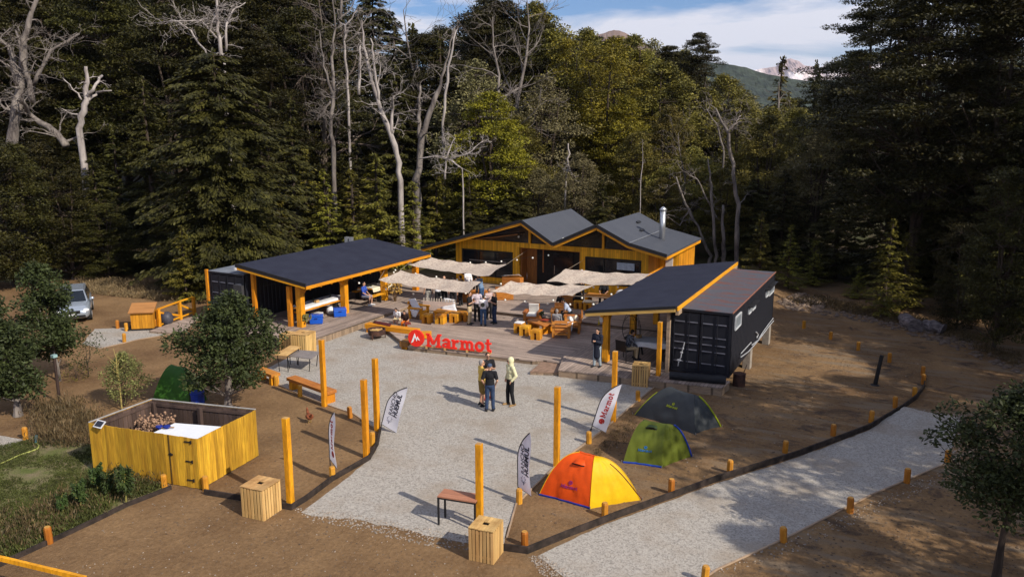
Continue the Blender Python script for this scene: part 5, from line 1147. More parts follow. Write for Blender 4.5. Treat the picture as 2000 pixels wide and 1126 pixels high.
# right shed: swing chair, table
t = thing('hanging_chair', 'black round hanging chair under the right shed roof', 'hanging chair', (-10.6, 32.2, .31)); m = MB()
m.tube([(0.42 * math.cos(a / 3), 0, 1.05 + .62 * math.sin(a / 3)) for a in range(20)], .014, 6)
for s in (-.25, 0, .25): m.tube([(s * 1.3, .0, .55), (s * .9, .42, .85), (s * .7, .38, 1.3), (s * .2, 0, 1.66)], .012, 5)
for z in (.6, .8, 1.0, 1.2, 1.4): m.tube([(.38 * math.cos(a * .2618), .38 * math.sin(a * .2618), z) for a in range(13)], .008, 5)
m.build('hoop', BLACK, t); MB().tube([(0, 0, 1.66), (0, 0, 2.3)], .012, 5).tube([(-.35, 0, 1.45), (0, 0, 2.3)], .01, 5).tube([(.35, 0, 1.45), (0, 0, 2.3)], .01, 5).build('rope', BLACK, t); MB().ell((0, .15, .62), (.38, .3, .09)).build('seat_cushion', DARK, t, True)
covered_table('round-edged table under the right shed roof', -9.6, 31.9, 1.6, .95, .78, WHITE, z=.31, rot=R(10), clothlabel='white cloth on the table under the right shed', objs=3)
t = thing('wire_armchair', 'black wire armchair behind the sitting man under the right shed', 'chair', (-10.5, 31.1, .31), R(-20)); m = MB()
for s in (-.27, .27): m.tube([(s, -.25, 0), (s, -.27, .65), (s, .2, .66), (s, .25, 0)], .018, 6)
m.build('frame', BLACK, t); MB().box((0, 0, .43), (.54, .5, .03)).build('seat', BLACK, t); MB().sheet(lambda u, v: V((-.27 + .54 * u, -.27 - .06 * v, .45 + .45 * v)), 4, 4).build('backrest', BLACK, t)
# back right table with cushions
low = low_table('brown table behind the planter where the bald man sits', V((-15.6, 39.5, .35)), V((-13.6, 39.5, .35)), .8, .74)
pillow(V((-14.1, 40.9, .95)), .34, 0, 'left white cushion on the bench behind the bald man', WHITE, (80, 0)); pillow(V((-13.3, 40.9, .95)), .34, 0, 'right white cushion on the bench behind the bald man', WHITE, (80, 0))
plain_bench('bench under the right cabin window with white cushions', -13.9, 40.8, 2.4, rot=0)
o = MB().box((0, 0, .38), (1.2, .5, .76)).build('bar_counter', ORANGE); o.location = (-21.3, 41.9, .35); tag(o, 'orange counter under the left cabin window', 'counter')
drape('white cloth draped on the orange counter under the left cabin window', [[V((-21.9, 41.6, 1.2)), V((-20.8, 41.7, 1.35))], [V((-21.9, 42.0, 1.14)), V((-20.8, 42.1, 1.2))]], WHITE, 9)
t = thing('wrapped_bundle', 'white and light blue bundle leaning at the cabin entrance post', 'bundle', G(1027, 553, .35)); MB().ell((0, 0, .5), (.24, .16, .5)).ell((.3, .05, .35), (.18, .15, .35)).build('white_wrap', WHITE, t, True); MB().ell((.03, -.1, .55), (.11, .09, .4)).build('blue_wrap', mat('light blue', (.08, .35, .6), .6), t, True)
# ------------------------------------------------------------------ people
def fab(n, c, v=.1): return mat(n, c, .85, v, 9, bump=.25)
def person(label, loc, rz, h=1.75, pose='stand', arms='down', top=None, bottom=None, hairm=None, shoem=None, sleeve='short', legs='long', hood=False, cap=None, glasses=False, skin=SKIN, lean=0., turn=0., seat=.45, arms2=None, stride=0., coat=False, headdown=0.):
    t = thing('person', label, 'person', loc, rz, None, h / 1.75); sit = pose == 'sit'
    hz = (seat * 1.75 / h + .07) if sit else .93
    Q = Matrix.Rotation(-lean, 3, 'X'); P = V((0, 0, hz)); U = lambda x, y, z: P + Q @ V((x, y, z))
    hip = [V((s * .09, 0, hz - .02)) for s in (-1, 1)]
    if sit: knee = [V((s * .13, .43, hz + .0)) for s in (-1, 1)]; ank = [V((s * .14, .40, hz - .43 if hz - .43 > .08 else .09)) for s in (-1, 1)]
    else: knee = [V((s * .10, .03 + s * stride * .5, .49)) for s in (-1, 1)]; ank = [V((s * .115, -.01 + s * stride, .09)) for s in (-1, 1)]
    toe = [a + V((s * .03, .15, -.055)) for a, s in zip(ank, (-1, 1))]
    sh = [U(s * .185, 0, .49) for s in (-1, 1)]; AR = {'down': ((.24, -.02, .20), (.25, .07, -.04)), 'crossed': ((.23, .07, .22), (-.07, .22, .24)), 'pocket': ((.27, -.07, .22), (.19, .07, .03)), 'phone': ((.21, .05, .20), (.06, .26, .30)),
          'table': ((.22, .16, .27), (.14, .38, .20)), 'lap': ((.22, .08, .22), (.10, .30, .10)), 'reach': ((.26, .20, .42), (.20, .42, .50)), 'point': ((.23, .14, .26), (.17, .36, .36)), 'hips': ((.34, -.06, .24), (.19, .05, .08))}
    el, wr = [], []
    for s, k in ((-1, arms), (1, arms2 or arms)):
        e, w_ = AR[k]; el.append(U(s * e[0], e[1], e[2])); off = .035 if k == 'crossed' and s > 0 else 0; wr.append(U(s * w_[0], w_[1] - off, w_[2] + off))
    QH = Matrix.Rotation(turn, 3, 'Z') @ Matrix.Rotation(-lean * .5 - headdown, 3, 'X'); HC = U(0, .015, .70); HQ = lambda x, y, z: HC + QH @ V((x, y, z))
    b = MB()
    for i, s in enumerate((-1, 1)):
        b.cap(hip[i], knee[i], .082, .056); b.cap(knee[i], ank[i], .055, .038); b.cap(ank[i] + V((0, -.04, -.05)), toe[i], .038, .03); b.cap(sh[i], el[i], .05, .037); b.cap(el[i], wr[i], .038, .026)
        d = (wr[i] - el[i]).normalized(); side = d.cross(V((0, 0, 1)));
        if side.length < .1: side = V((s, 0, 0))
        side.normalize(); nrm = side.cross(d); palm = wr[i] + d * .05; b.cap(wr[i], palm, .026, .034)
        for k, (o_, L_) in enumerate(((-.030, .062), (-.010, .075), (.010, .070), (.028, .055))):
            a0 = palm + side * o_ + d * .02; a1 = a0 + (d * .8 - nrm * .35).normalized() * L_ * .55; a2 = a1 + (d * .5 - nrm * .8).normalized() * L_ * .5; b.cap(a0, a1, .010, .0095, 6); b.cap(a1, a2, .0095, .008, 6)
        th = palm + side * (-.034 * s); b.cap(wr[i] + d * .02 - side * .02 * s, th - side * .02 * s + d * .01, .012, .011, 6); b.cap(th - side * .02 * s + d * .01, th - side * .02 * s + d * .045 - nrm * .015, .011, .009, 6)
    b.ell(U(0, 0, .02), (.155, .11, .12), Q); b.ell(U(0, .005, .18), (.13, .095, .15), Q); b.ell(U(0, .005, .36), (.165, .115, .18), Q); b.cap(sh[0], sh[1], .058, .058); b.cap(U(0, 0, .48), U(0, .01, .62), .056, .05)
    b.ell(HC + QH @ V((0, 0, .02)), (.075, .095, .098), QH); b.cap(HQ(0, .02, -.02), HQ(0, .045, -.075), .065, .038); b.cap(HQ(0, .09, .015), HQ(0, .112, -.022), .010, .016, 6)
    for s in (-1, 1): b.ell(HQ(s * .077, -.005, -.005), (.012, .02, .03), QH)
    b.cap(HQ(-.03, .086, .035), HQ(.03, .086, .035), .012, .012, 6); b.cap(HQ(-.02, .088, -.055), HQ(.02, .088, -.055), .011, .011, 6)
    def rem(o, v=.013): m_ = o.modifiers.new('remesh', 'REMESH'); m_.mode = 'VOXEL'; m_.voxel_size = v; m_.use_smooth_shade = True; return o
    rem(b.build('body', skin, t, True), .0105)
    for s in (-1, 1): MB().ell(HQ(s * .03, .091, .012), (.012, .006, .007), QH, 8, 6).build('eye', BLACK, t, True)
    MB().ell(HQ(0, .1, -.052), (.022, .006, .005), QH, 8, 6).build('mouth', mat('lips', (.35, .12, .10), .6), t, True)
    if glasses:
        m = MB(); 
        for s in (-1, 1): m.ell(HQ(s * .033, .103, .015), (.03, .008, .02), QH, 10, 6); m.cap(HQ(s * .065, .095, .018), HQ(s * .078, 0, .015), .004, .004, 5)
        m.build('sunglasses', BLACK, t, True)
    tp = MB(); inf = .016 if not coat else .026
    tp.ell(U(0, 0, .10), (.155 + inf, .112 + inf, .14), Q); tp.ell(U(0, .005, .2), (.145 + inf, .105 + inf, .15), Q); tp.ell(U(0, .005, .37), (.168 + inf, .118 + inf, .17), Q); tp.cap(sh[0], sh[1], .060 + inf, .060 + inf); tp.cap(U(0, 0, .50), U(0, 0, .545), .064 + inf * .6, .058 + inf * .4)
    for i in (0, 1):
        if sleeve == 'long': tp.cap(sh[i], el[i], .052 + inf, .044 + inf); tp.cap(el[i], el[i].lerp(wr[i], .94), .044 + inf, .034 + inf)
        else: tp.cap(sh[i], sh[i].lerp(el[i], .68), .056 + inf, .054 + inf)
    if coat: tp.cap(U(0, 0, .05), V((0, .01, .52 if not sit else hz - .05)), .165, .17)
    if hood: tp.ell(HQ(0, -.03, .025), (.112, .12, .135), QH); tp.cap(HQ(0, -.03, -.06), U(0, -.03, .52), .10, .10)
    o = rem(tp.build('jacket' if coat or hood else 'shirt', top, t, True), .014)
    bt = MB(); bt.ell(hip[0].lerp(hip[1], .5) + V((0, 0, .04)), (.172, .128, .13)); e_ = 1. if legs == 'long' else .0
    for i in (0, 1):
        if legs == 'long': bt.cap(hip[i], knee[i], .096, .074); bt.cap(knee[i], ank[i].lerp(knee[i], .02), .073, .062)
        else: bt.cap(hip[i], hip[i].lerp(knee[i], .86), .100, .092)
    rem(bt.build('trousers' if legs == 'long' else 'shorts', bottom, t, True), .014)
    for i in (0, 1): rem(MB().cap(ank[i] + V((0, -.055, -.045)), toe[i] + V((0, .02, 0)), .046, .038).cap(ank[i] + V((0, -.03, -.03)), ank[i] + V((0, -.01, .01)), .05, .048).build('shoe', shoem or BLACK, t, True), .012)
    if not hood and not cap and hairm:
        m = MB().ell(HQ(0, -.018, .042), (.084, .092, .088), QH).ell(HQ(0, -.045, .0), (.080, .065, .085), QH)
        if isinstance(hairm, tuple): m.cap(HQ(0, -.07, 0), HQ(0, -.10, -.22), .075, .05); hairm = hairm[0]
        rem(m.build('hair', hairm, t, True), .012)
    if cap: m = MB().ell(HQ(0, -.01, .052), (.088, .105, .075), QH); m.ell(HQ(0, .11, .055), (.06, .06, .008), QH); m.build('cap', cap, t, True)
    return t
DK, BR = mat('dark hair', (.015, .010, .008), .7), mat('brown hair', (.09, .045, .02), .7); GR = mat('grey hair', (.28, .26, .25), .8)
NAV, BLK = fab('navy fabric', (.012, .015, .03)), fab('black fabric', (.010, .010, .013)); JN = fab('blue denim', (.045, .10, .21), .2); DJN = fab('dark blue denim', (.03, .055, .12), .2)
KH, YT, OL = fab('khaki fabric', (.52, .40, .24)), fab('yellow cotton', (.72, .48, .10)), fab('olive fabric', (.22, .14, .035)); WF_ = fab('white cotton', (.78, .77, .80)); CRM = fab('cream shell fabric', (.72, .68, .42))
TAN = mat('tan leather', (.30, .18, .07), .6); TNS = mat('tanned skin', (.36, .18, .11), .6); PNK = fab('pale pink fabric', (.50, .38, .36)); ORP = fab('rust orange fabric', (.55, .13, .01)); BLT_ = fab('royal blue cotton', (.03, .08, .42))
yaw_to_cam = R(27 + 180)
person('man in yellow T-shirt and olive shorts standing on the gravel, left of the talking group', G(941, 792), R(27) - R(70), 1.74, arms='phone', top=YT, bottom=OL, hairm=GR, shoem=BLK, legs='short', glasses=True, turn=R(-10), headdown=-.2)
person('man in black polo with crossed arms and sunglasses facing the camera in the group', G(953, 779), yaw_to_cam + R(20), 1.80, arms='crossed', top=BLK, bottom=OL, hairm=DK, shoem=mat('red shoe', (.5, .08, .07)), legs='short', glasses=True)
person('man in black T-shirt, jeans and blue cap seen from behind on the gravel', G(957, 802), R(27) - R(4), 1.76, arms='pocket', top=BLK, bottom=DJN, cap=fab('slate cap', (.06, .085, .14)), shoem=BLK, stride=.02)
person('person in cream hooded jacket and black trousers standing apart on the gravel', G(997, 791), yaw_to_cam - R(60), 1.80, arms='pocket', top=CRM, bottom=BLK, hood=True, sleeve='long', shoem=TAN, glasses=True, coat=False, stride=.05)
person('woman in long dark coat and pale jeans walking on the right deck', G(1166, 716, .3), yaw_to_cam - R(35), 1.62, arms='phone', top=NAV, bottom=fab('pale denim', (.30, .36, .40)), hairm=(DK,), sleeve='long', coat=True, stride=.07, headdown=.25, shoem=BLK)
dk = .2
person('man in black T-shirt and khaki trousers at the left of the standing deck group', G(917, 633, dk), yaw_to_cam + R(75), 1.68, arms='phone', top=BLK, bottom=KH, hairm=DK, headdown=.2)
person('person in pale pink hoodie and black trousers with back turned in the deck group', G(932, 627, dk), R(27) + R(10), 1.66, arms='hips', top=fab('pale lilac fabric', (.55, .47, .52)), bottom=BLK, sleeve='long', hairm=DK)
person('person in white hoodie with dark round back print and blue jeans, deck group', G(944, 636, dk), R(27) - R(8), 1.55, arms='lap', top=WF_, bottom=JN, sleeve='long', hairm=DK, headdown=.5, lean=.12)
tq = G(944, 636, dk); o = MB().tube([(0, 0, 0), (0, -.012, .0)], [.12, .12], 20).build('back_print', mat('round print', (.08, .08, .06), .8)); o.location = (0, -.170, 1.25); o.parent = [c for c in COL.objects if c.get('label', '').startswith('person in white hoodie with dark')][0]; o.rotation_euler = (R(-7), 0, 0)
person('woman in pale jacket and black trousers half hidden behind the deck group', G(955, 622, dk), yaw_to_cam + R(30), 1.60, arms='point', top=PNK, bottom=BLK, sleeve='long', hairm=BR)
person('woman in black T-shirt and blue jeans at the right of the deck group', G(966, 631, dk), yaw_to_cam - R(60), 1.62, arms='phone', top=BLK, bottom=DJN, hairm=(BR,))
person('person in denim shirt standing behind the deck group under the sail gap', G(941, 598, .35), R(27) + R(60), 1.80, arms='reach', top=fab('washed denim', (.16, .25, .40)), bottom=JN, sleeve='long', hairm=DK, lean=.25, headdown=.2)
for (px, py, lb, tp_, bt_, hr, ar, rz_) in [(838, 600, 'man in black T-shirt and grey trousers left of the picket screen group', BLK, fab('grey trousers', (.35, .33, .30)), DK, 'down', 20), (856, 602, 'man in white top and black trousers in the middle behind the picket screen', WF_, BLK, GR, 'lap', 10),
                                            (868, 598, 'bald person in dark top behind the picket screen', BLK, BLK, None, 'down', -20), (885, 602, 'person in white top and black trousers at the right behind the picket screen', WF_, BLK, DK, 'down', 0), (900, 596, 'person in brown jacket at the right edge of the picket screen', fab('brown jacket', (.16, .11, .08)), BLK, DK, 'down', 60)]:
    person(lb, G(px, py, .35), R(27) + R(rz_), 1.68, arms=ar, top=tp_, bottom=bt_, hairm=hr)
person('person in white headscarf standing near the left cabin window', G(914, 580, .35), yaw_to_cam + R(30), 1.62, arms='lap', top=WF_, bottom=KH, hairm=None, hood=True, sleeve='long')
person('person in black jacket near the left cabin window', G(929, 577, .35), yaw_to_cam - R(10), 1.62, arms='table', top=BLK, bottom=BLK, hairm=BR, sleeve='long')
person('child in white T-shirt and cream shorts sitting on the long timber bench', G(773, 640, 0) + V((0, .30, 0)), yaw_to_cam - R(25), 1.42, 'sit', 'lap', WF_, fab('cream shorts', (.6, .5, .3)), DK, legs='short', lean=.45, headdown=.3, seat=.36)
person('child in dark top and rust orange trousers sitting on the long timber bench', G(787, 645, 0) + V((0, .30, 0)), yaw_to_cam - R(10), 1.45, 'sit', 'lap', fab('dark brown top', (.03, .015, .012)), ORP, (DK,), legs='long', lean=.5, headdown=.3, seat=.36)
person('man in royal blue T-shirt and shorts sitting at the bench in the left shed', V((-26.55, 34.3, .35)), R(-80), 1.70, 'sit', 'lap', BLT_, fab('grey blue shorts', (.2, .2, .25)), DK, legs='short', shoem=WHITE, seat=.47)
person('person in pale blue shirt bent forward on the sofa in the right lounge group', D(1103, 632) + V((.1, .45, 0)), R(115), 1.68, 'sit', 'table', fab('pale blue shirt', (.42, .48, .62)), BLK, DK, lean=.55, headdown=.3, seat=.45)
person('person in black top with dark bun sitting at the back of the right lounge group', D(1090, 622) + V((-.1, .75, 0)), R(160), 1.62, 'sit', 'table', BLK, BLK, DK, lean=.3, headdown=.2, seat=.45)
person('person in grey clothes sunk in the wooden armchair seen from behind', D(1080, 655) + V((-.05, .55, 0)), R(20), 1.6, 'sit', 'lap', fab('mid grey', (.25, .25, .27)), fab('mid grey', (.25, .25, .27)), GR, lean=-.1, seat=.38, sleeve='long')
person('bald man in black T-shirt sitting at the brown table near the right window', V((-14.9, 40.3, .35)), R(190), 1.78, 'sit', 'table', BLK, BLK, None, skin=TNS, seat=.48)
person('person in black bending over beside the planter under the sail edge', G(1136, 601, .35), R(100), 1.66, 'sit', 'table', BLK, BLK, None, sleeve='long', lean=.6, seat=.46, skin=TNS)
person('white haired person behind the sail at the right cabin window', V((-16.7, 41.5, .35)), yaw_to_cam, 1.66, 'stand', 'lap', BLK, BLK, mat('white hair', (.7, .68, .64)))
person('man in plaid dark shirt and khaki trousers sitting at the right shed table', V((-10.45, 31.15, .31)), R(-50), 1.75, 'sit', 'table', mat('dark plaid', (.16, .17, .20), .9, .4, 14, col2=(.01, .012, .02), ramp=(.45, .55)), KH, DK, lean=.35, seat=.45, sleeve='long')
# ------------------------------------------------------------------ foliage
def leaf_mat(name, c, c2, var=.26, trans=.13, sc=1.1):
    return mat(name, c, .6, .2, sc, col2=c2, objvar=var, trans=trans, spec=.25, detail=6, ramp=(.36, .62), fine=(6, .3), isl=.38)
LM = {'fir': leaf_mat('dark conifer foliage', (.070, .064, .012), (.018, .018, .005)), 'young': leaf_mat('young conifer foliage', (.190, .165, .022), (.065, .062, .010)),  # fir and coihue: darker second tone carries the shade between lit sprays
      'coihue': leaf_mat('dark beech foliage', (.062, .054, .010), (.016, .016, .004)), 'olive': leaf_mat('olive foliage', (.220, .180, .034), (.060, .056, .013)),
      'bright': leaf_mat('yellow green foliage', (.23, .185, .014), (.10, .09, .010)), 'gloss': leaf_mat('glossy dark leaves', (.060, .075, .022), (.030, .040, .014), .1, .2, 2.5),
      'pale': leaf_mat('pale yellow green leaves', (.26, .27, .09), (.14, .15, .05), .1, .3, 3), 'dull': leaf_mat('greyish dull foliage', (.200, .170, .078), (.10, .085, .036))}
def leafmesh(name, C, A, N_, L, W, m):
    n = len(C); A = A / (np.linalg.norm(A, axis=1, keepdims=True) + 1e-9); Sd = np.cross(A, N_); Sd /= (np.linalg.norm(Sd, axis=1, keepdims=True) + 1e-9)
    L = L[:, None]; W = W[:, None]; Vv = np.empty((n, 4, 3)); Vv[:, 0] = C - A * L / 2; Vv[:, 1] = C + Sd * W / 2 + A * L * .08; Vv[:, 2] = C + A * L / 2; Vv[:, 3] = C - Sd * W / 2 + A * L * .08
    me = bpy.data.meshes.new(name); me.vertices.add(n * 4); me.vertices.foreach_set('co', Vv.reshape(-1).astype(np.float32))
    me.loops.add(n * 4); me.loops.foreach_set('vertex_index', np.arange(n * 4, dtype=np.int32)); me.polygons.add(n)
    me.polygons.foreach_set('loop_start', np.arange(0, n * 4, 4, dtype=np.int32)); me.polygons.foreach_set('loop_total', np.full(n, 4, dtype=np.int32))
    me.materials.append(m); me.update(); me.validate(); return me
def link(name, me, parent): o = bpy.data.objects.new(name, me); COL.objects.link(o); o.parent = parent; return o
UP = np.array([0, 0, 1.])
def rnd_dirs(rs, n):
    v = rs.normal(size=(n, 3)); return v / np.linalg.norm(v, axis=1, keepdims=True)
def make_fir(name, m, h, r, seed, per=70, step=.45, nb=8, droop=.30, clear=.04, leaf=.30, rag=.35, lean=0., power=.85, bark=BARK):
    rs = np.random.RandomState(seed); t = thing(name, '', 'tree'); C, A, Nn = [], [], []; br = MB(); z = h * clear; axis = rs.uniform(-.02, .02, 2) * h
    while z < h * .985:
        f = 1 - z / h; R_ = r * (f ** power) * (.9 + .1 * math.sin(z * 2.1 + seed)); k = max(3, int(nb * (.45 + .55 * f)))
        for i in range(k):
            a = rs.uniform(0, 6.283); Rb = max(.25, R_ * rs.uniform(1 - rag, 1.12)); dr = droop * Rb * rs.uniform(.5, 1.3); cx = axis * (z / h)
            n = max(8, int(per * (Rb / r) * 1.25)); s = rs.uniform(.10, 1, n) ** .8; w_ = Rb * .30 * (1 - s * .75) * np.minimum(1, s * 4)
            lat = rs.uniform(-1, 1, n) * w_; d = np.array([math.cos(a), math.sin(a)]); pd = np.array([-d[1], d[0]])
            zz = z + rs.uniform(-.1, .1) + Rb * .10 * s - dr * s ** 1.8 + rs.normal(size=n) * .045 - np.abs(lat) * .22
            P = np.stack([cx[0] + d[0] * s * Rb + pd[0] * lat, cx[1] + d[1] * s * Rb + pd[1] * lat, zz], 1)
            ax = np.stack([d[0] + pd[0] * lat / (w_ + .05) * .9, d[1] + pd[1] * lat / (w_ + .05) * .9, -.25 - .35 * s], 1) + rs.normal(size=(n, 3)) * .18
            C.append(P); A.append(ax); Nn.append(UP + rs.normal(size=(n, 3)) * .38)
            if i % 2 == 0: br.tube([(cx[0], cx[1], z), (cx[0] + d[0] * Rb * .5, cx[1] + d[1] * Rb * .5, z + Rb * .05 - dr * .28), (cx[0] + d[0] * Rb * .92, cx[1] + d[1] * Rb * .92, z + Rb * .09 - dr * .85)], [.022 + .006 * Rb, .018, .006], 4, False)
        z += step * rs.uniform(.7, 1.2) * (.55 + .45 * f)
    n = 40; zt = rs.uniform(h * .93, h * 1.0, n); C.append(np.stack([rs.normal(size=n) * .07 + axis[0], rs.normal(size=n) * .07 + axis[1], zt], 1)); A.append(rnd_dirs(rs, n) * .5 + UP); Nn.append(rnd_dirs(rs, n))
    C, A, Nn = map(np.concatenate, (C, A, Nn)); N = len(C)
    br.tube([(axis[0] * k / 5, axis[1] * k / 5, h * .985 * k / 5) for k in range(6)], [h * .016 * (1 - k / 5.6) + .015 for k in range(6)], 8)
    link('trunk', br.mesh('trunk', bark), t); link('crown', leafmesh('crown', C, A, Nn, leaf * rs.uniform(.6, 1.3, N), leaf * .36 * rs.uniform(.7, 1.3, N), m), t); return t
def make_crown(name, m, h, rc, seed, z0=.3, clumps=120, per=150, cr=.9, flatk=.35, leaf=.26, shape=.75, trunk_r=None, bark=BARK, irr=.25, forks=3, asp=.5, dens=1.0, twig=True, lean=(0, 0)):
    """clumps of leaves set through the crown's volume; flatk < .5 gives the layered plates of southern beech"""
    rs = np.random.RandomState(seed); t = thing(name, '', 'tree'); zc0, zc1 = h * z0, h; H_ = zc1 - zc0; tr_ = trunk_r or h * .016; br = MB()
    tops = []; fk = []
    for k in range(forks):
        a = 6.283 * (k + rs.uniform(0, .6)) / max(1, forks); q = rs.uniform(.1, .35) * rc if forks > 1 else 0; P = [V((0, 0, 0)), V((0.02, 0, h * z0 * .55))]
        for j in range(1, 6): f = j / 5; P.append(V((math.cos(a) * q * f + rs.normal() * .05 * rc * .3, math.sin(a) * q * f + rs.normal() * .05 * rc * .3, h * z0 * .55 + (h * .93 - h * z0 * .55) * f)) + V((lean[0] * f, lean[1] * f, 0)))
        br.tube(P, [tr_ * (1.15 if j == 0 else max(.18, 1 - j / 7.0) * (.75 if forks > 1 else 1)) for j in range(len(P))], 7); fk.append(P)
    lobes = [(rs.uniform(0, 6.283), rs.uniform(.3, .95), rs.uniform(.7, 1.25)) for _ in range(7)]
    C, A, Nn = [], [], []
    for i in range(clumps):
        f = rs.uniform(0, 1) ** .85; env = (math.sin(math.pi * min(1, (f * (1 - asp * .2) + .12))) ** shape) * (1 if f < .5 else 1) ; a = rs.uniform(0, 6.283)
        k = 1.0
        for la, lf, lv in lobes: k += (lv - 1) * math.exp(-((math.atan2(math.sin(a - la), math.cos(a - la))) ** 2) / .5 - ((f - lf) / .25) ** 2) * 2
        q = rs.uniform(.25, 1) ** .55 * rc * env * max(.4, k) * rs.uniform(1 - irr, 1 + irr * .4)
        c = np.array([math.cos(a) * q + lean[0] * f, math.sin(a) * q + lean[1] * f, zc0 + H_ * f - .12 * q * flatk]); s_ = cr * rs.uniform(.55, 1.25) * (1.1 - .35 * f); n = int(per * dens * s_ ** 1.3)
        u = rnd_dirs(rs, n); rad = rs.uniform(.15, 1, n) ** .5; P = c + u * (rad * s_)[:, None] * np.array([1, 1, flatk]); P[:, 2] -= (np.hypot(P[:, 0] - c[0], P[:, 1] - c[1]) ** 2) * .18 * flatk
        C.append(P); outd = u * np.array([1, 1, .4]) + rs.normal(size=(n, 3)) * .5; A.append(outd); Nn.append(UP * (1.1 if flatk < .5 else .5) + u * .6 + rs.normal(size=(n, 3)) * .45)
        if twig and i % 2 == 0:
            P0 = fk[rs.randint(len(fk))]; zz = max(h * z0 * .6, c[2] - q * .55 - .2); j = min(range(len(P0)), key=lambda j: abs(P0[j].z - zz)); b0 = P0[j]; cc = V(c); mid = b0.lerp(cc, .55) + V((0, 0, -.08 * q)); rr = tr_ * .28 * (1 - .5 * f)
            br.tube([b0, mid, cc], [rr, rr * .6, rr * .2], 4, False)
    C, A, Nn = map(np.concatenate, (C, A, Nn)); N = len(C)
    link('trunk', br.mesh('trunk', bark), t); link('crown', leafmesh('crown', C, A, Nn, leaf * rs.uniform(.6, 1.3, N), leaf * .48 * rs.uniform(.7, 1.3, N), m), t); return t
def limb_rec(mb, rnd, p, d, L, r, depth, spread=.55, curve=.22, up=.1, nk=None, rmin=.007):
    n = 5; P = [p.copy()]; Rr = [r]; q = p.copy(); dd = d.copy()
    for k in range(n):
        dd = (dd + V((rnd.gauss(0, curve), rnd.gauss(0, curve), rnd.gauss(0, curve) + up * .25))).normalized(); q = q + dd * L / n; P.append(q.copy()); Rr.append(max(rmin, r * (1 - .8 * (k + 1) / n)))
    mb.tube(P, Rr, 6 if r > .04 else 4, False)
    if depth > 0:
        for k in range(nk or 4):
            j = rnd.randint(1, n); s = V((rnd.gauss(0, 1), rnd.gauss(0, 1), rnd.gauss(0, .7))).normalized(); nd = ((P[j] - P[j - 1]).normalized() + s * spread * 1.4).normalized()
            limb_rec(mb, rnd, P[j], nd, L * rnd.uniform(.35, .62), Rr[j] * .62, depth - 1, spread, curve, up, nk, rmin)
def make_bare(name, m, h, seed, spread=.5, depth=3, nb=14, r0=.016, z0=.3, lenf=.28, rmin=.008):
    rnd = random.Random(seed); t = thing(name, '', 'tree'); mb = MB(); P = [V((0, 0, 0))]
    for k in range(1, 9): P.append(P[-1] + V((rnd.gauss(0, .02) * h, rnd.gauss(0, .02) * h, h / 8)))
    mb.tube(P, [max(.02, h * r0 * (1 - k / 9)) for k in range(9)], 8); t2 = MB()
    for k in range(nb):
        f = z0 + (1 - z0) * (k + rnd.random()) / nb; i = min(7, int(f * 8)); p = P[i].lerp(P[i + 1], f * 8 - i); a = rnd.uniform(0, 6.28)
        limb_rec(t2, rnd, p, V((math.cos(a), math.sin(a), rnd.uniform(.1, .9))).normalized(), h * lenf * (1.15 - f * .6), h * r0 * (1.05 - f) * .55 + .012, depth - 1, spread, nk=4, rmin=rmin)
    link('trunk', mb.mesh('trunk', m), t); link('branches', t2.mesh('branches', m), t); return t
TWIG = mat('brown grey twigs', (.17, .13, .105), .95, .2, 3, objvar=.2)
PR = {'dark': [make_crown('dark_green_tree', LM['coihue'], 13, 3.5, 24, .10, 190, 210, .95, .42, .19, .5, asp=.8), make_crown('dark_green_tree', LM['coihue'], 12, 3.0, 25, .08, 170, 210, .9, .5, .19, .5, asp=.8, forks=2)],
      'fir': [make_fir('conifer_tree', LM['fir'], 14, 5.6, 1, per=210, droop=.24, nb=12, power=.62, step=.42, leaf=.33, rag=.28), make_fir('conifer_tree', LM['fir'], 15, 4.0, 2, per=150, droop=.30, rag=.45), make_fir('conifer_tree', LM['fir'], 12, 3.6, 3, per=140, droop=.15, power=.7)],
      'young': [make_fir('young_conifer', LM['young'], 6, 1.9, 4, per=60, step=.30, leaf=.20, droop=.05, rag=.35, nb=8), make_fir('young_conifer', LM['young'], 7, 1.9, 5, per=60, step=.34, leaf=.20, droop=.12, rag=.45, nb=7), make_fir('young_conifer', LM['young'], 5, 1.5, 6, per=50, step=.28, leaf=.18, droop=-.05, rag=.4)],
      'coihue': [make_crown('beech_tree', LM['coihue'], 18, 4.8, 11, .22, 230, 230, 1.25, .26, .19, .55), make_crown('beech_tree', LM['coihue'], 19, 4.2, 12, .30, 190, 230, 1.3, .24, .19, .6, forks=2), make_crown('beech_tree', LM['coihue'], 16, 4.6, 13, .18, 210, 230, 1.2, .30, .19, .5, forks=4)],
      'olive': [make_crown('olive_green_tree', LM['olive'], 13, 3.4, 21, .18, 150, 210, .95, .55, .19, .6), make_crown('olive_green_tree', LM['olive'], 14, 3.0, 22, .22, 120, 220, 1.0, .45, .19, .6, forks=2), make_crown('olive_green_tree', LM['dull'], 12, 3.2, 23, .22, 110, 190, .95, .5, .18, .6, forks=4)],
      'bright': [make_crown('yellow_green_tree', LM['bright'], 15, 3.0, 31, .15, 150, 220, .95, .55, .19, .5, asp=.8), make_crown('yellow_green_tree', LM['bright'], 13, 3.4, 32, .25, 120, 220, 1.1, .32, .19, .6)],
      'bare': [make_bare('bare_tree', GREYBARK, 16, 41, depth=3, nb=16), make_bare('bare_tree', TWIG, 15, 42, depth=3, nb=20, lenf=.32), make_bare('bare_tree', GREYBARK, 14, 43, depth=3, nb=15, z0=.4, lenf=.3)]}
BASEH = {'dark': [13, 12], 'fir': [14, 15, 12], 'young': [6, 7, 5], 'coihue': [18, 19, 16], 'olive': [13, 14, 12], 'bright': [15, 13], 'bare': [16, 15, 14]}
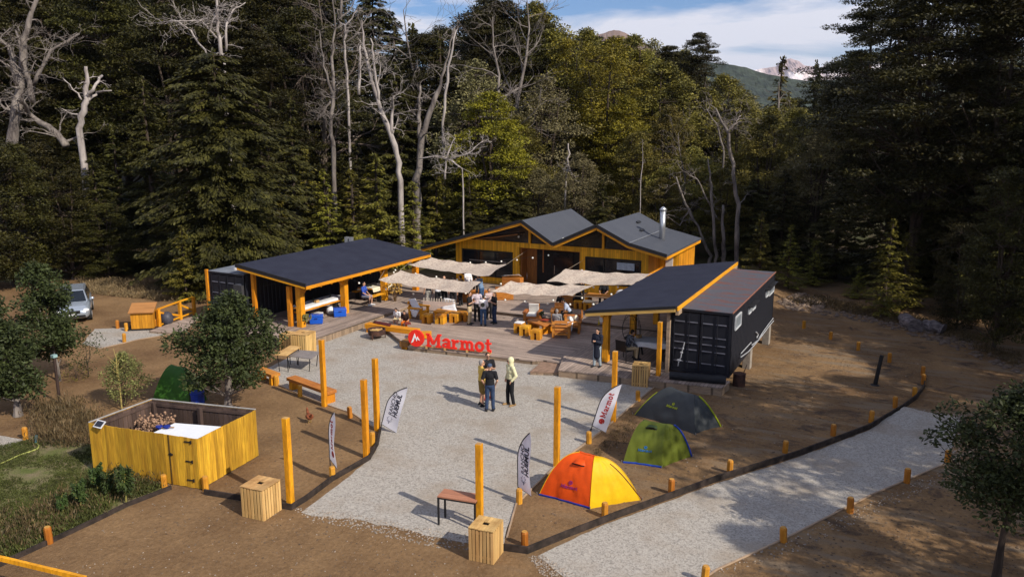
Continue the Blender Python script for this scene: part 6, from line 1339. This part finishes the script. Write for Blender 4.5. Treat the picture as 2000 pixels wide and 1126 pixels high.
KINDLB = {'dark': ('dark bushy tree at the forest foot', 'dark bushy trees'), 'fir': ('dense dark conifer of the forest wall behind the clearing', 'conifers'), 'coihue': ('tall dark layered beech of the forest behind the clearing', 'beeches'), 'olive': ('olive green rounded tree of the forest behind the clearing', 'olive green trees'),
          'bright': ('yellow green sunlit tree of the forest behind the cabin', 'yellow green trees'), 'bare': ('leafless grey twiggy tree standing in the forest behind', 'leafless trees'), 'young': ('young light green conifer at the foot of the forest wall', 'young conifers')}
USED = set(); AUTO = []
def plant(kind, px, d, top, wk=1., label=None, idx=None, rz=None, dz=0):
    p = CF(px, d, dz); rnd = random.Random(int(px * 13 + d * 7)); i = rnd.randrange(len(PR[kind])) if idx is None else idx; src = PR[kind][i]
    h = ztop(p, top) - p.z; s = h / BASEH[kind][i]
    if (kind, i) in USED: o = copy_tree(src)
    else: o = src; USED.add((kind, i))
    w_ = wk * (.75 * s + .25) if kind != 'bare' else wk * s
    put(o, p, rz if rz is not None else rnd.uniform(0, 6.28), label or KINDLB[kind][0], (w_, w_, s))
    o['category'] = 'tree'; o['group'] = None; del o['group']
    if not label: o['group'] = 'forest ' + KINDLB[kind][1]; AUTO.append((o, kind, px, d))
    return o
# the trees one can tell apart
PR['broad'] = [make_fir('conifer_tree', LM['fir'], 14, 6.2, 71, per=270, droop=.30, nb=16, power=.34, step=.50, leaf=.30, rag=.34, clear=.02)]; BASEH['broad'] = [14]
plant('broad', 432, 50, 95, 1.0, 'huge dark conifer left of centre, its crown wide to the ground', 0)
plant('fir', 395, 48.5, 330, 1.0, 'dark conifer standing before the foot of the huge one', 1)
plant('fir', 300, 57, 150, 1.1, 'dark conifer just left behind the huge conifer', 1)
plant('fir', 575, 57, 185, 1.0, 'dark conifer just right behind the huge conifer', 2)
plant('fir', 700, 62, 275, 1.0, 'dark conifer in the dip left of the leaning white snag', 2)
plant('young', 350, 45.5, 440, 1.1, 'bright young conifer between the boardwalk and the left container', 0)
plant('young', 398, 47, 480, .9, 'smaller bright young conifer close to the left container corner', 2)
plant('young', 640, 57, 330, 1.6, 'broad sunlit young conifer above the left shed roof', 1); plant('young', 735, 56, 300, 1.4, 'tall sunlit young conifer above the far end of the left shed', 0)
plant('young', 600, 60, 290, 1.5, 'sunlit young conifer left of the tall grey snag', 2); plant('young', 805, 57, 355, 1.5, 'young conifer left of the cabin eave', 1); plant('young', 850, 62, 330, 1.5, 'young conifer behind the left end of the cabin', 2); plant('young', 690, 60, 330, 1.6, 'young conifer behind the middle of the left shed roof', 2)
plant('young', 545, 55, 375, 1.4, 'young conifer behind the near part of the left shed roof', 0)
plant('young', 1492, 52, 415, 1.15, 'young conifer right behind the rear corner of the black container', 0); plant('young', 1548, 51, 440, 1.2, 'young conifer with level tiers right of the black container', 1); plant('young', 1600, 53, 470, 1.3, 'low young conifer two places right of the black container', 2)
plant('young', 1742, 44.5, 428, 1.35, 'lone young conifer at the clearing edge above the grey logs', 1); plant('young', 1782, 46, 455, 1.3, 'young conifer leaning into the lone one above the grey logs', 0); plant('young', 1690, 49, 520, 1.3, 'low young conifer left of the lone one at the clearing edge', 2)
plant('dark', 1895, 41, 440, .8, 'bushy dark tree at the right clearing edge', 1); plant('dark', 1975, 37, 330, .8, 'bushy dark tree nearest the right border', 0); plant('dark', 1840, 50, 380, .9, 'bushy dark tree behind the right clearing edge', 0)
plant('coihue', 1790, 50, -50, 1.25, 'great dark layered beech filling the upper right', 0); plant('coihue', 1748, 58, -15, .85, 'dark layered beech whose left side stands against the sky', 1); plant('coihue', 1950, 47, -70, 1.2, 'great dark beech at the right border', 2); plant('coihue', 1880, 60, -40, 1.1, 'dark beech between the two great beeches on the right', 0)
plant('coihue', 2090, 43, -20, 1.0, 'dark beech beyond the right border', 1); plant('coihue', 1640, 62, 150, 1.0, 'lower dark beech at the left foot of the great right beeches', 2)
plant('bright', 1172, 72, 92, 1.15, 'tall yellow green sunlit tree right of centre', 0); plant('bright', 1120, 76, 80, 1.0, 'yellow green sunlit tree left of the tallest yellow green one', 0); plant('bright', 960, 64, 182, 1.2, 'flat topped yellow green tree behind the cabin ridge', 1)
plant('bright', 1215, 70, 190, 1.0, 'yellow green tree in front of the tall sunlit pair', 1); plant('fir', 1576, 105, 118, .8, 'pointed conifer standing against the snowy mountains', 2); plant('young', 1505, 92, 112, 1.2, 'thin pointed tree left of the conifer against the snowy mountains', 1)
plant('coihue', 1352, 84, 62, .8, 'layered tree standing out on the skyline left of the far hill', 1); plant('olive', 1400, 80, 150, 1.1, 'olive tree on the falling skyline right of centre', 0)
for px, d, tp, k in [(60, 54, 280, 'dark'), (130, 52, 330, 'dark'), (10, 50, 285, 'dark'), (-40, 48, 270, 'dark'), (200, 52, 400, 'dark'), (190, 54, 300, 'fir'), (240, 58, 240, 'fir'), (90, 60, 230, 'coihue'), (520, 66, 60, 'coihue'), (360, 66, 10, 'coihue'), (230, 66, -40, 'coihue'), (120, 68, -60, 'coihue'), (20, 64, -90, 'coihue'), (-60, 60, -100, 'coihue'),
                     (450, 70, -30, 'coihue'), (600, 70, 20, 'coihue'), (780, 68, 130, 'fir'), (880, 66, 300, 'olive'), (930, 70, 120, 'olive'), (1010, 68, 230, 'olive'), (1060, 70, 150, 'olive'), (1050, 64, 330, 'dull'), (1130, 62, 300, 'olive'), (1240, 64, 260, 'olive'), (1300, 66, 210, 'olive'), (1350, 62, 290, 'olive'),
                     (1290, 60, 350, 'olive'), (1440, 68, 200, 'olive'), (1490, 64, 230, 'olive'), (1540, 68, 215, 'olive'), (1590, 60, 250, 'olive'), (1410, 60, 330, 'olive'), (1530, 58, 330, 'fir'), (1640, 56, 300, 'fir'), (1470, 60, 350, 'fir'), (1180, 60, 350, 'fir'), (1000, 62, 340, 'fir'), (920, 60, 345, 'fir'), (870, 74, 60, 'fir'), (830, 76, 70, 'coihue'),
                     (1840, 56, 100, 'fir'), (1900, 52, 60, 'fir'), (1740, 56, 220, 'fir'), (1990, 44, 120, 'fir'), (1560, 62, 400, 'fir'), (1010, 80, 40, 'coihue'), (1060, 84, 45, 'coihue'), (950, 78, 20, 'coihue')]:
    if k == 'dull': plant('olive', px, d, tp, 1.2, idx=2)
    else: plant(k, px, d, tp, 1.15)
TOP = [(-400, -100), (700, -60), (770, 5), (800, 40), (860, 48), (925, 30), (960, -10), (1060, 10), (1110, 45), (1180, 70), (1250, 75), (1300, 90), (1350, 112), (1400, 140), (1440, 165), (1500, 185), (1560, 190), (1620, 180), (1650, 60), (1680, -60), (2500, -120)]
def toprow(px):
    for (a, ta), (b, tb) in zip(TOP, TOP[1:]):
        if a <= px <= b: return ta + (tb - ta) * (px - a) / (b - a)
    return -60
rf = random.Random(77)
for d, stp, dn in [(78, 105, 60), (90, 105, 25), (104, 115, 5)]:
    px = -130 + rf.uniform(0, 60)
    while px < 1700:
        x = px + rf.uniform(-30, 30); tr = toprow(x); k = 'coihue' if x < 650 or x > 1640 else rf.choice(['olive', 'olive', 'bright', 'fir', 'coihue', 'olive'] if x > 1000 else ['olive', 'fir', 'coihue', 'bare', 'fir'])
        plant(k, x, d + rf.uniform(-4, 4), tr + rf.uniform(0, 1) * dn + (6 if x > 1100 else 0), 1.35); px += stp * (1 if x < 1640 else 1.1)
for px, d, tp in [(640, 70, -10), (965, 68, 30), (1010, 72, -5), (820, 74, 20), (1330, 62, 260)]: plant('bare', px, d, tp, 1.0)
# out of the frame to the right: the trees whose shade falls over the east side
for X_, Y_, h_, k in [(23.4, 12.6, 20, 'olive'), (25.5, 13.5, 19, 'olive'), (27.5, 15.5, 15, 'coihue'), (30.5, 18, 16, 'olive'), (34, 22, 17, 'coihue'), (29, 23, 13, 'fir'), (37, 28, 18, 'coihue'), (28, 33, 15, 'olive'), (21.5, 18.5, 10, 'olive'), (17.2, 8.4, 11.5, 'olive'), (31, 30, 16, 'coihue'), (40, 36, 18, 'fir')]:
    x, y = from_cam(X_, Y_); i = 0; src = PR[k][i]; o = copy_tree(src); s = h_ / BASEH[k][i]; put(o, (x, y, ground_z(x, y)), X_, 'tall dark tree standing beyond the right border of the picture', s); o['category'] = 'tree'; o['group'] = 'trees beyond the right border'
# unused prototypes must not stay at the origin
for k in PR:
    for i, o in enumerate(PR[k]):
        if (k, i) not in USED:
            for c in list(o.children): bpy.data.objects.remove(c)
            bpy.data.objects.remove(o)
for px, d, tp, k in [(1228, 88, 74, 'olive'), (1262, 92, 80, 'olive'), (1296, 90, 88, 'coihue'), (1325, 94, 100, 'olive'), (1195, 90, 74, 'bright'), (1140, 88, 62, 'olive')]: plant(k, px, d, tp, 1.1)
# label each forest tree by its kind, its row and the landmark it stands above
BINS = [(-999, 0, 'beyond the left border'), (0, 120, 'above the parked car'), (120, 260, 'at the broken pale snag'), (260, 400, 'on the left flank of the huge conifer'), (400, 520, 'behind the huge conifer'), (520, 640, 'above the left container'), (640, 760, 'above the left shed roof'), (760, 880, 'behind the leaning white snag'),
        (880, 1010, 'above the left cabin window'), (1010, 1120, 'above the first cabin gable'), (1120, 1240, 'above the second cabin gable'), (1240, 1340, 'above the chimney'), (1340, 1450, 'at the tall slim pale trunk'), (1450, 1560, 'above the black container'), (1560, 1680, 'below the far snow'), (1680, 1800, 'above the grey logs'), (1800, 1920, 'above the right forest edge'), (1920, 2010, 'at the right border'), (2010, 9999, 'beyond the right border')]
ORD = ['leftmost', 'second', 'third', 'fourth', 'fifth', 'sixth', 'seventh', 'eighth']
KN = {'fir': 'dark conifer', 'dark': 'dark bushy tree', 'coihue': 'dark layered beech', 'olive': 'olive green tree', 'bright': 'yellow green tree', 'bare': 'leafless grey tree', 'young': 'young conifer'}
cells = {}
for o, k, px, d in AUTO:
    b_ = [b for b in BINS if b[0] <= px < b[1]][0][2]; row = 'front' if d < 66 else 'second' if d < 74 else 'third' if d < 84 else 'fourth' if d < 97 else 'rearmost'
    cells.setdefault((k, row, b_), []).append((px, o))
for (k, row, b_), L_ in cells.items():
    L_.sort(key=lambda q: q[0])
    for i, (px, o) in enumerate(L_): o['label'] = ('' if len(L_) == 1 else ORD[i] + ' ') + KN[k] + ' in the ' + row + ' row ' + b_
# dead trees and snags traced at their own distance
def snag(label, d, lines, m=PALEBARK, seed=1, twigs_=10, tl=1.2, tdepth=2, name='dead_tree', rootpx=None, group=None):
    rnd = random.Random(seed); base = CF(lines[0][0][0], d); t = thing(name, label, 'dead tree', base, 0, group); mb, tw = MB(), MB()
    for li, (start, *rest) in enumerate(lines):
        pts = [start] + rest; P = []; Rr = []
        for k, (px, py, r_) in enumerate(pts):
            dd = d + rnd.uniform(-.5, .5) * (li > 0) * k; q = CF(px, dd); P.append(V((q.x, q.y, ztop(q, py))) - base); Rr.append(r_)
        if li == 0: P.insert(0, V((P[0].x, P[0].y, -.2))); Rr.insert(0, Rr[0] * 1.25)
        Q, RR = [], []
        for k in range(len(P) - 1):
            for j in range(4): f = j / 4; Q.append(P[k].lerp(P[k + 1], f) + V((rnd.gauss(0, .035), rnd.gauss(0, .035), 0)) * (Rr[k] * 3 + .9)); RR.append((Rr[k] * (1 - f) + Rr[k + 1] * f) * rnd.uniform(.88, 1.12))
        Q.append(P[-1]); RR.append(Rr[-1]); mb.tube(Q, RR, 8)
        for k in range(twigs_):
            j = rnd.randint(len(Q) // 3 if li == 0 else 1, len(Q) - 1); a = rnd.uniform(0, 6.28); limb_rec(tw, rnd, Q[j], V((math.cos(a), math.sin(a), rnd.uniform(-.2, .9))).normalized(), tl * rnd.uniform(.5, 1.3), max(.02, RR[j] * .35), tdepth - 1, .6, .3, 0, 3, .009)
    mb.build('trunk', m, t, True)
    if tw.v: tw.build('branches', m, t)
    return t
snag('huge pale dead tree with crossing limbs at the top left', 55, [[(38, 285, .36), (60, 200, .32), (75, 140, .26), (92, 60, .18), (122, -10, .12)], [(66, 175, .22), (52, 90, .13), (0, 42, .08)], [(92, 168, .17), (135, 98, .09), (190, 66, .05)], [(145, 285, .24), (122, 255, .20), (80, 225, .16), (66, 190, .12)], [(88, 200, .22), (80, 120, .14), (72, 60, .06)]], GREYBARK, 3, 16, 1.8, 3)
snag('broken pale snag with stubby forked limbs left of the huge conifer', 55, [[(172, 250, .20), (186, 205, .20), (197, 160, .14), (196, 130, .10)], [(190, 195, .14), (210, 170, .10), (225, 148, .08)], [(192, 198, .12), (212, 180, .08), (240, 177, .04)], [(182, 195, .06), (165, 170, .04), (150, 152, .03)], [(180, 225, .06), (160, 222, .04), (142, 212, .02)]], PALEBARK, 4, 3, .7, 2)
snag('tall grey snag with a bushy twig top above the left shed', 62, [[(655, 292, .17), (652, 235, .15), (661, 180, .14), (660, 110, .10), (670, 55, .07), (667, 0, .04)], [(660, 190, .10), (645, 130, .07), (640, 60, .03)], [(655, 195, .09), (640, 220, .07), (628, 235, .05)]], GREYBARK, 5, 16, 1.8, 3)
snag('leaning white double snag left of centre, brightest in the forest', 60, [[(784, 352, .20), (776, 285, .20), (748, 205, .16), (733, 150, .12), (722, 90, .08), (720, 40, .04)], [(748, 200, .12), (740, 120, .08), (735, 75, .04)], [(768, 262, .14), (772, 215, .10), (775, 188, .07)], [(745, 180, .07), (752, 130, .04), (748, 100, .03)]], PALEBARK, 6, 9, 1.5, 3)
snag('dark grey forked trunk with one broken white prong at centre', 61, [[(815, 350, .26), (828, 265, .24), (850, 205, .20), (864, 165, .12), (880, 110, .06), (893, 55, .05)], [(822, 270, .16), (823, 215, .13), (826, 168, .07)]], GREYBARK, 7, 8, 1.4, 3)
snag('thin whitish snag at the upper left of the leaning double snag', 66, [[(688, 190, .11), (686, 90, .09), (690, 50, .07), (712, 20, .04)], [(708, 185, .12), (712, 120, .10), (715, 90, .05)]], PALEBARK, 8, 10, 1.4, 3)
snag('white branching dead crown rising behind the huge conifer', 60, [[(456, 118, .14), (450, 60, .12), (452, 0, .08)], [(462, 100, .10), (466, 50, .08), (480, 20, .05), (505, 5, .03)], [(448, 75, .08), (420, 40, .05), (360, 42, .03)], [(428, 110, .08), (400, 60, .06), (372, 40, .04), (335, 45, .02)]], PALEBARK, 9, 12, 1.8, 3)
snag('tall slim pale trunk right of the cabin, forked at its top', 55, [[(1446, 522, .17), (1440, 400, .15), (1428, 320, .13), (1414, 262, .11), (1388, 212, .06)], [(1414, 258, .08), (1428, 240, .06), (1437, 226, .04)]], GREYBARK, 10, 5, 1.3, 3)
snag('slim bent grey trunk left of the tall slim pale trunk', 56, [[(1402, 500, .12), (1392, 400, .10), (1384, 350, .08), (1378, 310, .04)], [(1385, 400, .07), (1360, 350, .05), (1340, 340, .03)]], GREYBARK, 11, 5, 1.2, 3)
snag('grey trunk bending left behind the chimney', 57, [[(1392, 500, .12), (1362, 440, .10), (1340, 400, .09), (1318, 345, .05)], [(1345, 410, .06), (1330, 440, .04), (1300, 420, .02)]], GREYBARK, 12, 5, 1.2, 3)
snag('short stout grey trunk just left of the tall slim one', 56, [[(1418, 510, .15), (1414, 450, .12), (1412, 400, .08)]], GREYBARK, 13, 3, 1.0, 2)
snag('thin straight white dead stem right of centre', 58, [[(1250, 365, .03), (1251, 320, .03), (1252, 278, .012)]], PALEBARK, 14, 4, .4, 2)
0 and snag('thin white stem on the skyline right of centre', 74, [[(1273, 175, .07), (1272, 145, .06), (1271, 120, .02)]], PALEBARK, 15, 3, .6, 2)
snag('pale broken stem in the olive trees behind the cabin', 62, [[(1104, 355, .07), (1109, 320, .09), (1108, 280, .05)]], PALEBARK, 16, 6, 1.2, 3)
snag('tangle of pale fallen branches below the dark forked trunk', 59, [[(905, 330, .05), (880, 312, .07), (850, 305, .06), (820, 310, .04)], [(880, 310, .05), (915, 300, .04), (945, 275, .02)], [(868, 350, .08), (875, 300, .06), (890, 270, .03)]], PALEBARK, 17, 12, 1.2, 3)
snag('pale stump with a dark hollow behind the left container', 50, [[(463, 515, .42), (463, 490, .32), (461, 470, .15)]], PALEBARK, 18, 2, .5, 1)
snag('leaning silvery trunk in the thicket right of the dark forked trunk', 66, [[(868, 240, .12), (880, 130, .10), (896, 58, .05)]], PALEBARK, 19, 8, 1.5, 3)
snag('silver stem with fine branches below the pointed skyline tree', 80, [[(1506, 260, .10), (1507, 200, .09), (1505, 160, .03)]], GREYBARK, 20, 12, 1.4, 3)
snag('forked grey stems above the olive trees right of the skyline tree', 62, [[(1408, 300, .07), (1395, 250, .06), (1372, 215, .03)], [(1400, 260, .05), (1415, 235, .04), (1440, 232, .02)]], GREYBARK, 21, 10, 1.4, 3)
# ---- trees and shrubs in the clearing, close to the camera
def near_tree(label, base, h, rc, seed, m='gloss', z0=.28, clumps=110, per=170, cr=.42, leaf=.15, bark=GREYBARK, tr=.11, lean=(0, 0), **kw):
    t = make_crown('broadleaf_tree', LM[m], h, rc, seed, z0, clumps, per, cr, .8, leaf, .6, tr, bark, lean=lean, **kw); t.location = base; t['label'] = label; t['category'] = 'tree'; return t
b_ = G(446, 804); hh = ztop(b_ + V((-.3, .3, 0)), 578)
near_tree('bushy dark leaved tree in front of the left shed, taller than the enclosure', b_, 4.15, 1.66, 51, z0=.26, clumps=84, per=500, cr=.58, lean=(.35, .25), tr=.16, irr=.7)
near_tree('dark leaved tree with bent slim trunk in front of the parked car', G(116, 744), ztop(G(112, 738), 512), 1.12, 52, z0=.24, clumps=80, per=460, irr=.65, cr=.48, tr=.07, lean=(-.95, .1), forks=2)
near_tree('dark leaved tree with thick pale trunk at the left border', G(36, 812), ztop(G(30, 805), 632), 1.3, 53, clumps=66, per=460, irr=.65, cr=.48, z0=.30, tr=.15, lean=(-.5, 0), forks=2)
near_tree('dark leaved tree cut off by the left border', G(-8, 765), ztop(G(-8, 760), 560), 1.35, 54, clumps=66, per=460, irr=.65, cr=.48, z0=.25, tr=.1)
near_tree('small pale yellow green shrub beside the green tent', G(243, 792), 1.95, .92, 55, 'pale', .26, 110, 230, .32, .085, BARK, .035, (.15, 0), forks=4)
near_tree('dark glossy tree cut off by the right border in the foreground', G(1942, 1150), ztop(G(1942, 1150) + V((.5, .5, 0)), 748), 1.35, 56, z0=.46, clumps=95, per=520, cr=.50, leaf=.115, irr=.65, tr=.10, lean=(.55, .35), forks=2, bark=BARK)
near_tree('feathery small tree right of the car, thin and open', G(173, 735), 1.9, .9, 57, 'gloss', .25, 34, 90, .32, .10, BARK, .03, (.1, .1), forks=2)
near_tree('low dark shrub at the foot of the trees right of the lamp post', G(150, 742), .7, .55, 58, 'olive', .05, 30, 90, .22, .07, BARK, .02)
yb_ = MB().tube([(0, 0, 0), (.02, 0, .9), (-.05, 0, 1.5), (.0, 0, 2.1)], [.03, .025, .02, .008], 5)
for k in range(10): a = k * 2.4; yb_.tube([(0, 0, 1.2 + .07 * k), (.3 * math.cos(a), .3 * math.sin(a), 1.5 + .08 * k)], [.012, .004], 4)
o = yb_.build('bare_sapling', mat('straw twig', (.45, .36, .12), .9)); o.location = G(238, 800); tag(o, 'straw coloured bare twigs rising out of the pale shrub', 'sapling')
# small pine seedlings and weeds
ps = None
for px, py, h_, lb in [(247, 985, 1.0, 'tallest pine seedling right, on a bare yellow stem'), (192, 968, .8, 'pine seedling in the middle of the weeds'), (214, 975, .75, 'pine seedling between the tall and the middle one'), (160, 1000, .8, 'pine seedling left of the middle one'), (125, 1010, .6, 'leftmost low pine seedling in the weeds')]:
    if ps is None: ps = make_fir('pine_seedling', leaf_mat('pine needles', (.055, .085, .02), (.03, .05, .012), .2), 1, .38, 61, per=50, step=.07, leaf=.12, droop=-.45, clear=.45, nb=6, bark=mat('yellow stem', (.25, .22, .06))); o = ps
    else: o = copy_tree(ps)
    put(o, G(px, py), px, lb, (h_ * .9, h_ * .9, h_)); o['category'] = 'seedling'; o['group'] = 'pine seedlings in the weeds'
def weeds(name, pix, n, m, h, seed, stalk=True, spread=.05, label='', leaf=.07, w_=.012):
    P = [G(*p) for p in pix]; xs = [p.x for p in P]; ys = [p.y for p in P]; rs = np.random.RandomState(seed); pts = []
    def inside(x, y):
        c = False; j = len(P) - 1
        for i in range(len(P)):
            if (P[i].y > y) != (P[j].y > y) and x < (P[j].x - P[i].x) * (y - P[i].y) / (P[j].y - P[i].y) + P[i].x: c = not c
            j = i
        return c
    while len(pts) < n:
        x, y = rs.uniform(min(xs), max(xs)), rs.uniform(min(ys), max(ys))
        if inside(x, y) and noise.noise(V((x * .8, y * .8, seed))) + rs.uniform(-.3, .3) > -.15: pts.append((x, y))
    pts = np.array(pts); k = 7; C = np.repeat(np.column_stack([pts, np.zeros(n)]), k, 0); N = len(C); hh_ = h * rs.uniform(.35, 1, n).repeat(k); f = np.tile(np.linspace(.1, 1, k), n)
    C[:, 2] = hh_ * f + np.array([ground_z(*q) for q in pts]).repeat(k); C[:, :2] += rs.normal(size=(N, 2)) * spread * (.4 + f[:, None]); A = np.stack([rs.normal(size=N) * .35, rs.normal(size=N) * .35, np.ones(N)], 1)
    me = leafmesh(name, C, A, rnd_dirs(rs, N), hh_ / k * 2.2 + leaf * .5, np.full(N, w_) * rs.uniform(.6, 1.8, N), m); o = bpy.data.objects.new(name, me); COL.objects.link(o); tag(o, label, name.replace('_', ' '), kind='stuff'); return o
DW = leaf_mat('dry brown weed', (.17, .115, .055), (.085, .065, .032), 0, .2, 2); GW_ = leaf_mat('green weed', (.10, .115, .03), (.06, .065, .02), 0, .25, 2)
weeds('dry_weeds', [(60, 870), (60, 800), (120, 790), (190, 800), (180, 870), (130, 876)], 800, DW, .62, 1, label='brown dry weeds left of the enclosure', spread=.13, w_=.02)
weeds('dry_weeds', [(-40, 1118), (-40, 1015), (90, 990), (170, 935), (265, 925), (322, 950), (250, 980), (90, 1055)], 620, DW, .44, 2, label='dry brown and reddish weeds along the kerb at bottom left', spread=.08, w_=.016)
weeds('green_weeds', [(-40, 1118), (-40, 1030), (100, 1000), (180, 945), (250, 935), (322, 951), (250, 982), (90, 1058)], 3000, GW_, .24, 3, label='low green weeds along the kerb at bottom left', spread=.07, w_=.022)
weeds('lawn_grass', [(-60, 1120), (-60, 880), (60, 860), (178, 870), (178, 925), (150, 990), (0, 1090)], 7000, GW_, .07, 4, label='short grass blades over the lawn', spread=.03, w_=.014)
weeds('dry_grass', [(150, 545), (420, 560), (400, 590), (330, 590), (180, 575)], 2500, leaf_mat('straw grass', (.26, .19, .10), (.17, .12, .06), 0, .2, 2), .35, 5, label='straw coloured grass at the forest foot on the left', spread=.1, w_=.03)
weeds('dry_grass', [(1520, 585), (1600, 600), (1720, 625), (1860, 660), (1990, 720), (1990, 690), (1860, 640), (1720, 605), (1600, 580)], 2200, DW, .28, 6, label='dead grass and twigs along the right forest edge', spread=.15, w_=.03)
weeds('dry_grass', [(1100, 945), (1180, 860), (1235, 800), (1250, 860), (1190, 880)], 250, DW, .10, 7, label='sparse dead grass behind the orange tent', spread=.05)
# leaf litter, twigs and stones on the bare dirt
def scatter(name, label, pix, n, m, size, seed, flatk=.5):
    P = [G(*p) for p in pix]; xs = [p.x for p in P]; ys = [p.y for p in P]; rnd = random.Random(seed); mb = MB(); k = 0
    while k < n:
        x, y = rnd.uniform(min(xs), max(xs)), rnd.uniform(min(ys), max(ys)); c = False; j = len(P) - 1
        for i in range(len(P)):
            if (P[i].y > y) != (P[j].y > y) and x < (P[j].x - P[i].x) * (y - P[i].y) / (P[j].y - P[i].y) + P[i].x: c = not c
            j = i
        if not c: continue
        s = size * rnd.uniform(.4, 1.6); mb.ell((x, y, ground_z(x, y) + s * flatk * .3), (s, s * rnd.uniform(.5, 1), s * flatk), Matrix.Rotation(rnd.uniform(0, 3), 3, 'Z'), 6, 4); k += 1
    o = mb.build(name, m); tag(o, label, name.replace('_', ' '), kind='stuff'); return o
PEB = mat('pebble', (.36, .30, .245), .9, .2, 20, isl=.35)
scatter('gravel_pebbles', 'loose pebbles strewn past the ragged front edge of the plaza gravel', [(570, 990), (600, 1015), (700, 1035), (850, 1070), (980, 1075), (980, 1050), (850, 1035), (700, 1005)], 800, PEB, .022, 11, .6)
scatter('gravel_pebbles', 'loose pebbles strewn past the far end of the gravel path', [(1765, 795), (1890, 812), (1870, 905), (1845, 905), (1865, 830), (1765, 808)], 500, PEB, .026, 12, .6)
scatter('gravel_pebbles', 'loose pebbles strewn on the dirt below the gravel path', [(1330, 1126), (1530, 1060), (1850, 910), (1860, 930), (1540, 1085), (1400, 1126)], 350, PEB, .02, 13, .6)
scatter('gravel_pebbles', 'loose pebbles strewn on the dirt at the near end of the path', [(1030, 1085), (1060, 1084), (1130, 1126), (1060, 1126)], 300, PEB, .02, 14, .6)
scatter('gravel_pebbles', 'single stones over the dirt at the bottom of the picture', [(330, 965), (560, 1000), (960, 1110), (960, 1126), (0, 1126)], 200, PEB, .014, 15, .6)
scatter('gravel_pebbles', 'single stones over the east dirt and the tent bed', [(1000, 1050), (1300, 760), (1500, 620), (1800, 700), (1800, 760), (1560, 880), (1200, 1000)], 200, PEB, .018, 16, .6)
LIT = mat('litter', (.07, .045, .03), .95, .3, 6, col2=(.16, .11, .07))
scatter('leaf_litter', 'dark leaf litter scattered over the tent bed and east dirt', [(1000, 1050), (1300, 760), (1500, 600), (1800, 700), (1800, 760), (1560, 880), (1200, 1000)], 1700, LIT, .032, 1, .3)
scatter('leaf_litter', 'dark leaf litter on the dirt beyond the gravel path', [(1400, 1126), (1530, 1060), (1860, 910), (1990, 900), (1990, 1126)], 900, LIT, .03, 2, .3)
scatter('leaf_litter', 'bits of litter on the front dirt and left bed', [(350, 960), (560, 800), (720, 860), (560, 1000), (950, 1126), (200, 1126)], 700, LIT, .022, 3, .3)
scatter('forest_debris', 'heap of pale twigs and clods behind the black container', [(1515, 590), (1560, 570), (1620, 590), (1600, 610), (1540, 605)], 220, mat('clod', (.26, .19, .14), .95, .25, 5), .14, 4, .6)
scatter('forest_debris', 'clods, bark and roots along the right forest edge', [(1560, 610), (1700, 630), (1860, 680), (1990, 730), (1990, 700), (1860, 650), (1700, 605)], 420, mat('dark clod', (.10, .07, .052), .95, .3, 5, col2=(.17, .13, .105)), .11, 5, .5)
# ------------------------------------------------------------------ air
hz_ = MB().box((0, 3000, 340), (19000, 19000, 720)).build('haze', None)
hz_.data.materials.clear(); hm = bpy.data.materials.new('haze'); hm.use_nodes = True; hn = hm.node_tree; hn.nodes.remove(hn.nodes['Principled BSDF'])
pv = hn.nodes.new('ShaderNodeVolumePrincipled'); pv.inputs['Density'].default_value = 4.5e-5; pv.inputs['Color'].default_value = (.80, .88, 1, 1); pv.inputs['Anisotropy'].default_value = .2
hn.links.new(pv.outputs[0], hn.nodes['Material Output'].inputs['Volume']); hz_.data.materials.append(hm); hz_['kind'] = 'stuff'; hz_['label'] = 'thin bluish haze between the camera and the far mountains'
